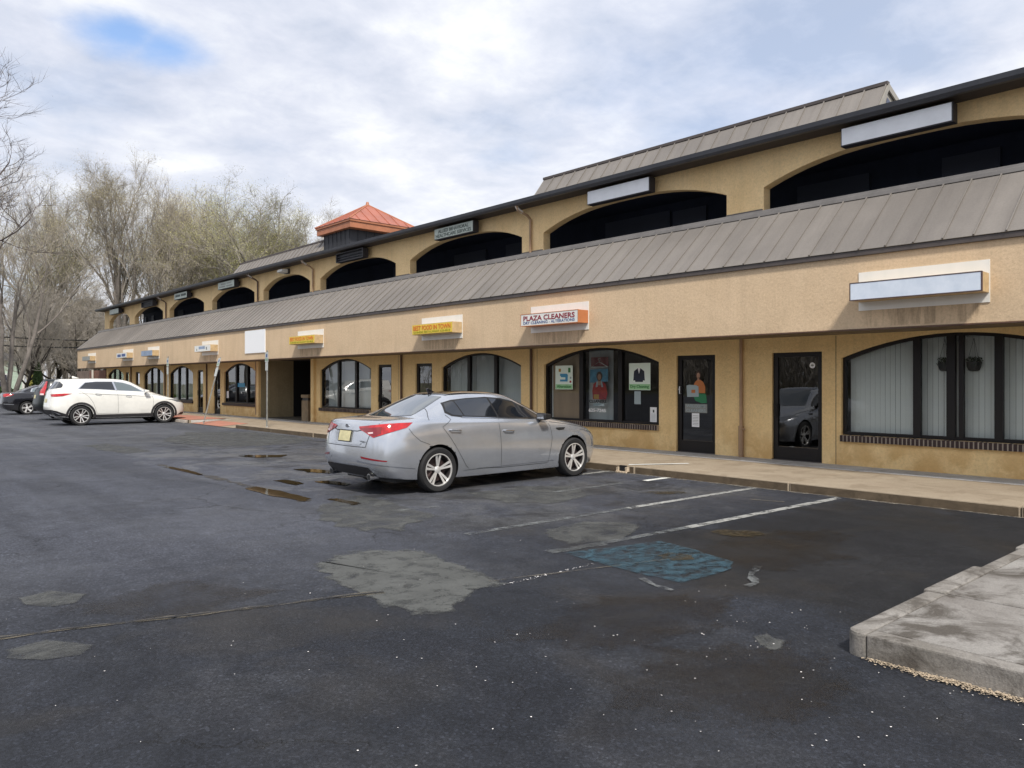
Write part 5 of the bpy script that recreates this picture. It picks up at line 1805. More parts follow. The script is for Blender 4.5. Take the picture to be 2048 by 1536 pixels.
# ------------------------------------------------------------------ cars
SEDAN = dict(
    rings=[
        ([.35, .35, .38, .55, .80, 1.12, 1.75, 2.4, 3.05, 3.6, 4.1, 4.5, 4.75, 4.85, 4.87], [0, .35, .62, .75, .78, .78, .78, .78, .78, .78, .78, .72, .6, .35, 0], [.22] * 15),
        ([.14, .16, .22, .38, .66, 1.12, 1.75, 2.4, 3.05, 3.6, 4.11, 4.55, 4.82, 4.98, 5.02], [0, .40, .70, .87, .90, .905, .905, .905, .905, .905, .90, .87, .72, .4, 0], [.29, .29, .28, .26, .22, .20, .19, .19, .19, .19, .19, .20, .21, .22, .22]),
        ([.0, .02, .09, .27, .62, 1.12, 1.75, 2.4, 3.05, 3.6, 4.11, 4.58, 4.88, 5.05, 5.09], [0, .43, .77, .925, .95, .955, .93, .925, .925, .935, .95, .91, .76, .42, 0], [.44, .44, .43, .42, .36, .34, .32, .31, .31, .32, .34, .35, .36, .36, .36]),
        ([.02, .04, .11, .28, .62, 1.12, 1.75, 2.4, 3.05, 3.6, 4.11, 4.58, 4.90, 5.07, 5.10], [0, .44, .79, .935, .965, .97, .962, .96, .96, .962, .968, .92, .77, .42, 0], [.64, .64, .63, .62, .62, .62, .58, .56, .56, .58, .62, .62, .60, .58, .58]),
        ([.05, .07, .14, .31, .64, 1.12, 1.75, 2.4, 3.05, 3.6, 4.11, 4.56, 4.86, 5.02, 5.05], [0, .44, .78, .92, .955, .96, .95, .945, .945, .948, .95, .90, .75, .42, 0], [.88, .88, .88, .90, .90, .89, .86, .85, .85, .84, .83, .77, .71, .67, .66]),
        ([.12, .14, .21, .39, .70, 1.15, 1.75, 2.4, 3.05, 3.6, 4.08, 4.48, 4.74, 4.90, 4.94], [0, .43, .73, .86, .90, .91, .905, .90, .90, .895, .88, .82, .68, .38, 0], [1.10, 1.095, 1.085, 1.075, 1.08, 1.07, 1.04, 1.02, 1.00, .98, .94, .88, .81, .77, .76]),
        ([.30, .31, .36, .50, .78, 1.18, 1.75, 2.4, 3.05, 3.58, 3.98, 4.3, 4.52, 4.62, 4.65], [0, .40, .66, .76, .83, .86, .87, .865, .86, .845, .80, .70, .55, .32, 0], [1.13, 1.13, 1.12, 1.11, 1.12, 1.11, 1.08, 1.06, 1.04, 1.02, .995, .95, .89, .86, .85]),
        ([.74, .75, .80, .90, 1.05, 1.32, 1.80, 2.4, 3.02, 3.44, 3.60, 3.70, 3.80, 3.86, 3.88], [0, .38, .60, .69, .76, .81, .835, .835, .82, .79, .74, .66, .52, .30, 0], [1.145, 1.145, 1.14, 1.145, 1.155, 1.14, 1.11, 1.085, 1.07, 1.055, 1.045, 1.045, 1.045, 1.05, 1.05]),
        ([1.50, 1.51, 1.54, 1.58, 1.66, 1.80, 2.1, 2.42, 2.68, 2.86, 2.93, 2.97, 3.0, 3.02, 3.03], [0, .30, .48, .55, .59, .61, .63, .63, .62, .59, .55, .49, .39, .22, 0], [1.47, 1.465, 1.45, 1.44, 1.43, 1.435, 1.45, 1.455, 1.45, 1.425, 1.41, 1.41, 1.42, 1.43, 1.43]),
        ([1.66, 1.66, 1.68, 1.70, 1.74, 1.82, 2.05, 2.32, 2.54, 2.68, 2.74, 2.77, 2.79, 2.80, 2.80], [0, .22, .36, .41, .43, .44, .45, .45, .44, .43, .40, .35, .28, .16, 0], [1.51, 1.512, 1.51, 1.508, 1.51, 1.515, 1.53, 1.53, 1.525, 1.51, 1.50, 1.49, 1.485, 1.48, 1.48]),
    ], wx=(1.12, 4.11), r=.345, arch=.385)

CROSS = dict(
    rings=[
        ([.45, .45, .48, .6, .85, 1.2, 1.8, 2.5, 3.1, 3.7, 4.2, 4.6, 4.85, 4.95, 4.97], [0, .35, .62, .75, .8, .8, .8, .8, .8, .8, .8, .74, .6, .35, 0], [.28] * 15),
        ([.22, .24, .30, .45, .72, 1.2, 1.8, 2.5, 3.1, 3.7, 4.2, 4.62, 4.9, 5.03, 5.06], [0, .4, .7, .87, .91, .92, .92, .92, .92, .92, .92, .88, .72, .4, 0], [.40, .40, .38, .34, .30, .28, .27, .27, .27, .27, .27, .28, .30, .30, .30]),
        ([.02, .04, .12, .30, .68, 1.2, 1.8, 2.5, 3.1, 3.7, 4.2, 4.64, 4.96, 5.12, 5.15], [0, .44, .79, .93, .965, .97, .95, .945, .945, .95, .97, .92, .76, .42, 0], [.58, .58, .57, .54, .48, .45, .42, .41, .41, .42, .45, .45, .45, .45, .45]),
        ([.05, .07, .14, .32, .68, 1.2, 1.8, 2.5, 3.1, 3.7, 4.2, 4.64, 4.95, 5.11, 5.14], [0, .44, .78, .93, .965, .97, .962, .955, .955, .96, .97, .92, .76, .42, 0], [.80, .80, .80, .80, .80, .80, .74, .71, .71, .73, .76, .72, .68, .66, .66]),
        ([.10, .12, .18, .34, .68, 1.2, 1.8, 2.5, 3.1, 3.7, 4.2, 4.6, 4.9, 5.06, 5.10], [0, .43, .76, .91, .95, .955, .94, .935, .935, .95, .955, .90, .74, .42, 0], [1.10, 1.10, 1.10, 1.11, 1.12, 1.10, 1.03, 1.0, 1.0, 1.0, .98, .92, .84, .80, .78]),
        ([.14, .16, .22, .38, .70, 1.2, 1.8, 2.5, 3.1, 3.7, 4.15, 4.5, 4.78, 4.93, 4.96], [0, .42, .72, .86, .90, .91, .905, .90, .90, .90, .88, .80, .66, .38, 0], [1.27, 1.27, 1.27, 1.30, 1.31, 1.29, 1.24, 1.20, 1.17, 1.12, 1.06, 1.0, .94, .90, .89]),
        ([.17, .19, .25, .42, .74, 1.2, 1.8, 2.5, 3.1, 3.6, 3.95, 4.2, 4.42, 4.52, 4.55], [0, .40, .68, .80, .86, .875, .87, .865, .86, .84, .78, .68, .54, .31, 0], [1.33, 1.33, 1.34, 1.36, 1.38, 1.36, 1.29, 1.25, 1.22, 1.18, 1.14, 1.10, 1.06, 1.04, 1.03]),
        ([.20, .22, .28, .46, .80, 1.22, 1.8, 2.5, 3.1, 3.45, 3.6, 3.68, 3.76, 3.82, 3.84], [0, .38, .63, .75, .81, .835, .84, .84, .83, .79, .72, .62, .48, .28, 0], [1.38, 1.38, 1.39, 1.41, 1.44, 1.41, 1.33, 1.285, 1.26, 1.24, 1.24, 1.24, 1.25, 1.25, 1.255]),
        ([.46, .46, .49, .58, .80, 1.15, 1.75, 2.3, 2.68, 2.88, 2.94, 2.98, 3.0, 3.03, 3.03], [0, .36, .55, .63, .66, .675, .68, .67, .655, .62, .57, .50, .39, .22, 0], [1.74, 1.74, 1.73, 1.72, 1.735, 1.745, 1.75, 1.745, 1.72, 1.68, 1.665, 1.67, 1.68, 1.69, 1.69]),
        ([.42, .42, .46, .58, .85, 1.2, 1.75, 2.25, 2.5, 2.65, 2.70, 2.73, 2.76, 2.78, 2.78], [0, .28, .43, .48, .5, .51, .51, .5, .49, .46, .42, .36, .28, .16, 0], [1.785, 1.79, 1.79, 1.795, 1.80, 1.81, 1.82, 1.81, 1.79, 1.775, 1.76, 1.755, 1.75, 1.745, 1.74]),
    ], wx=(1.08, 4.12), r=.375, arch=.42)


def body_mesh(spec, paint, zscale=1.0):
    R = spec['rings']
    vs = []; idx = []
    for xs, ys_, zs in R:
        row = []
        for i in range(15):
            row.append(len(vs)); vs.append((xs[i], ys_[i], zs[i] * zscale))
        for i in range(13, 0, -1):
            row.append(len(vs)); vs.append((xs[i], -ys_[i], zs[i] * zscale))
        idx.append(row)
    fs = []
    n = 28
    for a, b in zip(idx[:-1], idx[1:]):
        for i in range(n):
            j = (i + 1) % n
            fs.append((a[i], a[j], b[j], b[i]))
    for row, flip in ((idx[0], True), (idx[-1], False)):
        def opp(i): return row[i] if i in (0, 14) else row[28 - i]
        for i in range(14):
            q = [row[i], row[i + 1], opp(i + 1), opp(i)]
            q = list(dict.fromkeys(q))
            fs.append(tuple(q if not flip else reversed(q)))
    me = bpy.data.meshes.new('body')
    me.from_pydata(vs, [], fs)
    bm = bmesh.new(); bm.from_mesh(me)
    bmesh.ops.recalc_face_normals(bm, faces=bm.faces)
    cr = bm.edges.layers.float.get('crease_edge') or bm.edges.layers.float.new('crease_edge')
    bm.verts.ensure_lookup_table()
    ringof = {}
    for k, row in enumerate(idx):
        for v in row: ringof[v] = k
    for e in bm.edges:
        a, b = ringof[e.verts[0].index], ringof[e.verts[1].index]
        if a == b:
            e[cr] = {1: .55, 5: .42, 7: .30, 8: .25}.get(a, 0.0)
    bm.to_mesh(me); bm.free()
    o = bpy.data.objects.new('body_tmp', me); COL.objects.link(o)
    sub = o.modifiers.new('s', 'SUBSURF'); sub.levels = 3; sub.render_levels = 3
    cutters = []
    for x in spec['wx']:
        for s in (-1, 1):
            mb = MB()
            n_ = 48
            y0, y1 = (0.60, 1.4) if s > 0 else (-1.4, -0.60)
            mb.lathe_y([(spec['arch'], y0), (spec['arch'], y1)], x, spec['r'] + 0.005, n_)
            mb.add([(x + spec['arch'] * math.cos(math.tau * k / n_), y0, spec['r'] + .005 + spec['arch'] * math.sin(math.tau * k / n_)) for k in range(n_)], [tuple(range(n_))])
            mb.add([(x + spec['arch'] * math.cos(math.tau * k / n_), y1, spec['r'] + .005 + spec['arch'] * math.sin(math.tau * k / n_)) for k in range(n_)], [tuple(range(n_ - 1, -1, -1))])
            c = mb.build('cut', 'black_plastic')
            bmc = bmesh.new(); bmc.from_mesh(c.data)
            bmesh.ops.remove_doubles(bmc, verts=bmc.verts, dist=1e-5)
            bmesh.ops.recalc_face_normals(bmc, faces=bmc.faces)
            bmc.to_mesh(c.data); bmc.free()
            cutters.append(c)
            m = o.modifiers.new('b', 'BOOLEAN'); m.operation = 'DIFFERENCE'; m.object = c; m.solver = 'EXACT'
    bpy.context.view_layer.update()
    dg = bpy.context.evaluated_depsgraph_get()
    out = bpy.data.meshes.new_from_object(o.evaluated_get(dg))
    bpy.data.objects.remove(o)
    for c in cutters: bpy.data.objects.remove(c)
    out.materials.clear()
    out.materials.append(MATS[paint]); out.materials.append(MATS['black_plastic'])
    for p in out.polygons:
        p.use_smooth = True
        c = p.center
        p.material_index = 0
        if c.z < 0.215 and p.normal.z < -0.5: p.material_index = 1
        for x in spec['wx']:
            d = math.hypot(c.x - x, c.z - spec['r'] - .005)
            if d < spec['arch'] + 0.004 and abs(c.y) > 0.59:
                p.material_index = 1
    try:
        out.set_sharp_from_angle(angle=math.radians(42))
    except Exception:
        pass
    bm = bmesh.new(); bm.from_mesh(out)
    bvh = BVHTree.FromBMesh(bm)
    bm.free()
    return out, bvh


SIDE_R = (Vector((1, 0, 0)), Vector((0, 0, 1)), Vector((0, 1, 0)))      # looking along +y at the right-hand side
SIDE_L = (Vector((1, 0, 0)), Vector((0, 0, 1)), Vector((0, -1, 0)))
REAR = (Vector((0, 1, 0)), Vector((0, 0, 1)), Vector((1, 0, 0)))
FRONT = (Vector((0, 1, 0)), Vector((0, 0, 1)), Vector((-1, 0, 0)))
TOP = (Vector((1, 0, 0)), Vector((0, 1, 0)), Vector((0, 0, -1)))
q_ = 1 / math.sqrt(2)
RR = (Vector((q_, -q_, 0)), Vector((0, 0, 1)), Vector((q_, q_, 0)))     # from the rear right corner
RL = (Vector((q_, q_, 0)), Vector((0, 0, 1)), Vector((q_, -q_, 0)))
FR = (Vector((-q_, -q_, 0)), Vector((0, 0, 1)), Vector((-q_, q_, 0)))
FL = (Vector((-q_, q_, 0)), Vector((0, 0, 1)), Vector((-q_, -q_, 0)))


def cast(bvh, frame, s, t, off):
    u, v, d = frame
    o = u * s + v * t - d * 8
    hit, nrm, _, _ = bvh.ray_cast(o, d)
    if hit is None: return None
    if nrm.dot(d) > 0: nrm = -nrm
    return hit + nrm * off


def decal(bvh, name, poly, frame, mat, parent, off=0.004, step=0.05, thick=0.0):
    """a panel of its own laid on the car body: the outline is cut into a grid, each point carried onto the body"""
    bm = bmesh.new()
    vs = [bm.verts.new((p[0], p[1], 0)) for p in poly]
    bm.faces.new(vs)
    xs = [p[0] for p in poly]; ys_ = [p[1] for p in poly]
    for ax, lo, hi in ((0, min(xs), max(xs)), (1, min(ys_), max(ys_))):
        k = int((hi - lo) / step) + 1
        for i in range(1, k):
            c = lo + (hi - lo) * i / k
            no = (1, 0, 0) if ax == 0 else (0, 1, 0)
            co = (c, 0, 0) if ax == 0 else (0, c, 0)
            bmesh.ops.bisect_plane(bm, geom=bm.verts[:] + bm.edges[:] + bm.faces[:], plane_co=co, plane_no=no)
    bad = []
    for v in bm.verts:
        h = cast(bvh, frame, v.co.x, v.co.y, off)
        if h is None: bad.append(v)
        else: v.co = h
    if bad: bmesh.ops.delete(bm, geom=bad, context='VERTS')
    if thick > 0:
        geo = bmesh.ops.extrude_face_region(bm, geom=bm.faces[:])
        d = frame[2]
        for e in geo['geom']:
            if isinstance(e, bmesh.types.BMVert): e.co -= d * thick
    bmesh.ops.recalc_face_normals(bm, faces=bm.faces)
    if thick == 0 and bm.faces:
        acc = sum(f.normal.dot(frame[2]) * f.calc_area() for f in bm.faces)
        if acc > 0:
            bmesh.ops.reverse_faces(bm, faces=bm.faces)
    me = bpy.data.meshes.new(name); bm.to_mesh(me); bm.free()
    me.materials.append(MATS[mat])
    for p in me.polygons: p.use_smooth = True
    if thick > 0:
        try: me.set_sharp_from_angle(angle=math.radians(40))
        except Exception: pass
    return link_mesh(name, me, parent)


def line(bvh, pts, frame, w, mat, parent, name='panel_gap', off=0.0025):
    P = []
    for a, b in zip(pts[:-1], pts[1:]):
        a = Vector(a); b = Vector(b)
        k = max(1, int((b - a).length / 0.04))
        P += [a.lerp(b, i / k) for i in range(k)]
    P.append(Vector(pts[-1]))
    mb = MB(); prev = None
    for i, p in enumerate(P):
        t = (P[min(i + 1, len(P) - 1)] - P[max(0, i - 1)]).normalized()
        n = Vector((-t.y, t.x)) * w / 2
        a = cast(bvh, frame, p.x + n.x, p.y + n.y, off); b = cast(bvh, frame, p.x - n.x, p.y - n.y, off)
        if a is None or b is None: prev = None; continue
        if prev: mb.quad(prev[0], a, b, prev[1])
        prev = (a, b)
    if mb.f:
        o = mb.build(name, mat, parent, local=True)
        return o


def make_wheel(r, style, parent, x, side, y=0.86, flip=False):
    """side -1 is the right-hand side of the car"""
    w = empty('wheel', (x, side * y, r), parent=parent)
    if side > 0: w.rotation_euler = (0, 0, math.pi)
    rr = r * 0.715
    hw = 0.112
    mb = MB()
    mb.lathe_y([(rr, -hw * .92), (rr * 1.09, -hw * 1.04), (r * .93, -hw * 1.02), (r * .985, -hw * .82), (r, -hw * .55), (r, hw * .55), (r * .985, hw * .82), (r * .93, hw), (rr, hw * .9)], 0, 0, 56)
    mb.lathe_y([(r * 1.001, -0.052), (r * .99, -0.047), (r * .99, -0.041), (r * 1.001, -0.036)], 0, 0, 56)
    mb.build('tyre', 'tyre', w, smooth=True, local=True)
    mb = MB()
    mb.lathe_y([(rr * 1.015, -hw * .90), (rr * 1.01, -hw * .99), (rr * .955, -hw * .99), (rr * .94, -hw * .80)], 0, 0, 56)
    yo, yi = -hw * .86, -hw * .62
    def spoke(a0, a1, r0, r1, w0, w1, tw=0.0, y0=yi, y1=yo, th=0.02):
        c0, s0, c1, s1 = math.cos(a0), math.sin(a0), math.cos(a1), math.sin(a1)
        P = []
        for (rad, c, s, wd, yy) in ((r0, c0, s0, w0, y0), (r1, c1, s1, w1, y1)):
            for sg in (-1, 1):
                P.append((rad * c - sg * wd * s, yy, rad * s + sg * wd * c))
                P.append((rad * c - sg * wd * .75 * s, yy + th, rad * s + sg * wd * .75 * c))
        mb.add(P, [(0, 2, 6, 4), (1, 5, 7, 3), (0, 4, 5, 1), (2, 3, 7, 6), (0, 1, 3, 2), (4, 6, 7, 5)])
    if style == 'pair5':
        for k in range(5):
            a = math.tau * k / 5 + 0.33
            for s in (-1, 1):
                spoke(a + s * .17, a + s * .15, .035, rr * .965, .012, .020)
        hub = .055
    elif style == 'multi10':
        for k in range(10):
            a = math.tau * k / 10 + 0.1 + (0.09 if k % 2 else -0.09)
            spoke(a - .05, a + .03, .04, rr * .965, .013, .020)
        hub = .055
    else:
        for k in range(5):
            a = math.tau * k / 5 + 0.2
            spoke(a, a + .34, .03, rr * .97, .034, .050)
        hub = .06
    mb.lathe_y([(0.001, yi - .016), (hub * .55, yi - .016), (hub, yi - .004), (hub, yi + .03)], 0, 0, 24)
    mb.build('rim', 'alloy', w, smooth=True, local=True, angle=30)
    mb = MB()
    mb.lathe_y([(0.001, -.02), (rr * .72, -.02), (rr * .72, .0), (0.001, .0)], 0, 0, 40)
    mb.build('brake_disc', 'brake', w, smooth=True, local=True)
    mb = MB(); mb.lathe_y([(rr * .94, -hw * .80), (rr * .90, -hw * .2), (rr * .90, hw * .8)], 0, 0, 40); mb.build('rim_barrel', 'alloy_dark', w, smooth=True, local=True)
    mb = MB()
    mb.lathe_y([(0.001, .03), (rr * .93, .03), (rr * .93, .05), (0.001, .05)], 0, 0, 40)
    mb.build('wheel_back', 'black_plastic', w, local=True)
    return w


def mirror_pod(parent, bvh, x, z, yout, side, paint):
    s = side
    m = MB()
    m.box(x - .10, x + .07, min(s * (yout - .22), s * yout), max(s * (yout - .22), s * yout), z - .055, z + .075)
    o = m.build('door_mirror', paint, parent, local=True)
    bm = bmesh.new(); bm.from_mesh(o.data)
    for v in bm.verts:
        if v.co.x > x: v.co.z = z + (v.co.z - z) * .6
    bmesh.ops.bevel(bm, geom=bm.edges[:], offset=.035, segments=4, profile=.6, affect='EDGES')
    bm.to_mesh(o.data); bm.free()
    for p in o.data.polygons: p.use_smooth = True
    g = MB(); g.box(x - .103, x - .1005, min(s * (yout - .19), s * (yout - .03)), max(s * (yout - .19), s * (yout - .03)), z - .03, z + .05)
    g.build('mirror_glass', 'chrome', o, local=True)
    st = MB(); st.box(x - .03, x + .03, min(s * (yout - .30), s * (yout - .2)), max(s * (yout - .30), s * (yout - .2)), z - .065, z - .02)
    st.build('mirror_stalk', 'black_plastic', o, local=True, bevel=.01)


def handle(parent, x, z, y, side, mat, l=.115):
    m = MB()
    s = side
    yy = s * y
    m.tube([(x - l, yy - s * .01, z), (x - l * .8, yy + s * .022, z), (x + l * .8, yy + s * .022, z - .012), (x + l, yy - s * .01, z - .014)], .012, 8)
    return m.build('door_handle', mat, parent, smooth=True, local=True)


# ---- silver saloon in the middle
def silver_sedan():
    t = empty('parked_car', (5.88, 10.42, 0), label='silver four-door sedan with red tail lights in the middle of the lot', cat='car')
    me, bvh = body_mesh(SEDAN, 'paint_silver')
    body = link_mesh('body', me, t)
    D = lambda n, p, f, m, **k: decal(bvh, n, p, f, m, t, **k)
    # side glass
    gl = [
        ('quarter_window', [(1.40, 1.22), (1.44, 1.34), (1.60, 1.372), (1.63, 1.36), (1.70, 1.145), (1.50, 1.165)]),
        ('rear_window', [(1.645, 1.375), (1.80, 1.395), (2.10, 1.412), (2.32, 1.410), (2.40, 1.112), (1.725, 1.143)]),
        ('front_window', [(2.36, 1.409), (2.60, 1.390), (2.85, 1.335), (3.10, 1.24), (3.30, 1.135), (3.40, 1.075), (3.40, 1.06), (2.44, 1.110)]),
    ]
    surround = [(1.37, 1.20), (1.405, 1.35), (1.60, 1.395), (1.9, 1.42), (2.3, 1.435), (2.62, 1.412), (2.88, 1.36), (3.14, 1.25), (3.36, 1.13), (3.50, 1.045), (3.2, 1.052), (2.40, 1.088), (1.68, 1.122), (1.47, 1.148)]
    for fr in (SIDE_R, SIDE_L):
        D('window_surround', surround, fr, 'black_plastic', off=.003)
        D('window_trim', [(1.66, 1.117), (2.40, 1.084), (3.2, 1.048), (3.45, 1.038), (3.45, 1.048), (3.2, 1.058), (2.4, 1.094), (1.66, 1.128)], fr, 'chrome', off=.008)
        for n, p in gl: D(n, p, fr, 'glass_tint', off=.0065)
        for L in ([(1.36, 1.17), (1.42, 1.10), (1.21, .99), (1.36, .80), (1.66, .37), (1.72, .32), (2.42, .285), (3.46, .29)],
                  [(2.40, 1.07), (2.37, 1.0), (2.38, .62), (2.40, .30)],
                  [(3.46, 1.03), (3.53, .92), (3.55, .72), (3.50, .45), (3.47, .29)],
                  [(3.55, .99), (4.0, .935), (4.4, .87), (4.62, .80)],
                  [(.60, .99), (.66, .90), (.78, .80), (.95, .74)],
                  [(1.22, 1.42), (1.10, 1.22), (1.0, 1.10)]):
            line(bvh, L, fr, .007, 'gap_dark', t)
        D('side_vent', [(3.66, .885), (3.90, .885), (3.86, .845), (3.72, .84), (3.67, .865)], fr, 'black_plastic', off=.005)
        D('side_crease', [(1.62, .31), (1.60, .325), (3.5, .345), (3.62, .35), (3.60, .335)], fr, 'paint_silver', off=.012)
    for s in (-1, 1):
        handle(t, 1.44, .945, .955, s, 'chrome'); handle(t, 2.55, .89, .948, s, 'chrome')
        mirror_pod(t, bvh, 3.33, 1.085, 1.10, s, 'black_plastic')
    # rear
    D('rear_glass', [(-.60, 1.165), (-.56, 1.25), (-.46, 1.445), (-.2, 1.462), (.2, 1.462), (.46, 1.445), (.56, 1.25), (.60, 1.165), (.3, 1.150), (-.3, 1.150)], REAR, 'glass_rear', off=.005)
    D('windscreen', [(-.70, 1.07), (-.50, 1.42), (-.2, 1.445), (.2, 1.445), (.50, 1.42), (.70, 1.07), (.3, 1.065), (-.3, 1.065)], FRONT, 'glass_rear', off=.005)
    D('glass_roof', [(1.60, -.47), (2.3, -.52), (2.92, -.44), (3.0, 0), (2.92, .44), (2.3, .52), (1.60, .47), (1.52, 0)], TOP, 'roof_black', off=.005)
    tl = [(.31, 1.015), (.33, .975), (.44, .93), (.575, .865), (.80, .935), (1.04, 1.005), (1.11, 1.075), (.80, 1.068), (.55, 1.045)]
    tli = [(.33, .995), (.35, .978), (.45, .94), (.575, .885), (.70, .925), (.70, 1.02), (.52, 1.005)]
    for fr in (RR, RL):
        D('taillight', tl, fr, 'tail_red', off=.010, step=.035)
        D('taillight_inner', tli, fr, 'tail_red_dark', off=.0125, step=.035)
        D('reverse_lens', [(.48, .935), (.57, .945), (.575, .925), (.50, .915)], fr, 'tail_clear', off=.0145)
        D('reflector', [(.36, .585), (.80, .535), (.78, .52), (.38, .555)], fr, 'tail_red_dark', off=.006)
        D('bumper_crease', [(.30, .545), (.82, .485), (1.15, .42), (1.16, .405), (.80, .465), (.30, .525)], fr, 'paint_silver', off=.012)
    line(bvh, [(-.60, .90), (-.55, .72), (.55, .72), (.60, .90)], REAR, .010, 'gap_dark', t)
    line(bvh, [(-.40, .965), (-.30, .948), (.30, .948), (.40, .965)], REAR, .012, 'gap_dark', t)
    D('lid_ledge', [(-.45, .775), (.45, .775), (.43, .752), (-.43, .752)], REAR, 'paint_silver', off=.014)
    for s in (-1, 1):
        line(bvh, [(.18, s * .70), (.40, s * .70), (.72, s * .66)], TOP, .007, 'gap_dark', t)
    line(bvh, [(.40, -.88), (.40, -.86)], TOP, .007, 'gap_dark', t)
    D('lower_valance', [(-.66, .30), (-.60, .425), (-.3, .435), (.3, .435), (.60, .425), (.66, .30), (.3, .29), (-.3, .29)], REAR, 'cladding', off=.006)
    D('number_plate', [(-.17, .79), (.17, .79), (.17, .945), (-.17, .945)], REAR, 'plate_yellow', off=.012, thick=.004)
    line(bvh, [(-.175, .785), (.175, .785), (.175, .95), (-.175, .95), (-.175, .785)], REAR, .014, 'black_plastic', t, 'plate_frame', .018)
    mb = MB(); mb.tube([(.105, -.0, 1.018), (.09, -.0, 1.018)], .045, 24)
    o = mb.build('badge', 'chrome', t, local=True, smooth=True)
    for v in o.data.vertices: v.co.z = 1.018 + (v.co.z - 1.018) * .6
    o.location = cast(bvh, REAR, 0, 1.018, .004) - Vector((.10, 0, 1.018))
    tm = text_mesh('OPTIMA', .16, .028, .003, .01); tm.materials.append(MATS['head_clear'])
    h = cast(bvh, REAR, -.47, .80, .005)
    M_ = Matrix(((0, 0, -1), (-1, 0, 0), (0, 1, 0)))
    for v in tm.vertices: v.co = M_ @ v.co
    link_mesh('lettering', tm, t, h)
    for s in (-1, 1):
        mb = MB()
        mb.tube([(.30, s * .56, .285), (.13, s * .56, .278)], [.05, .053], 20)
        mb.build('exhaust_tip', 'chrome', t, smooth=True, local=True)
        mb = MB(); mb.tube([(.14, s * .56, .278), (.1285, s * .56, .278)], .044, 20)
        mb.build('exhaust_bore', 'black_plastic', t, local=True)
    # shark fin
    mb = MB(); mb.prism_y([(1.60, 1.50), (1.56, 1.57), (1.60, 1.575), (1.74, 1.51)], -.014, .014)
    mb.build('aerial', 'roof_black', t, local=True, bevel=.004)
    # front
    for s in (-1, 1):
        D('headlight', [(s * .42, .70), (s * .80, .74), (s * .90, .83), (s * .84, .85), (s * .62, .80), (s * .42, .745)], FRONT, 'head_clear', off=.006)
    D('grille', [(-.36, .62), (.36, .62), (.38, .71), (0, .725), (-.38, .71)], FRONT, 'black_plastic', off=.006)
    D('intake', [(-.6, .34), (.6, .34), (.5, .46), (-.5, .46)], FRONT, 'cladding', off=.006)
    for x in SEDAN['wx']:
        for s in (-1, 1):
            make_wheel(SEDAN['r'], 'pair5', t, x, s, .850)
    mb = MB(); mb.box(.5, 4.6, -.70, .70, .17, .24); mb.build('underbody', 'black_plastic', t, local=True)
    mb = MB(); mb.box(3.45, 3.52, -.945, -.925, .50, .60)
    return t


silver_sedan()


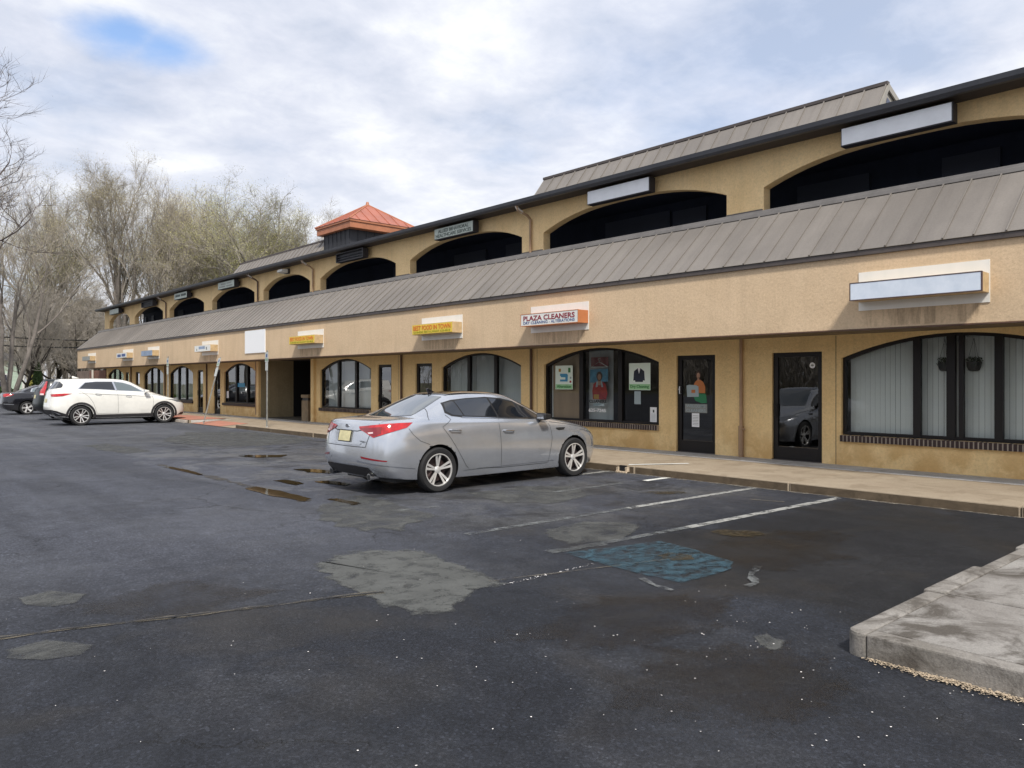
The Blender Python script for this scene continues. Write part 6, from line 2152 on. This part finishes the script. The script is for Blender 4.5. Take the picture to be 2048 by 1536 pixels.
def white_suv():
    t = empty('parked_car', (6.34, 33.95, 0), label='white crossover with dark wheel-arch cladding parked left of the passage', cat='car')
    me, bvh = body_mesh(CROSS, 'paint_white')
    link_mesh('body', me, t)
    def D(n, p, f, m, **k):
        if f in (SIDE_R, SIDE_L) and 'window' in n: p = [(a - .11, c) for a, c in p]
        return decal(bvh, n, p, f, m, t, **k)
    for fr in (SIDE_R, SIDE_L):
        D('window_surround', [(1.08, 1.40), (1.36, 1.66), (1.75, 1.70), (2.45, 1.695), (2.75, 1.655), (3.05, 1.55), (3.50, 1.275), (2.5, 1.33), (1.9, 1.375)], fr, 'chrome', off=.003)
        D('rear_window', [(1.14, 1.412), (1.38, 1.64), (1.75, 1.675), (2.33, 1.678), (2.42, 1.352), (1.9, 1.388)], fr, 'glass_tint', off=.006)
        D('front_window', [(2.40, 1.675), (2.72, 1.637), (3.0, 1.545), (3.40, 1.30), (2.49, 1.347)], fr, 'glass_light', off=.006)
        for L in ([(1.05, 1.40), (1.2, 1.30), (1.45, 1.12), (1.62, .85), (1.75, .45), (3.70, .42)], [(2.45, 1.33), (2.50, 1.15), (2.50, .43)],
                  [(3.62, 1.24), (3.80, 1.08), (3.82, .80), (3.74, .44)], [(3.6, 1.20), (4.3, 1.08), (4.7, .97)]):
            line(bvh, [(a - .11, c) for a, c in L], fr, .008, 'gap_dark', t)
        for x in CROSS['wx']:
            ring = MB()
            r0, r1 = CROSS['arch'] - .002, CROSS['arch'] + .10
            prev = None
            for k in range(0, 33):
                a = -0.30 + (math.pi + 0.60) * k / 32
                row = []
                for rr in (r0 + .002, r0 + .025, r0 + .05, r0 + .075, r1):
                    z = CROSS['r'] + rr * math.sin(a)
                    h = cast(bvh, fr, x + rr * math.cos(a), max(z, .285), .016)
                    row.append(h)
                if None in row:
                    prev = None; continue
                if prev:
                    for q in range(4): ring.quad(prev[q], prev[q + 1], row[q + 1], row[q])
                prev = row
            if ring.f: ring.build('arch_cladding', 'cladding', t, local=True, smooth=True)
        D('sill_cladding', [(1.49, .29), (1.53, .41), (3.67, .41), (3.73, .29)], fr, 'cladding', off=.008)
        D('shoulder_crease_shade', [(1.0, 1.235), (1.9, 1.19), (2.8, 1.145), (3.7, 1.065), (3.7, 1.058), (2.8, 1.132), (1.9, 1.176), (1.0, 1.228)], fr, 'gap_dark', off=.002)  # flat dark strip, painted shade line of the body crease
    for s in (-1, 1):
        handle(t, 1.68, 1.215, .945, s, 'chrome', .10); handle(t, 2.78, 1.13, .94, s, 'chrome', .10)
        mirror_pod(t, bvh, 3.44, 1.29, 1.12, s, 'paint_white')
        D('headlight', [(s * .55, .80), (s * .86, .85), (s * .93, .97), (s * .80, .95), (s * .55, .87)], FRONT, 'head_clear', off=.006)
    for fr in (RR, RL):
        D('taillight', [(.42, 1.20), (.50, 1.12), (.75, 1.11), (.98, 1.13), (1.20, 1.225), (1.0, 1.235), (.75, 1.22)], fr, 'tail_red', off=.010, step=.035)
        D('rear_quarter_glass', [(.68, 1.43), (.62, 1.50), (.66, 1.61), (.76, 1.63), (.84, 1.58), (.86, 1.50), (.82, 1.45)], fr, 'glass_tint', off=.016, step=.03)
        D('rear_cladding', [(.14, .42), (.14, .60), (.55, .62), (.80, .58), (1.08, .45), (1.1, .36), (.5, .39)], fr, 'cladding', off=.006)
        D('chrome_strip', [(.55, .56), (.66, .56), (.86, .48), (.92, .42), (.85, .44), (.70, .53)], fr, 'chrome', off=.011)
    D('rear_glass', [(-.62, 1.42), (-.56, 1.68), (.56, 1.68), (.62, 1.42), (0, 1.40)], REAR, 'glass_tint', off=.006)
    D('rear_cladding', [(-.6, .43), (-.6, .61), (.6, .61), (.6, .43)], REAR, 'cladding', off=.006)
    D('number_plate', [(-.17, .88), (.17, .88), (.17, 1.03), (-.17, 1.03)], REAR, 'plate_yellow', off=.01)
    D('windscreen', [(-.66, 1.26), (-.52, 1.64), (0, 1.67), (.52, 1.64), (.66, 1.26), (0, 1.27)], FRONT, 'glass_rear', off=.006)
    D('grille', [(-.4, .58), (.4, .58), (.42, .76), (-.42, .76)], FRONT, 'black_plastic', off=.006)
    D('front_cladding', [(-.85, .32), (.85, .32), (.8, .42), (-.8, .42)], FRONT, 'cladding', off=.006)
    mb = MB(); mb.prism_y([(.98, 1.815), (.96, 1.90), (1.0, 1.905), (1.22, 1.82)], -.015, .015); mb.build('aerial', 'paint_white', t, local=True, bevel=.005)
    mb = MB()
    for s in (-1, 1): mb.tube([(.30, s * .55, .42), (.12, s * .55, .41)], .045, 12)
    mb.build('exhaust_tip', 'chrome', t, local=True)
    mb = MB(); mb.box(.5, 4.6, -.72, .72, .23, .30); mb.build('underbody', 'black_plastic', t, local=True)
    for x in CROSS['wx']:
        for s in (-1, 1): make_wheel(CROSS['r'], 'multi10', t, x, s, .862)
    return me, bvh


cross_me, cross_bvh = white_suv()


def dark_suv():
    t = empty('parked_car', (6.88, 39.05, 0), label='dark SUV with tall red tail lights, mostly hidden behind the white crossover', cat='car')
    me = cross_me.copy(); bvh = cross_bvh
    me.materials[0] = MATS['paint_green']
    link_mesh('body', me, t)
    D = lambda n, p, f, m, **k: decal(bvh, n, p, f, m, t, **k)
    for fr in (SIDE_R, SIDE_L):
        D('side_window', [(.75, 1.42), (.78, 1.60), (1.5, 1.675), (2.4, 1.68), (3.0, 1.54), (3.4, 1.30), (2.4, 1.35)], fr, 'glass_tint', off=.006)
    for fr in (RR, RL):
        D('taillight', [(.55, 1.10), (.80, 1.10), (.82, 1.25), (.78, 1.40), (.72, 1.68), (.60, 1.70), (.62, 1.45), (.52, 1.3)], fr, 'tail_red', off=.012, step=.035)
        D('reverse_lens', [(.56, 1.10), (.78, 1.10), (.77, 1.17), (.57, 1.17)], fr, 'tail_clear', off=.015)
    D('rear_glass', [(-.60, 1.42), (-.54, 1.68), (.54, 1.68), (.60, 1.42)], REAR, 'glass_tint', off=.006)
    D('number_plate', [(-.17, .95), (.17, .95), (.17, 1.10), (-.17, 1.10)], REAR, 'plate_yellow', off=.01)
    D('rear_cladding', [(-.8, .43), (-.8, .56), (.8, .56), (.8, .43)], REAR, 'cladding', off=.006)
    for s in (-1, 1): mirror_pod(t, bvh, 3.44, 1.29, 1.12, s, 'paint_green')
    mb = MB(); mb.box(.5, 4.6, -.72, .72, .23, .30); mb.build('underbody', 'black_plastic', t, local=True)
    for x in CROSS['wx']:
        for s in (-1, 1): make_wheel(CROSS['r'], 'multi10', t, x, s, .862)


dark_suv()


def black_sedan():
    t = empty('parked_car', (6.72, 46.75, 0), label='black sedan with chrome window line, farthest left in the parked row', cat='car')
    me, bvh = body_mesh(SEDAN, 'paint_black')
    link_mesh('body', me, t)
    D = lambda n, p, f, m, **k: decal(bvh, n, p, f, m, t, **k)
    for fr in (SIDE_R, SIDE_L):
        D('chrome_window_line', [(1.28, 1.16), (1.36, 1.33), (1.60, 1.40), (2.2, 1.445), (2.62, 1.42), (3.0, 1.33), (3.48, 1.045), (2.4, 1.085)], fr, 'chrome', off=.003)
        D('rear_window', [(1.34, 1.17), (1.42, 1.33), (1.62, 1.378), (2.32, 1.412), (2.40, 1.112)], fr, 'glass_light', off=.006)
        D('front_window', [(2.37, 1.410), (2.60, 1.392), (3.10, 1.24), (3.38, 1.075), (2.45, 1.110)], fr, 'glass_light', off=.006)
        line(bvh, [(.78, .60), (1.0, .55)], fr, .03, 'head_clear', t, 'bumper_trim', .006)
    for fr in (RR, RL):
        D('taillight', [(.45, .98), (.62, .90), (.90, .95), (1.02, 1.03), (.8, 1.07), (.5, 1.06)], fr, 'tail_red', off=.010, step=.035)
        D('reverse_lens', [(.70, .92), (.98, 1.0), (.90, .965), (.78, .925)], fr, 'tail_clear', off=.014)
        D('bumper_trim', [(.62, .575), (1.05, .535), (1.05, .51), (.62, .545)], fr, 'head_clear', off=.006)
    D('rear_glass', [(-.60, 1.165), (-.46, 1.445), (.46, 1.445), (.60, 1.165)], REAR, 'glass_tint', off=.005)
    D('windscreen', [(-.70, 1.07), (-.50, 1.42), (.50, 1.42), (.70, 1.07)], FRONT, 'glass_rear', off=.005)
    D('number_plate', [(-.17, .79), (.17, .79), (.17, .945), (-.17, .945)], REAR, 'plate_yellow', off=.012)
    for s in (-1, 1):
        mirror_pod(t, bvh, 3.33, 1.085, 1.10, s, 'paint_black')
        handle(t, 1.44, .945, .955, s, 'chrome'); handle(t, 2.55, .89, .948, s, 'chrome')
    mb = MB(); mb.box(.5, 4.6, -.70, .70, .17, .24); mb.build('underbody', 'black_plastic', t, local=True)
    for x in SEDAN['wx']:
        for s in (-1, 1): make_wheel(.335, 'swirl', t, x, s, .850)


black_sedan()

# ------------------------------------------------------------------ reserved-parking posts, wheel stop
def sign_post(x, y, h, lean, label, plates, tw=0.0):
    t = empty('sign_post', (x, y, 0.14), label=label, cat='sign post', group='reserved parking posts at the kerb')
    ux = math.sin(lean)
    def P(z, dx=0.0, dy=0.0): return (x + dx + tw * (z - .14), y + dy - ux * (z - .14), .14 + (z - .14) * math.cos(lean))
    mb = MB()
    # U-channel post
    for (a0, a1, b0, b1) in ((-.022, -.017, -.03, .03), (-.017, .012, -.022, -.018), (-.017, .012, .018, .022)):
        pts0 = [P(.0, a0, b0), P(.0, a1, b0), P(.0, a1, b1), P(.0, a0, b1)]
        pts1 = [P(h, a0, b0), P(h, a1, b0), P(h, a1, b1), P(h, a0, b1)]
        mb.add(pts0 + pts1, [(0, 3, 2, 1), (4, 5, 6, 7), (0, 1, 5, 4), (1, 2, 6, 5), (2, 3, 7, 6), (3, 0, 4, 7)])
    mb.build('post', 'pole_galv', t)
    for z0, z1, w, kind in plates:
        mb = MB()
        a, b = -.030, -.027
        pts0 = [P(z0, a, -w / 2), P(z0, b, -w / 2), P(z0, b, w / 2), P(z0, a, w / 2)]
        pts1 = [P(z1, a, -w / 2), P(z1, b, -w / 2), P(z1, b, w / 2), P(z1, a, w / 2)]
        mb.add(pts0 + pts1, [(0, 3, 2, 1), (4, 5, 6, 7), (0, 1, 5, 4), (1, 2, 6, 5), (2, 3, 7, 6), (3, 0, 4, 7)])
        pl = mb.build('sign_plate', 'sign_alu', t)
        if kind == 'blue':
            zc = (z0 + z1) / 2 + .05
            mb = MB()
            q0 = [P(zc - .055, a - .002, -.05), P(zc - .055, a - .002, .05), P(zc + .055, a - .002, .05), P(zc + .055, a - .002, -.05)]
            mb.add(q0, [(0, 1, 2, 3)])
            mb.build('blue_symbol', 'text_blue', pl)
            for k in range(3):
                mb = MB(); zz = z0 + .04 + k * .03
                mb.add([P(zz, a - .002, -.09), P(zz, a - .002, .09), P(zz + .014, a - .002, .09), P(zz + .014, a - .002, -.09)], [(0, 1, 2, 3)])
                mb.build('print_line', 'text_green', pl)
    mb = MB(); mb.tube([(x, y, .145), (x, y, .165)], .05, 10); mb.build('footing', 'sidewalk_grey', t)
    return t


sign_post(11.22, 24.9, 2.74, 0.012, 'upright sign post in front of the passage, nearest of the three at the kerb', [(2.35, 2.68, .26, 'blue'), (2.06, 2.34, .20, 'plain')])
sign_post(11.25, 30.7, 2.66, 0.05, 'leaning sign post with two narrow plates in front of the pale lettered shop sign', [(2.30, 2.62, .26, 'blue'), (1.90, 2.25, .26, 'plain')], tw=.235)
sign_post(11.22, 34.9, 2.78, 0.02, 'farthest sign post, standing behind the bonnet of the white crossover', [(2.35, 2.70, .26, 'blue'), (2.0, 2.32, .22, 'plain')])
ws = empty('wheel_stop', (11.0, 33.4, 0), label='concrete wheel stop at the front tyre of the white crossover', cat='wheel stop')
mb = MB(); mb.prism_y([(10.97, 0.005), (11.13, 0.005), (11.11, .12), (10.99, .12)], 32.1, 33.9); mb.build('block', 'wheel_stop', ws, bevel=.015)

# ------------------------------------------------------------------ trees: tapered trunks, branching limbs, twigs with early-spring buds
def grow_tree(seed, H, spread, trunk_frac, n_limb, style, buds, bud_mat, stems=1, bud_n=9000, twig_scale=1.0, fine=5):
    rnd = random.Random(seed)
    trunk = MB(); twigs = MB(); tips = []

    def branch(p, d, length, r0, r1, lvl):
        steps = 6 if lvl <= 1 else (4 if lvl == 2 else 3)
        pts = [p.copy()]; rad = [r0]
        dd = d.copy()
        seg = length / steps
        for i in range(steps):
            wob = (0.10, 0.16, 0.22, 0.28, 0.34, 0.34)[min(lvl, 5)]
            dd = (dd + Vector((rnd.gauss(0, wob), rnd.gauss(0, wob), rnd.gauss(0, wob * .6) + (0.17 if lvl > 0 else 0.02)))).normalized()
            p = p + dd * seg
            pts.append(p.copy()); rad.append(r0 + (r1 - r0) * (i + 1) / steps)
        return pts, rad, dd

    def rec(p, d, length, r0, lvl):
        r1 = r0 * (0.55 if lvl < 4 else 0.35)
        pts, rad, dd = branch(p, d, length, r0, r1, lvl)
        tgt = trunk if lvl <= 1 else twigs
        nside = (10, 7, 5, 4, 3, 3)[min(lvl, 5)]
        tgt.tube(pts, rad, nside, caps=False)
        if lvl >= 4:
            tips.append((pts[-1], dd)); tips.append((pts[-2], dd))
            for _ in range(fine):
                f = rnd.uniform(.2, len(pts) - 1.001); i = int(f)
                q = pts[i].lerp(pts[i + 1], f - i)
                nd = (dd + Vector((rnd.gauss(0, .6), rnd.gauss(0, .6), rnd.gauss(.25, .45)))).normalized()
                w = nd.orthogonal().normalized() * rnd.uniform(.005, .010)
                l_ = length * rnd.uniform(.35, .8)
                e = q + nd * l_ + Vector((rnd.gauss(0, .05), rnd.gauss(0, .05), .05))
                twigs.add([q - w, q + w, e], [(0, 1, 2)])
                tips.append((e, nd))
            return
        nch = (n_limb, 6, 6, 6)[lvl] + rnd.randint(-1, 1)
        for k in range(nch):
            t = rnd.uniform(0.28 if lvl > 0 else trunk_frac, 1.0) if k > 0 else 1.0
            f = t * (len(pts) - 1)
            i = min(int(f), len(pts) - 2)
            q = pts[i].lerp(pts[i + 1], f - i)
            base = (pts[i + 1] - pts[i]).normalized()
            az = rnd.uniform(0, math.tau)
            a = Vector((math.cos(az), math.sin(az), 0))
            perp = (a - base * a.dot(base)).normalized()
            ang = math.radians(rnd.uniform(18, 48) if lvl == 0 else rnd.uniform(22, 58)) * spread
            if k == 0: ang *= 0.35
            nd = (base * math.cos(ang) + perp * math.sin(ang)).normalized()
            ln = length * (rnd.uniform(.50, .78) if lvl > 0 else rnd.uniform(.55, .85)) * (1.0 - 0.25 * t if lvl > 0 else 1.0)
            rr = rad[i] * rnd.uniform(.42, .66)
            rr = max(rr, 0.010 * twig_scale)
            rec(q, nd, ln, rr, lvl + 1)

    for s in range(stems):
        a = rnd.uniform(0, math.tau)
        lean = 0.0 if stems == 1 else rnd.uniform(.12, .3)
        d = Vector((math.cos(a) * lean, math.sin(a) * lean, 1)).normalized()
        off = Vector((math.cos(a), math.sin(a), 0)) * (0 if stems == 1 else H * .012)
        rec(Vector((0, 0, -.1)) + off, d, H * .50, H * .017 * (1.0 if stems == 1 else .7), 0)
    top = max(p.z for p, _ in tips)
    k = H / top
    bud = MB()
    for i in range(bud_n):
        p, d = tips[rnd.randrange(len(tips))]
        q = p + Vector((rnd.gauss(0, .22), rnd.gauss(0, .22), rnd.gauss(0, .18)))
        s = rnd.uniform(.018, .042) * buds
        u = Vector((rnd.gauss(0, 1), rnd.gauss(0, 1), rnd.gauss(0, 1))).normalized()
        v = u.orthogonal().normalized()
        bud.add([q - u * s, q + v * s * .6, q + u * s, q - v * s * .6], [(0, 1, 2, 3)])
    out = []
    for m in (trunk, twigs, bud):
        m.v = [(x * k, y * k, z * k) for x, y, z in m.v]
    return trunk, twigs, bud


PROTO = {}


def proto(key, bark, bmat, **kw):
    trunk, twigs, bud = grow_tree(style=key, bud_mat=bmat, **kw)
    o1 = trunk.build('trunk', bark, smooth=True); m1 = o1.data
    base = len(twigs.v); nf = len(twigs.f)
    twigs.v += bud.v; twigs.f += [tuple(base + i for i in f) for f in bud.f]
    twigs.m = [0] * nf + [1] * len(bud.f)
    me = bpy.data.meshes.new('crown')
    me.from_pydata(twigs.v, [], twigs.f)
    me.materials.append(MATS['twig_dark'] if key == 'oak' else MATS['twig']); me.materials.append(MATS[bmat])
    me.polygons.foreach_set('material_index', twigs.m)
    me.update()
    bpy.data.objects.remove(o1)
    PROTO[key] = (m1, me)


proto('oak', 'bark_dark', 'bud_rust', seed=3, H=20, spread=1.15, trunk_frac=.35, n_limb=8, buds=.55, bud_n=4500)
proto('tulip', 'bark', 'bud_tan', seed=8, H=20, spread=.80, trunk_frac=.25, n_limb=10, buds=1.0, bud_n=42000)
proto('maple', 'bark', 'bud_green', seed=16, H=20, spread=1.0, trunk_frac=.2, n_limb=10, buds=1.1, bud_n=52000)
proto('multi', 'bark', 'bud_rust', seed=21, H=20, spread=.85, trunk_frac=.3, n_limb=4, buds=.9, bud_n=24000, stems=3)
proto('bare', 'bark_dark', 'bud_rust', seed=34, H=12, spread=1.2, trunk_frac=.25, n_limb=7, buds=.35, bud_n=5000)


def put_tree(key, x, y, h, label, rz, name='tree', group=None, wide=1.0):
    m1, me = PROTO[key]
    s = h / (20.0 if key != 'bare' else 12.0)
    t = empty(name, (x, y, -.03), rz, label=label, cat='tree', group=group)
    t.scale = (s * wide, s * wide, s)
    link_mesh('trunk', m1, t); link_mesh('crown', me, t)
    return t


def pos(u, d):
    """ground point at image column u (2048-wide photo) and distance d: used once, to survey where the photographed trees stand"""
    th = math.radians(41.9); S_, C_ = math.sin(th), math.cos(th)
    r = (u - 1024) / 1540 * d
    return S_ * d + C_ * r, C_ * d - S_ * r


TREES = [
    # key, column, distance, height, rotation, label, group
    ('oak', -75, 46, 26, 4.4, 'tall bare oak at the left edge, its boughs reaching in above the far cars', None, 1.25),
    ('multi', 18, 62, 22, .4, 'thick grey-trunked tree standing before the mint green house', None, 1.0),
    ('bare', 47, 70, 12, 1.9, 'crooked leaning bare tree right beside the evergreen shrub', None, .9),
    ('maple', 60, 92, 28, 4.0, 'tall budding tree rising above the crooked one at left', None, 1.0),
    ('tulip', 130, 96, 26, 1.2, 'slender budding tree behind the power lines', None, 1.0),
    ('tulip', 245, 84, 28.0, 2.9, 'tallest rust-tinted tree, its crown highest over the far end of the building', None, 1.0),
    ('multi', 300, 84, 25, 5.1, 'tree with reddish twin stems behind the far end of the arcade', None, 1.05),
    ('tulip', 348, 88, 27, .3, 'upright tan-budded tree between the tallest tree and the green-tinted ones', None, .95),
    ('maple', 430, 90, 26.5, 3.3, 'full greenish tree left of the broad one behind the roof', None, 1.25),
    ('maple', 458, 97, 26.5, 0.9, 'tan-green crown filling the space between the two fullest trees', None, 1.15),
    ('tulip', 395, 94, 26, 2.0, 'airy tan tree rising left of the fullest greenish crown', None, 1.1),
    ('maple', 545, 96, 24.5, 2.6, 'greenish crown half behind the broad tree left of the cupola', None, 1.2),
    ('maple', 512, 88, 25.5, 5.9, 'broad greenish tree just left of the copper-roofed cupola', None, 1.35),
    ('tulip', 580, 96, 24, 1.7, 'lower tan tree filling the gap left of the cupola', None, 1.2),
    ('multi', 690, 120, 31.0, 2.4, 'distant thin-topped tree showing directly over the cupola', None, 1.0),
    ('tulip', 790, 125, 28.5, .9, 'distant faint treetop right of the cupola', None, .8),
]
for key, u, d, h, rz, lab, grp, wd in TREES:
    x, y = pos(u, d)
    put_tree(key, x, y, h, lab, rz, wide=wd)
UNDER = [(85, 80, 12, 'bare'), (108, 86, 14, 'bare'), (128, 78, 11, 'bare'), (150, 84, 13, 'multi'), (172, 90, 14, 'bare'), (195, 82, 11, 'bare'),
         (218, 92, 15, 'multi'), (100, 108, 15, 'tulip'), (160, 110, 16, 'bare'), (30, 105, 15, 'bare'), (205, 112, 16, 'bare'), (250, 108, 14, 'bare'), (75, 118, 17, 'multi')]
UL = ['small bare tree just right of the evergreen shrub', 'bare brown understorey tree behind the dark SUV', 'low bare tree over the roof of the white crossover', 'many-stemmed bare tree left of the fascia end',
      'bare tree touching the end of the skirt roof', 'low bare tree tucked behind the fascia end', 'bare many-stemmed tree seen through the open end arch',
      'far budding tree deep in the brown thicket', 'far bare tree deep in the thicket above the fascia end', 'bare tree behind the roof of the mint green house', 'far bare tree behind the end of the arcade',
      'far bare tree under the eave end', 'far many-stemmed tree high behind the evergreen shrub']
for i, ((u, d, h, key), lab) in enumerate(zip(UNDER, UL)):
    x, y = pos(u, d)
    put_tree(key, x, y, h, lab, i * 1.37, wide=1.25)

# a wood far beyond, reading as one brown mass
rnd = random.Random(5)
mb = MB()
for i in range(9000):
    u = rnd.uniform(-150, 520)
    d = rnd.uniform(118, 170)
    x, y = pos(u, d)
    z0 = rnd.uniform(0, 13) * (0.6 + 0.4 * rnd.random()); ln = rnd.uniform(1.2, 4.5)
    a = rnd.uniform(0, math.tau); tl = rnd.uniform(0.05, .7)
    w = rnd.uniform(.03, .09)
    dx, dy = math.cos(a) * tl * ln, math.sin(a) * tl * ln
    b = rnd.uniform(0, math.tau)
    mb.add([(x - w * math.cos(b), y - w * math.sin(b), z0), (x + w * math.cos(b), y + w * math.sin(b), z0), (x + dx, y + dy, z0 + ln)], [(0, 1, 2)])
setp(mb.build('far_wood', 'twig'), 'brown leafless wood far beyond the lot', None, None, 'stuff')

mb = MB()
for i in range(30000):
    x = rnd.uniform(-95, -62); y = rnd.uniform(-60, 130)
    z0 = rnd.uniform(0, 9) * (0.5 + 0.5 * rnd.random()); ln = rnd.uniform(1.2, 4.0)
    w = rnd.uniform(.05, .16); dx, dy = rnd.gauss(0, .8), rnd.gauss(0, .8); b = rnd.uniform(0, math.tau)
    mb.add([(x - w * math.cos(b), y - w * math.sin(b), z0), (x + w * math.cos(b), y + w * math.sin(b), z0), (x + dx, y + dy, z0 + ln)], [(0, 1, 2)])
setp(mb.build('far_thicket', 'twig'), 'brown thicket across the lot behind the photographer', None, None, 'stuff')

# trees across the road behind the photographer, mirrored in the shop windows
for i, (x, y, h, key, lab) in enumerate([(-52, 30, 15, 'bare', 'bare tree across the lot from the cleaners, mirrored in the shop glass'),
                                         (-56, 8, 17, 'multi', 'many-stemmed tree across the lot, opposite the right-hand shop'),
                                         (-54, 55, 17, 'tulip', 'budding tree across the lot opposite the passage'),
                                         (-10, 92, 24, 'tulip', 'tall tree left of the lot, past the left edge of the picture'),
                                         (-24, 84, 25, 'maple', 'tall budding tree left of the lot, beyond the black sedan'),
                                         (-38, 78, 24, 'multi', 'tall many-stemmed tree at the far left corner of the lot'),
                                         (-58, -14, 15, 'bare', 'bare tree farthest to the right across the lot')]):
    put_tree(key, x, y, h, lab, i * 1.1)

# ------------------------------------------------------------------ house, shrubs, wires at far left
hs = empty('house', (9, 103, 0), label='mint green sided house with a white window, half hidden by trunks at far left', cat='house')
mb = MB(); mb.box(0, 16.6, 99, 108, -.03, 3.9); mb.build('wall', 'house_siding', hs)
for k in range(24):
    mb = MB(); mb.prism_x([(98.975, .05 + k * .16), (98.995, .05 + k * .16), (98.997, .20 + k * .16)], 0.0, 16.6)
    mb.build('clapboard', 'house_siding', hs)
mb = MB(); mb.prism_y([(-.6, 3.9), (17.2, 3.9), (8.3, 7.4)], 98.6, 108.4); mb.build('roof', 'house_roof', hs)
for x0 in (14.0, 9.0):
    mb = MB(); mb.box(x0 - .12, x0 + 1.12, 98.90, 98.96, .95, 2.55); w_ = mb.build('window', 'house_white', hs)
    mb = MB(); mb.box(x0, x0 + 1.0, 98.88, 98.899, 1.07, 2.43); mb.build('pane', 'house_glass', w_)
    mb = MB(); mb.box(x0, x0 + 1.0, 98.865, 98.879, 1.72, 1.78); mb.build('sash', 'house_white', w_)
mb = MB(); mb.box(16.45, 16.65, 98.9, 99.1, 0, 3.9); mb.build('corner_board', 'house_white', hs)


def leafy(name, x, y, r, h, mat, n, label, cat, cone=True, seed=1):
    rnd = random.Random(seed)
    t = empty(name, (x, y, 0), label=label, cat=cat)
    mb = MB()
    for i in range(n):
        z = rnd.random() ** .85
        rr = r * ((1 - z) ** .6 if cone else math.sqrt(max(0, 1 - (2 * z - 1) ** 2))) * (rnd.random() ** .4) * rnd.uniform(.85, 1.1)
        a = rnd.uniform(0, math.tau)
        q = Vector((x + rr * math.cos(a), y + rr * math.sin(a), z * h + .02))
        s = rnd.uniform(.05, .11)
        u = Vector((rnd.gauss(0, 1), rnd.gauss(0, 1), rnd.gauss(.5, 1))).normalized(); v = u.orthogonal().normalized()
        mb.add([q - u * s, q + v * s * .5, q + u * s, q - v * s * .5], [(0, 1, 2, 3)])
    mb.build('foliage', mat, t)
    mb = MB(); mb.tube([(x, y, -.03), (x, y, h * .8)], [.09, .03], 8); mb.build('stem', 'bark', t)


x, y = pos(76, 70)
leafy('evergreen_shrub', x, y, .62, 3.4, 'evergreen', 9000, 'conical dark green arborvitae beside the bare trees at left', 'shrub', seed=4)
x, y = pos(63, 78)
leafy('flowering_shrub', x, y, .5, 2.3, 'forsythia', 1800, 'yellow-green shrub just left of the arborvitae', 'shrub', cone=False, seed=6)
x, y = pos(5, 66)
leafy('low_shrub', x, y, 1.1, 1.2, 'evergreen', 4000, 'low dark shrub at the lot edge left of the black sedan', 'shrub', cone=False, seed=9)
for k, (z0, z1, lab) in enumerate(((9.0, 8.0, 'upper power line crossing in front of the trees at left'), (8.2, 7.3, 'lower power line crossing in front of the trees at left'))):
    xa, ya = pos(-260, 57); xb, yb = pos(420, 92)
    za = 1.69 + (763 - (655 + 22 * k)) * 57 / 1540; zb = 1.69 + (763 - (680 + 10 * k)) * 92 / 1540
    pts = [(xa + (xb - xa) * i / 16, ya + (yb - ya) * i / 16, za + (zb - za) * i / 16 - .5 * (1 - (2 * i / 16 - 1) ** 2)) for i in range(17)]
    mb = MB(); mb.tube(pts, .055, 5)
    setp(mb.build('power_line', 'wire', smooth=True), lab, 'wire')
for k, (u, d, lab) in enumerate(((-260, 57, 'wooden utility pole past the left edge'), (420, 92, 'wooden utility pole behind the building'))):
    x, y = pos(u, d)
    mb = MB(); mb.tube([(x, y, -.03), (x, y, 9.2)], [.16, .12], 10)
    setp(mb.build('utility_pole', 'bark', smooth=True), lab, 'utility pole')
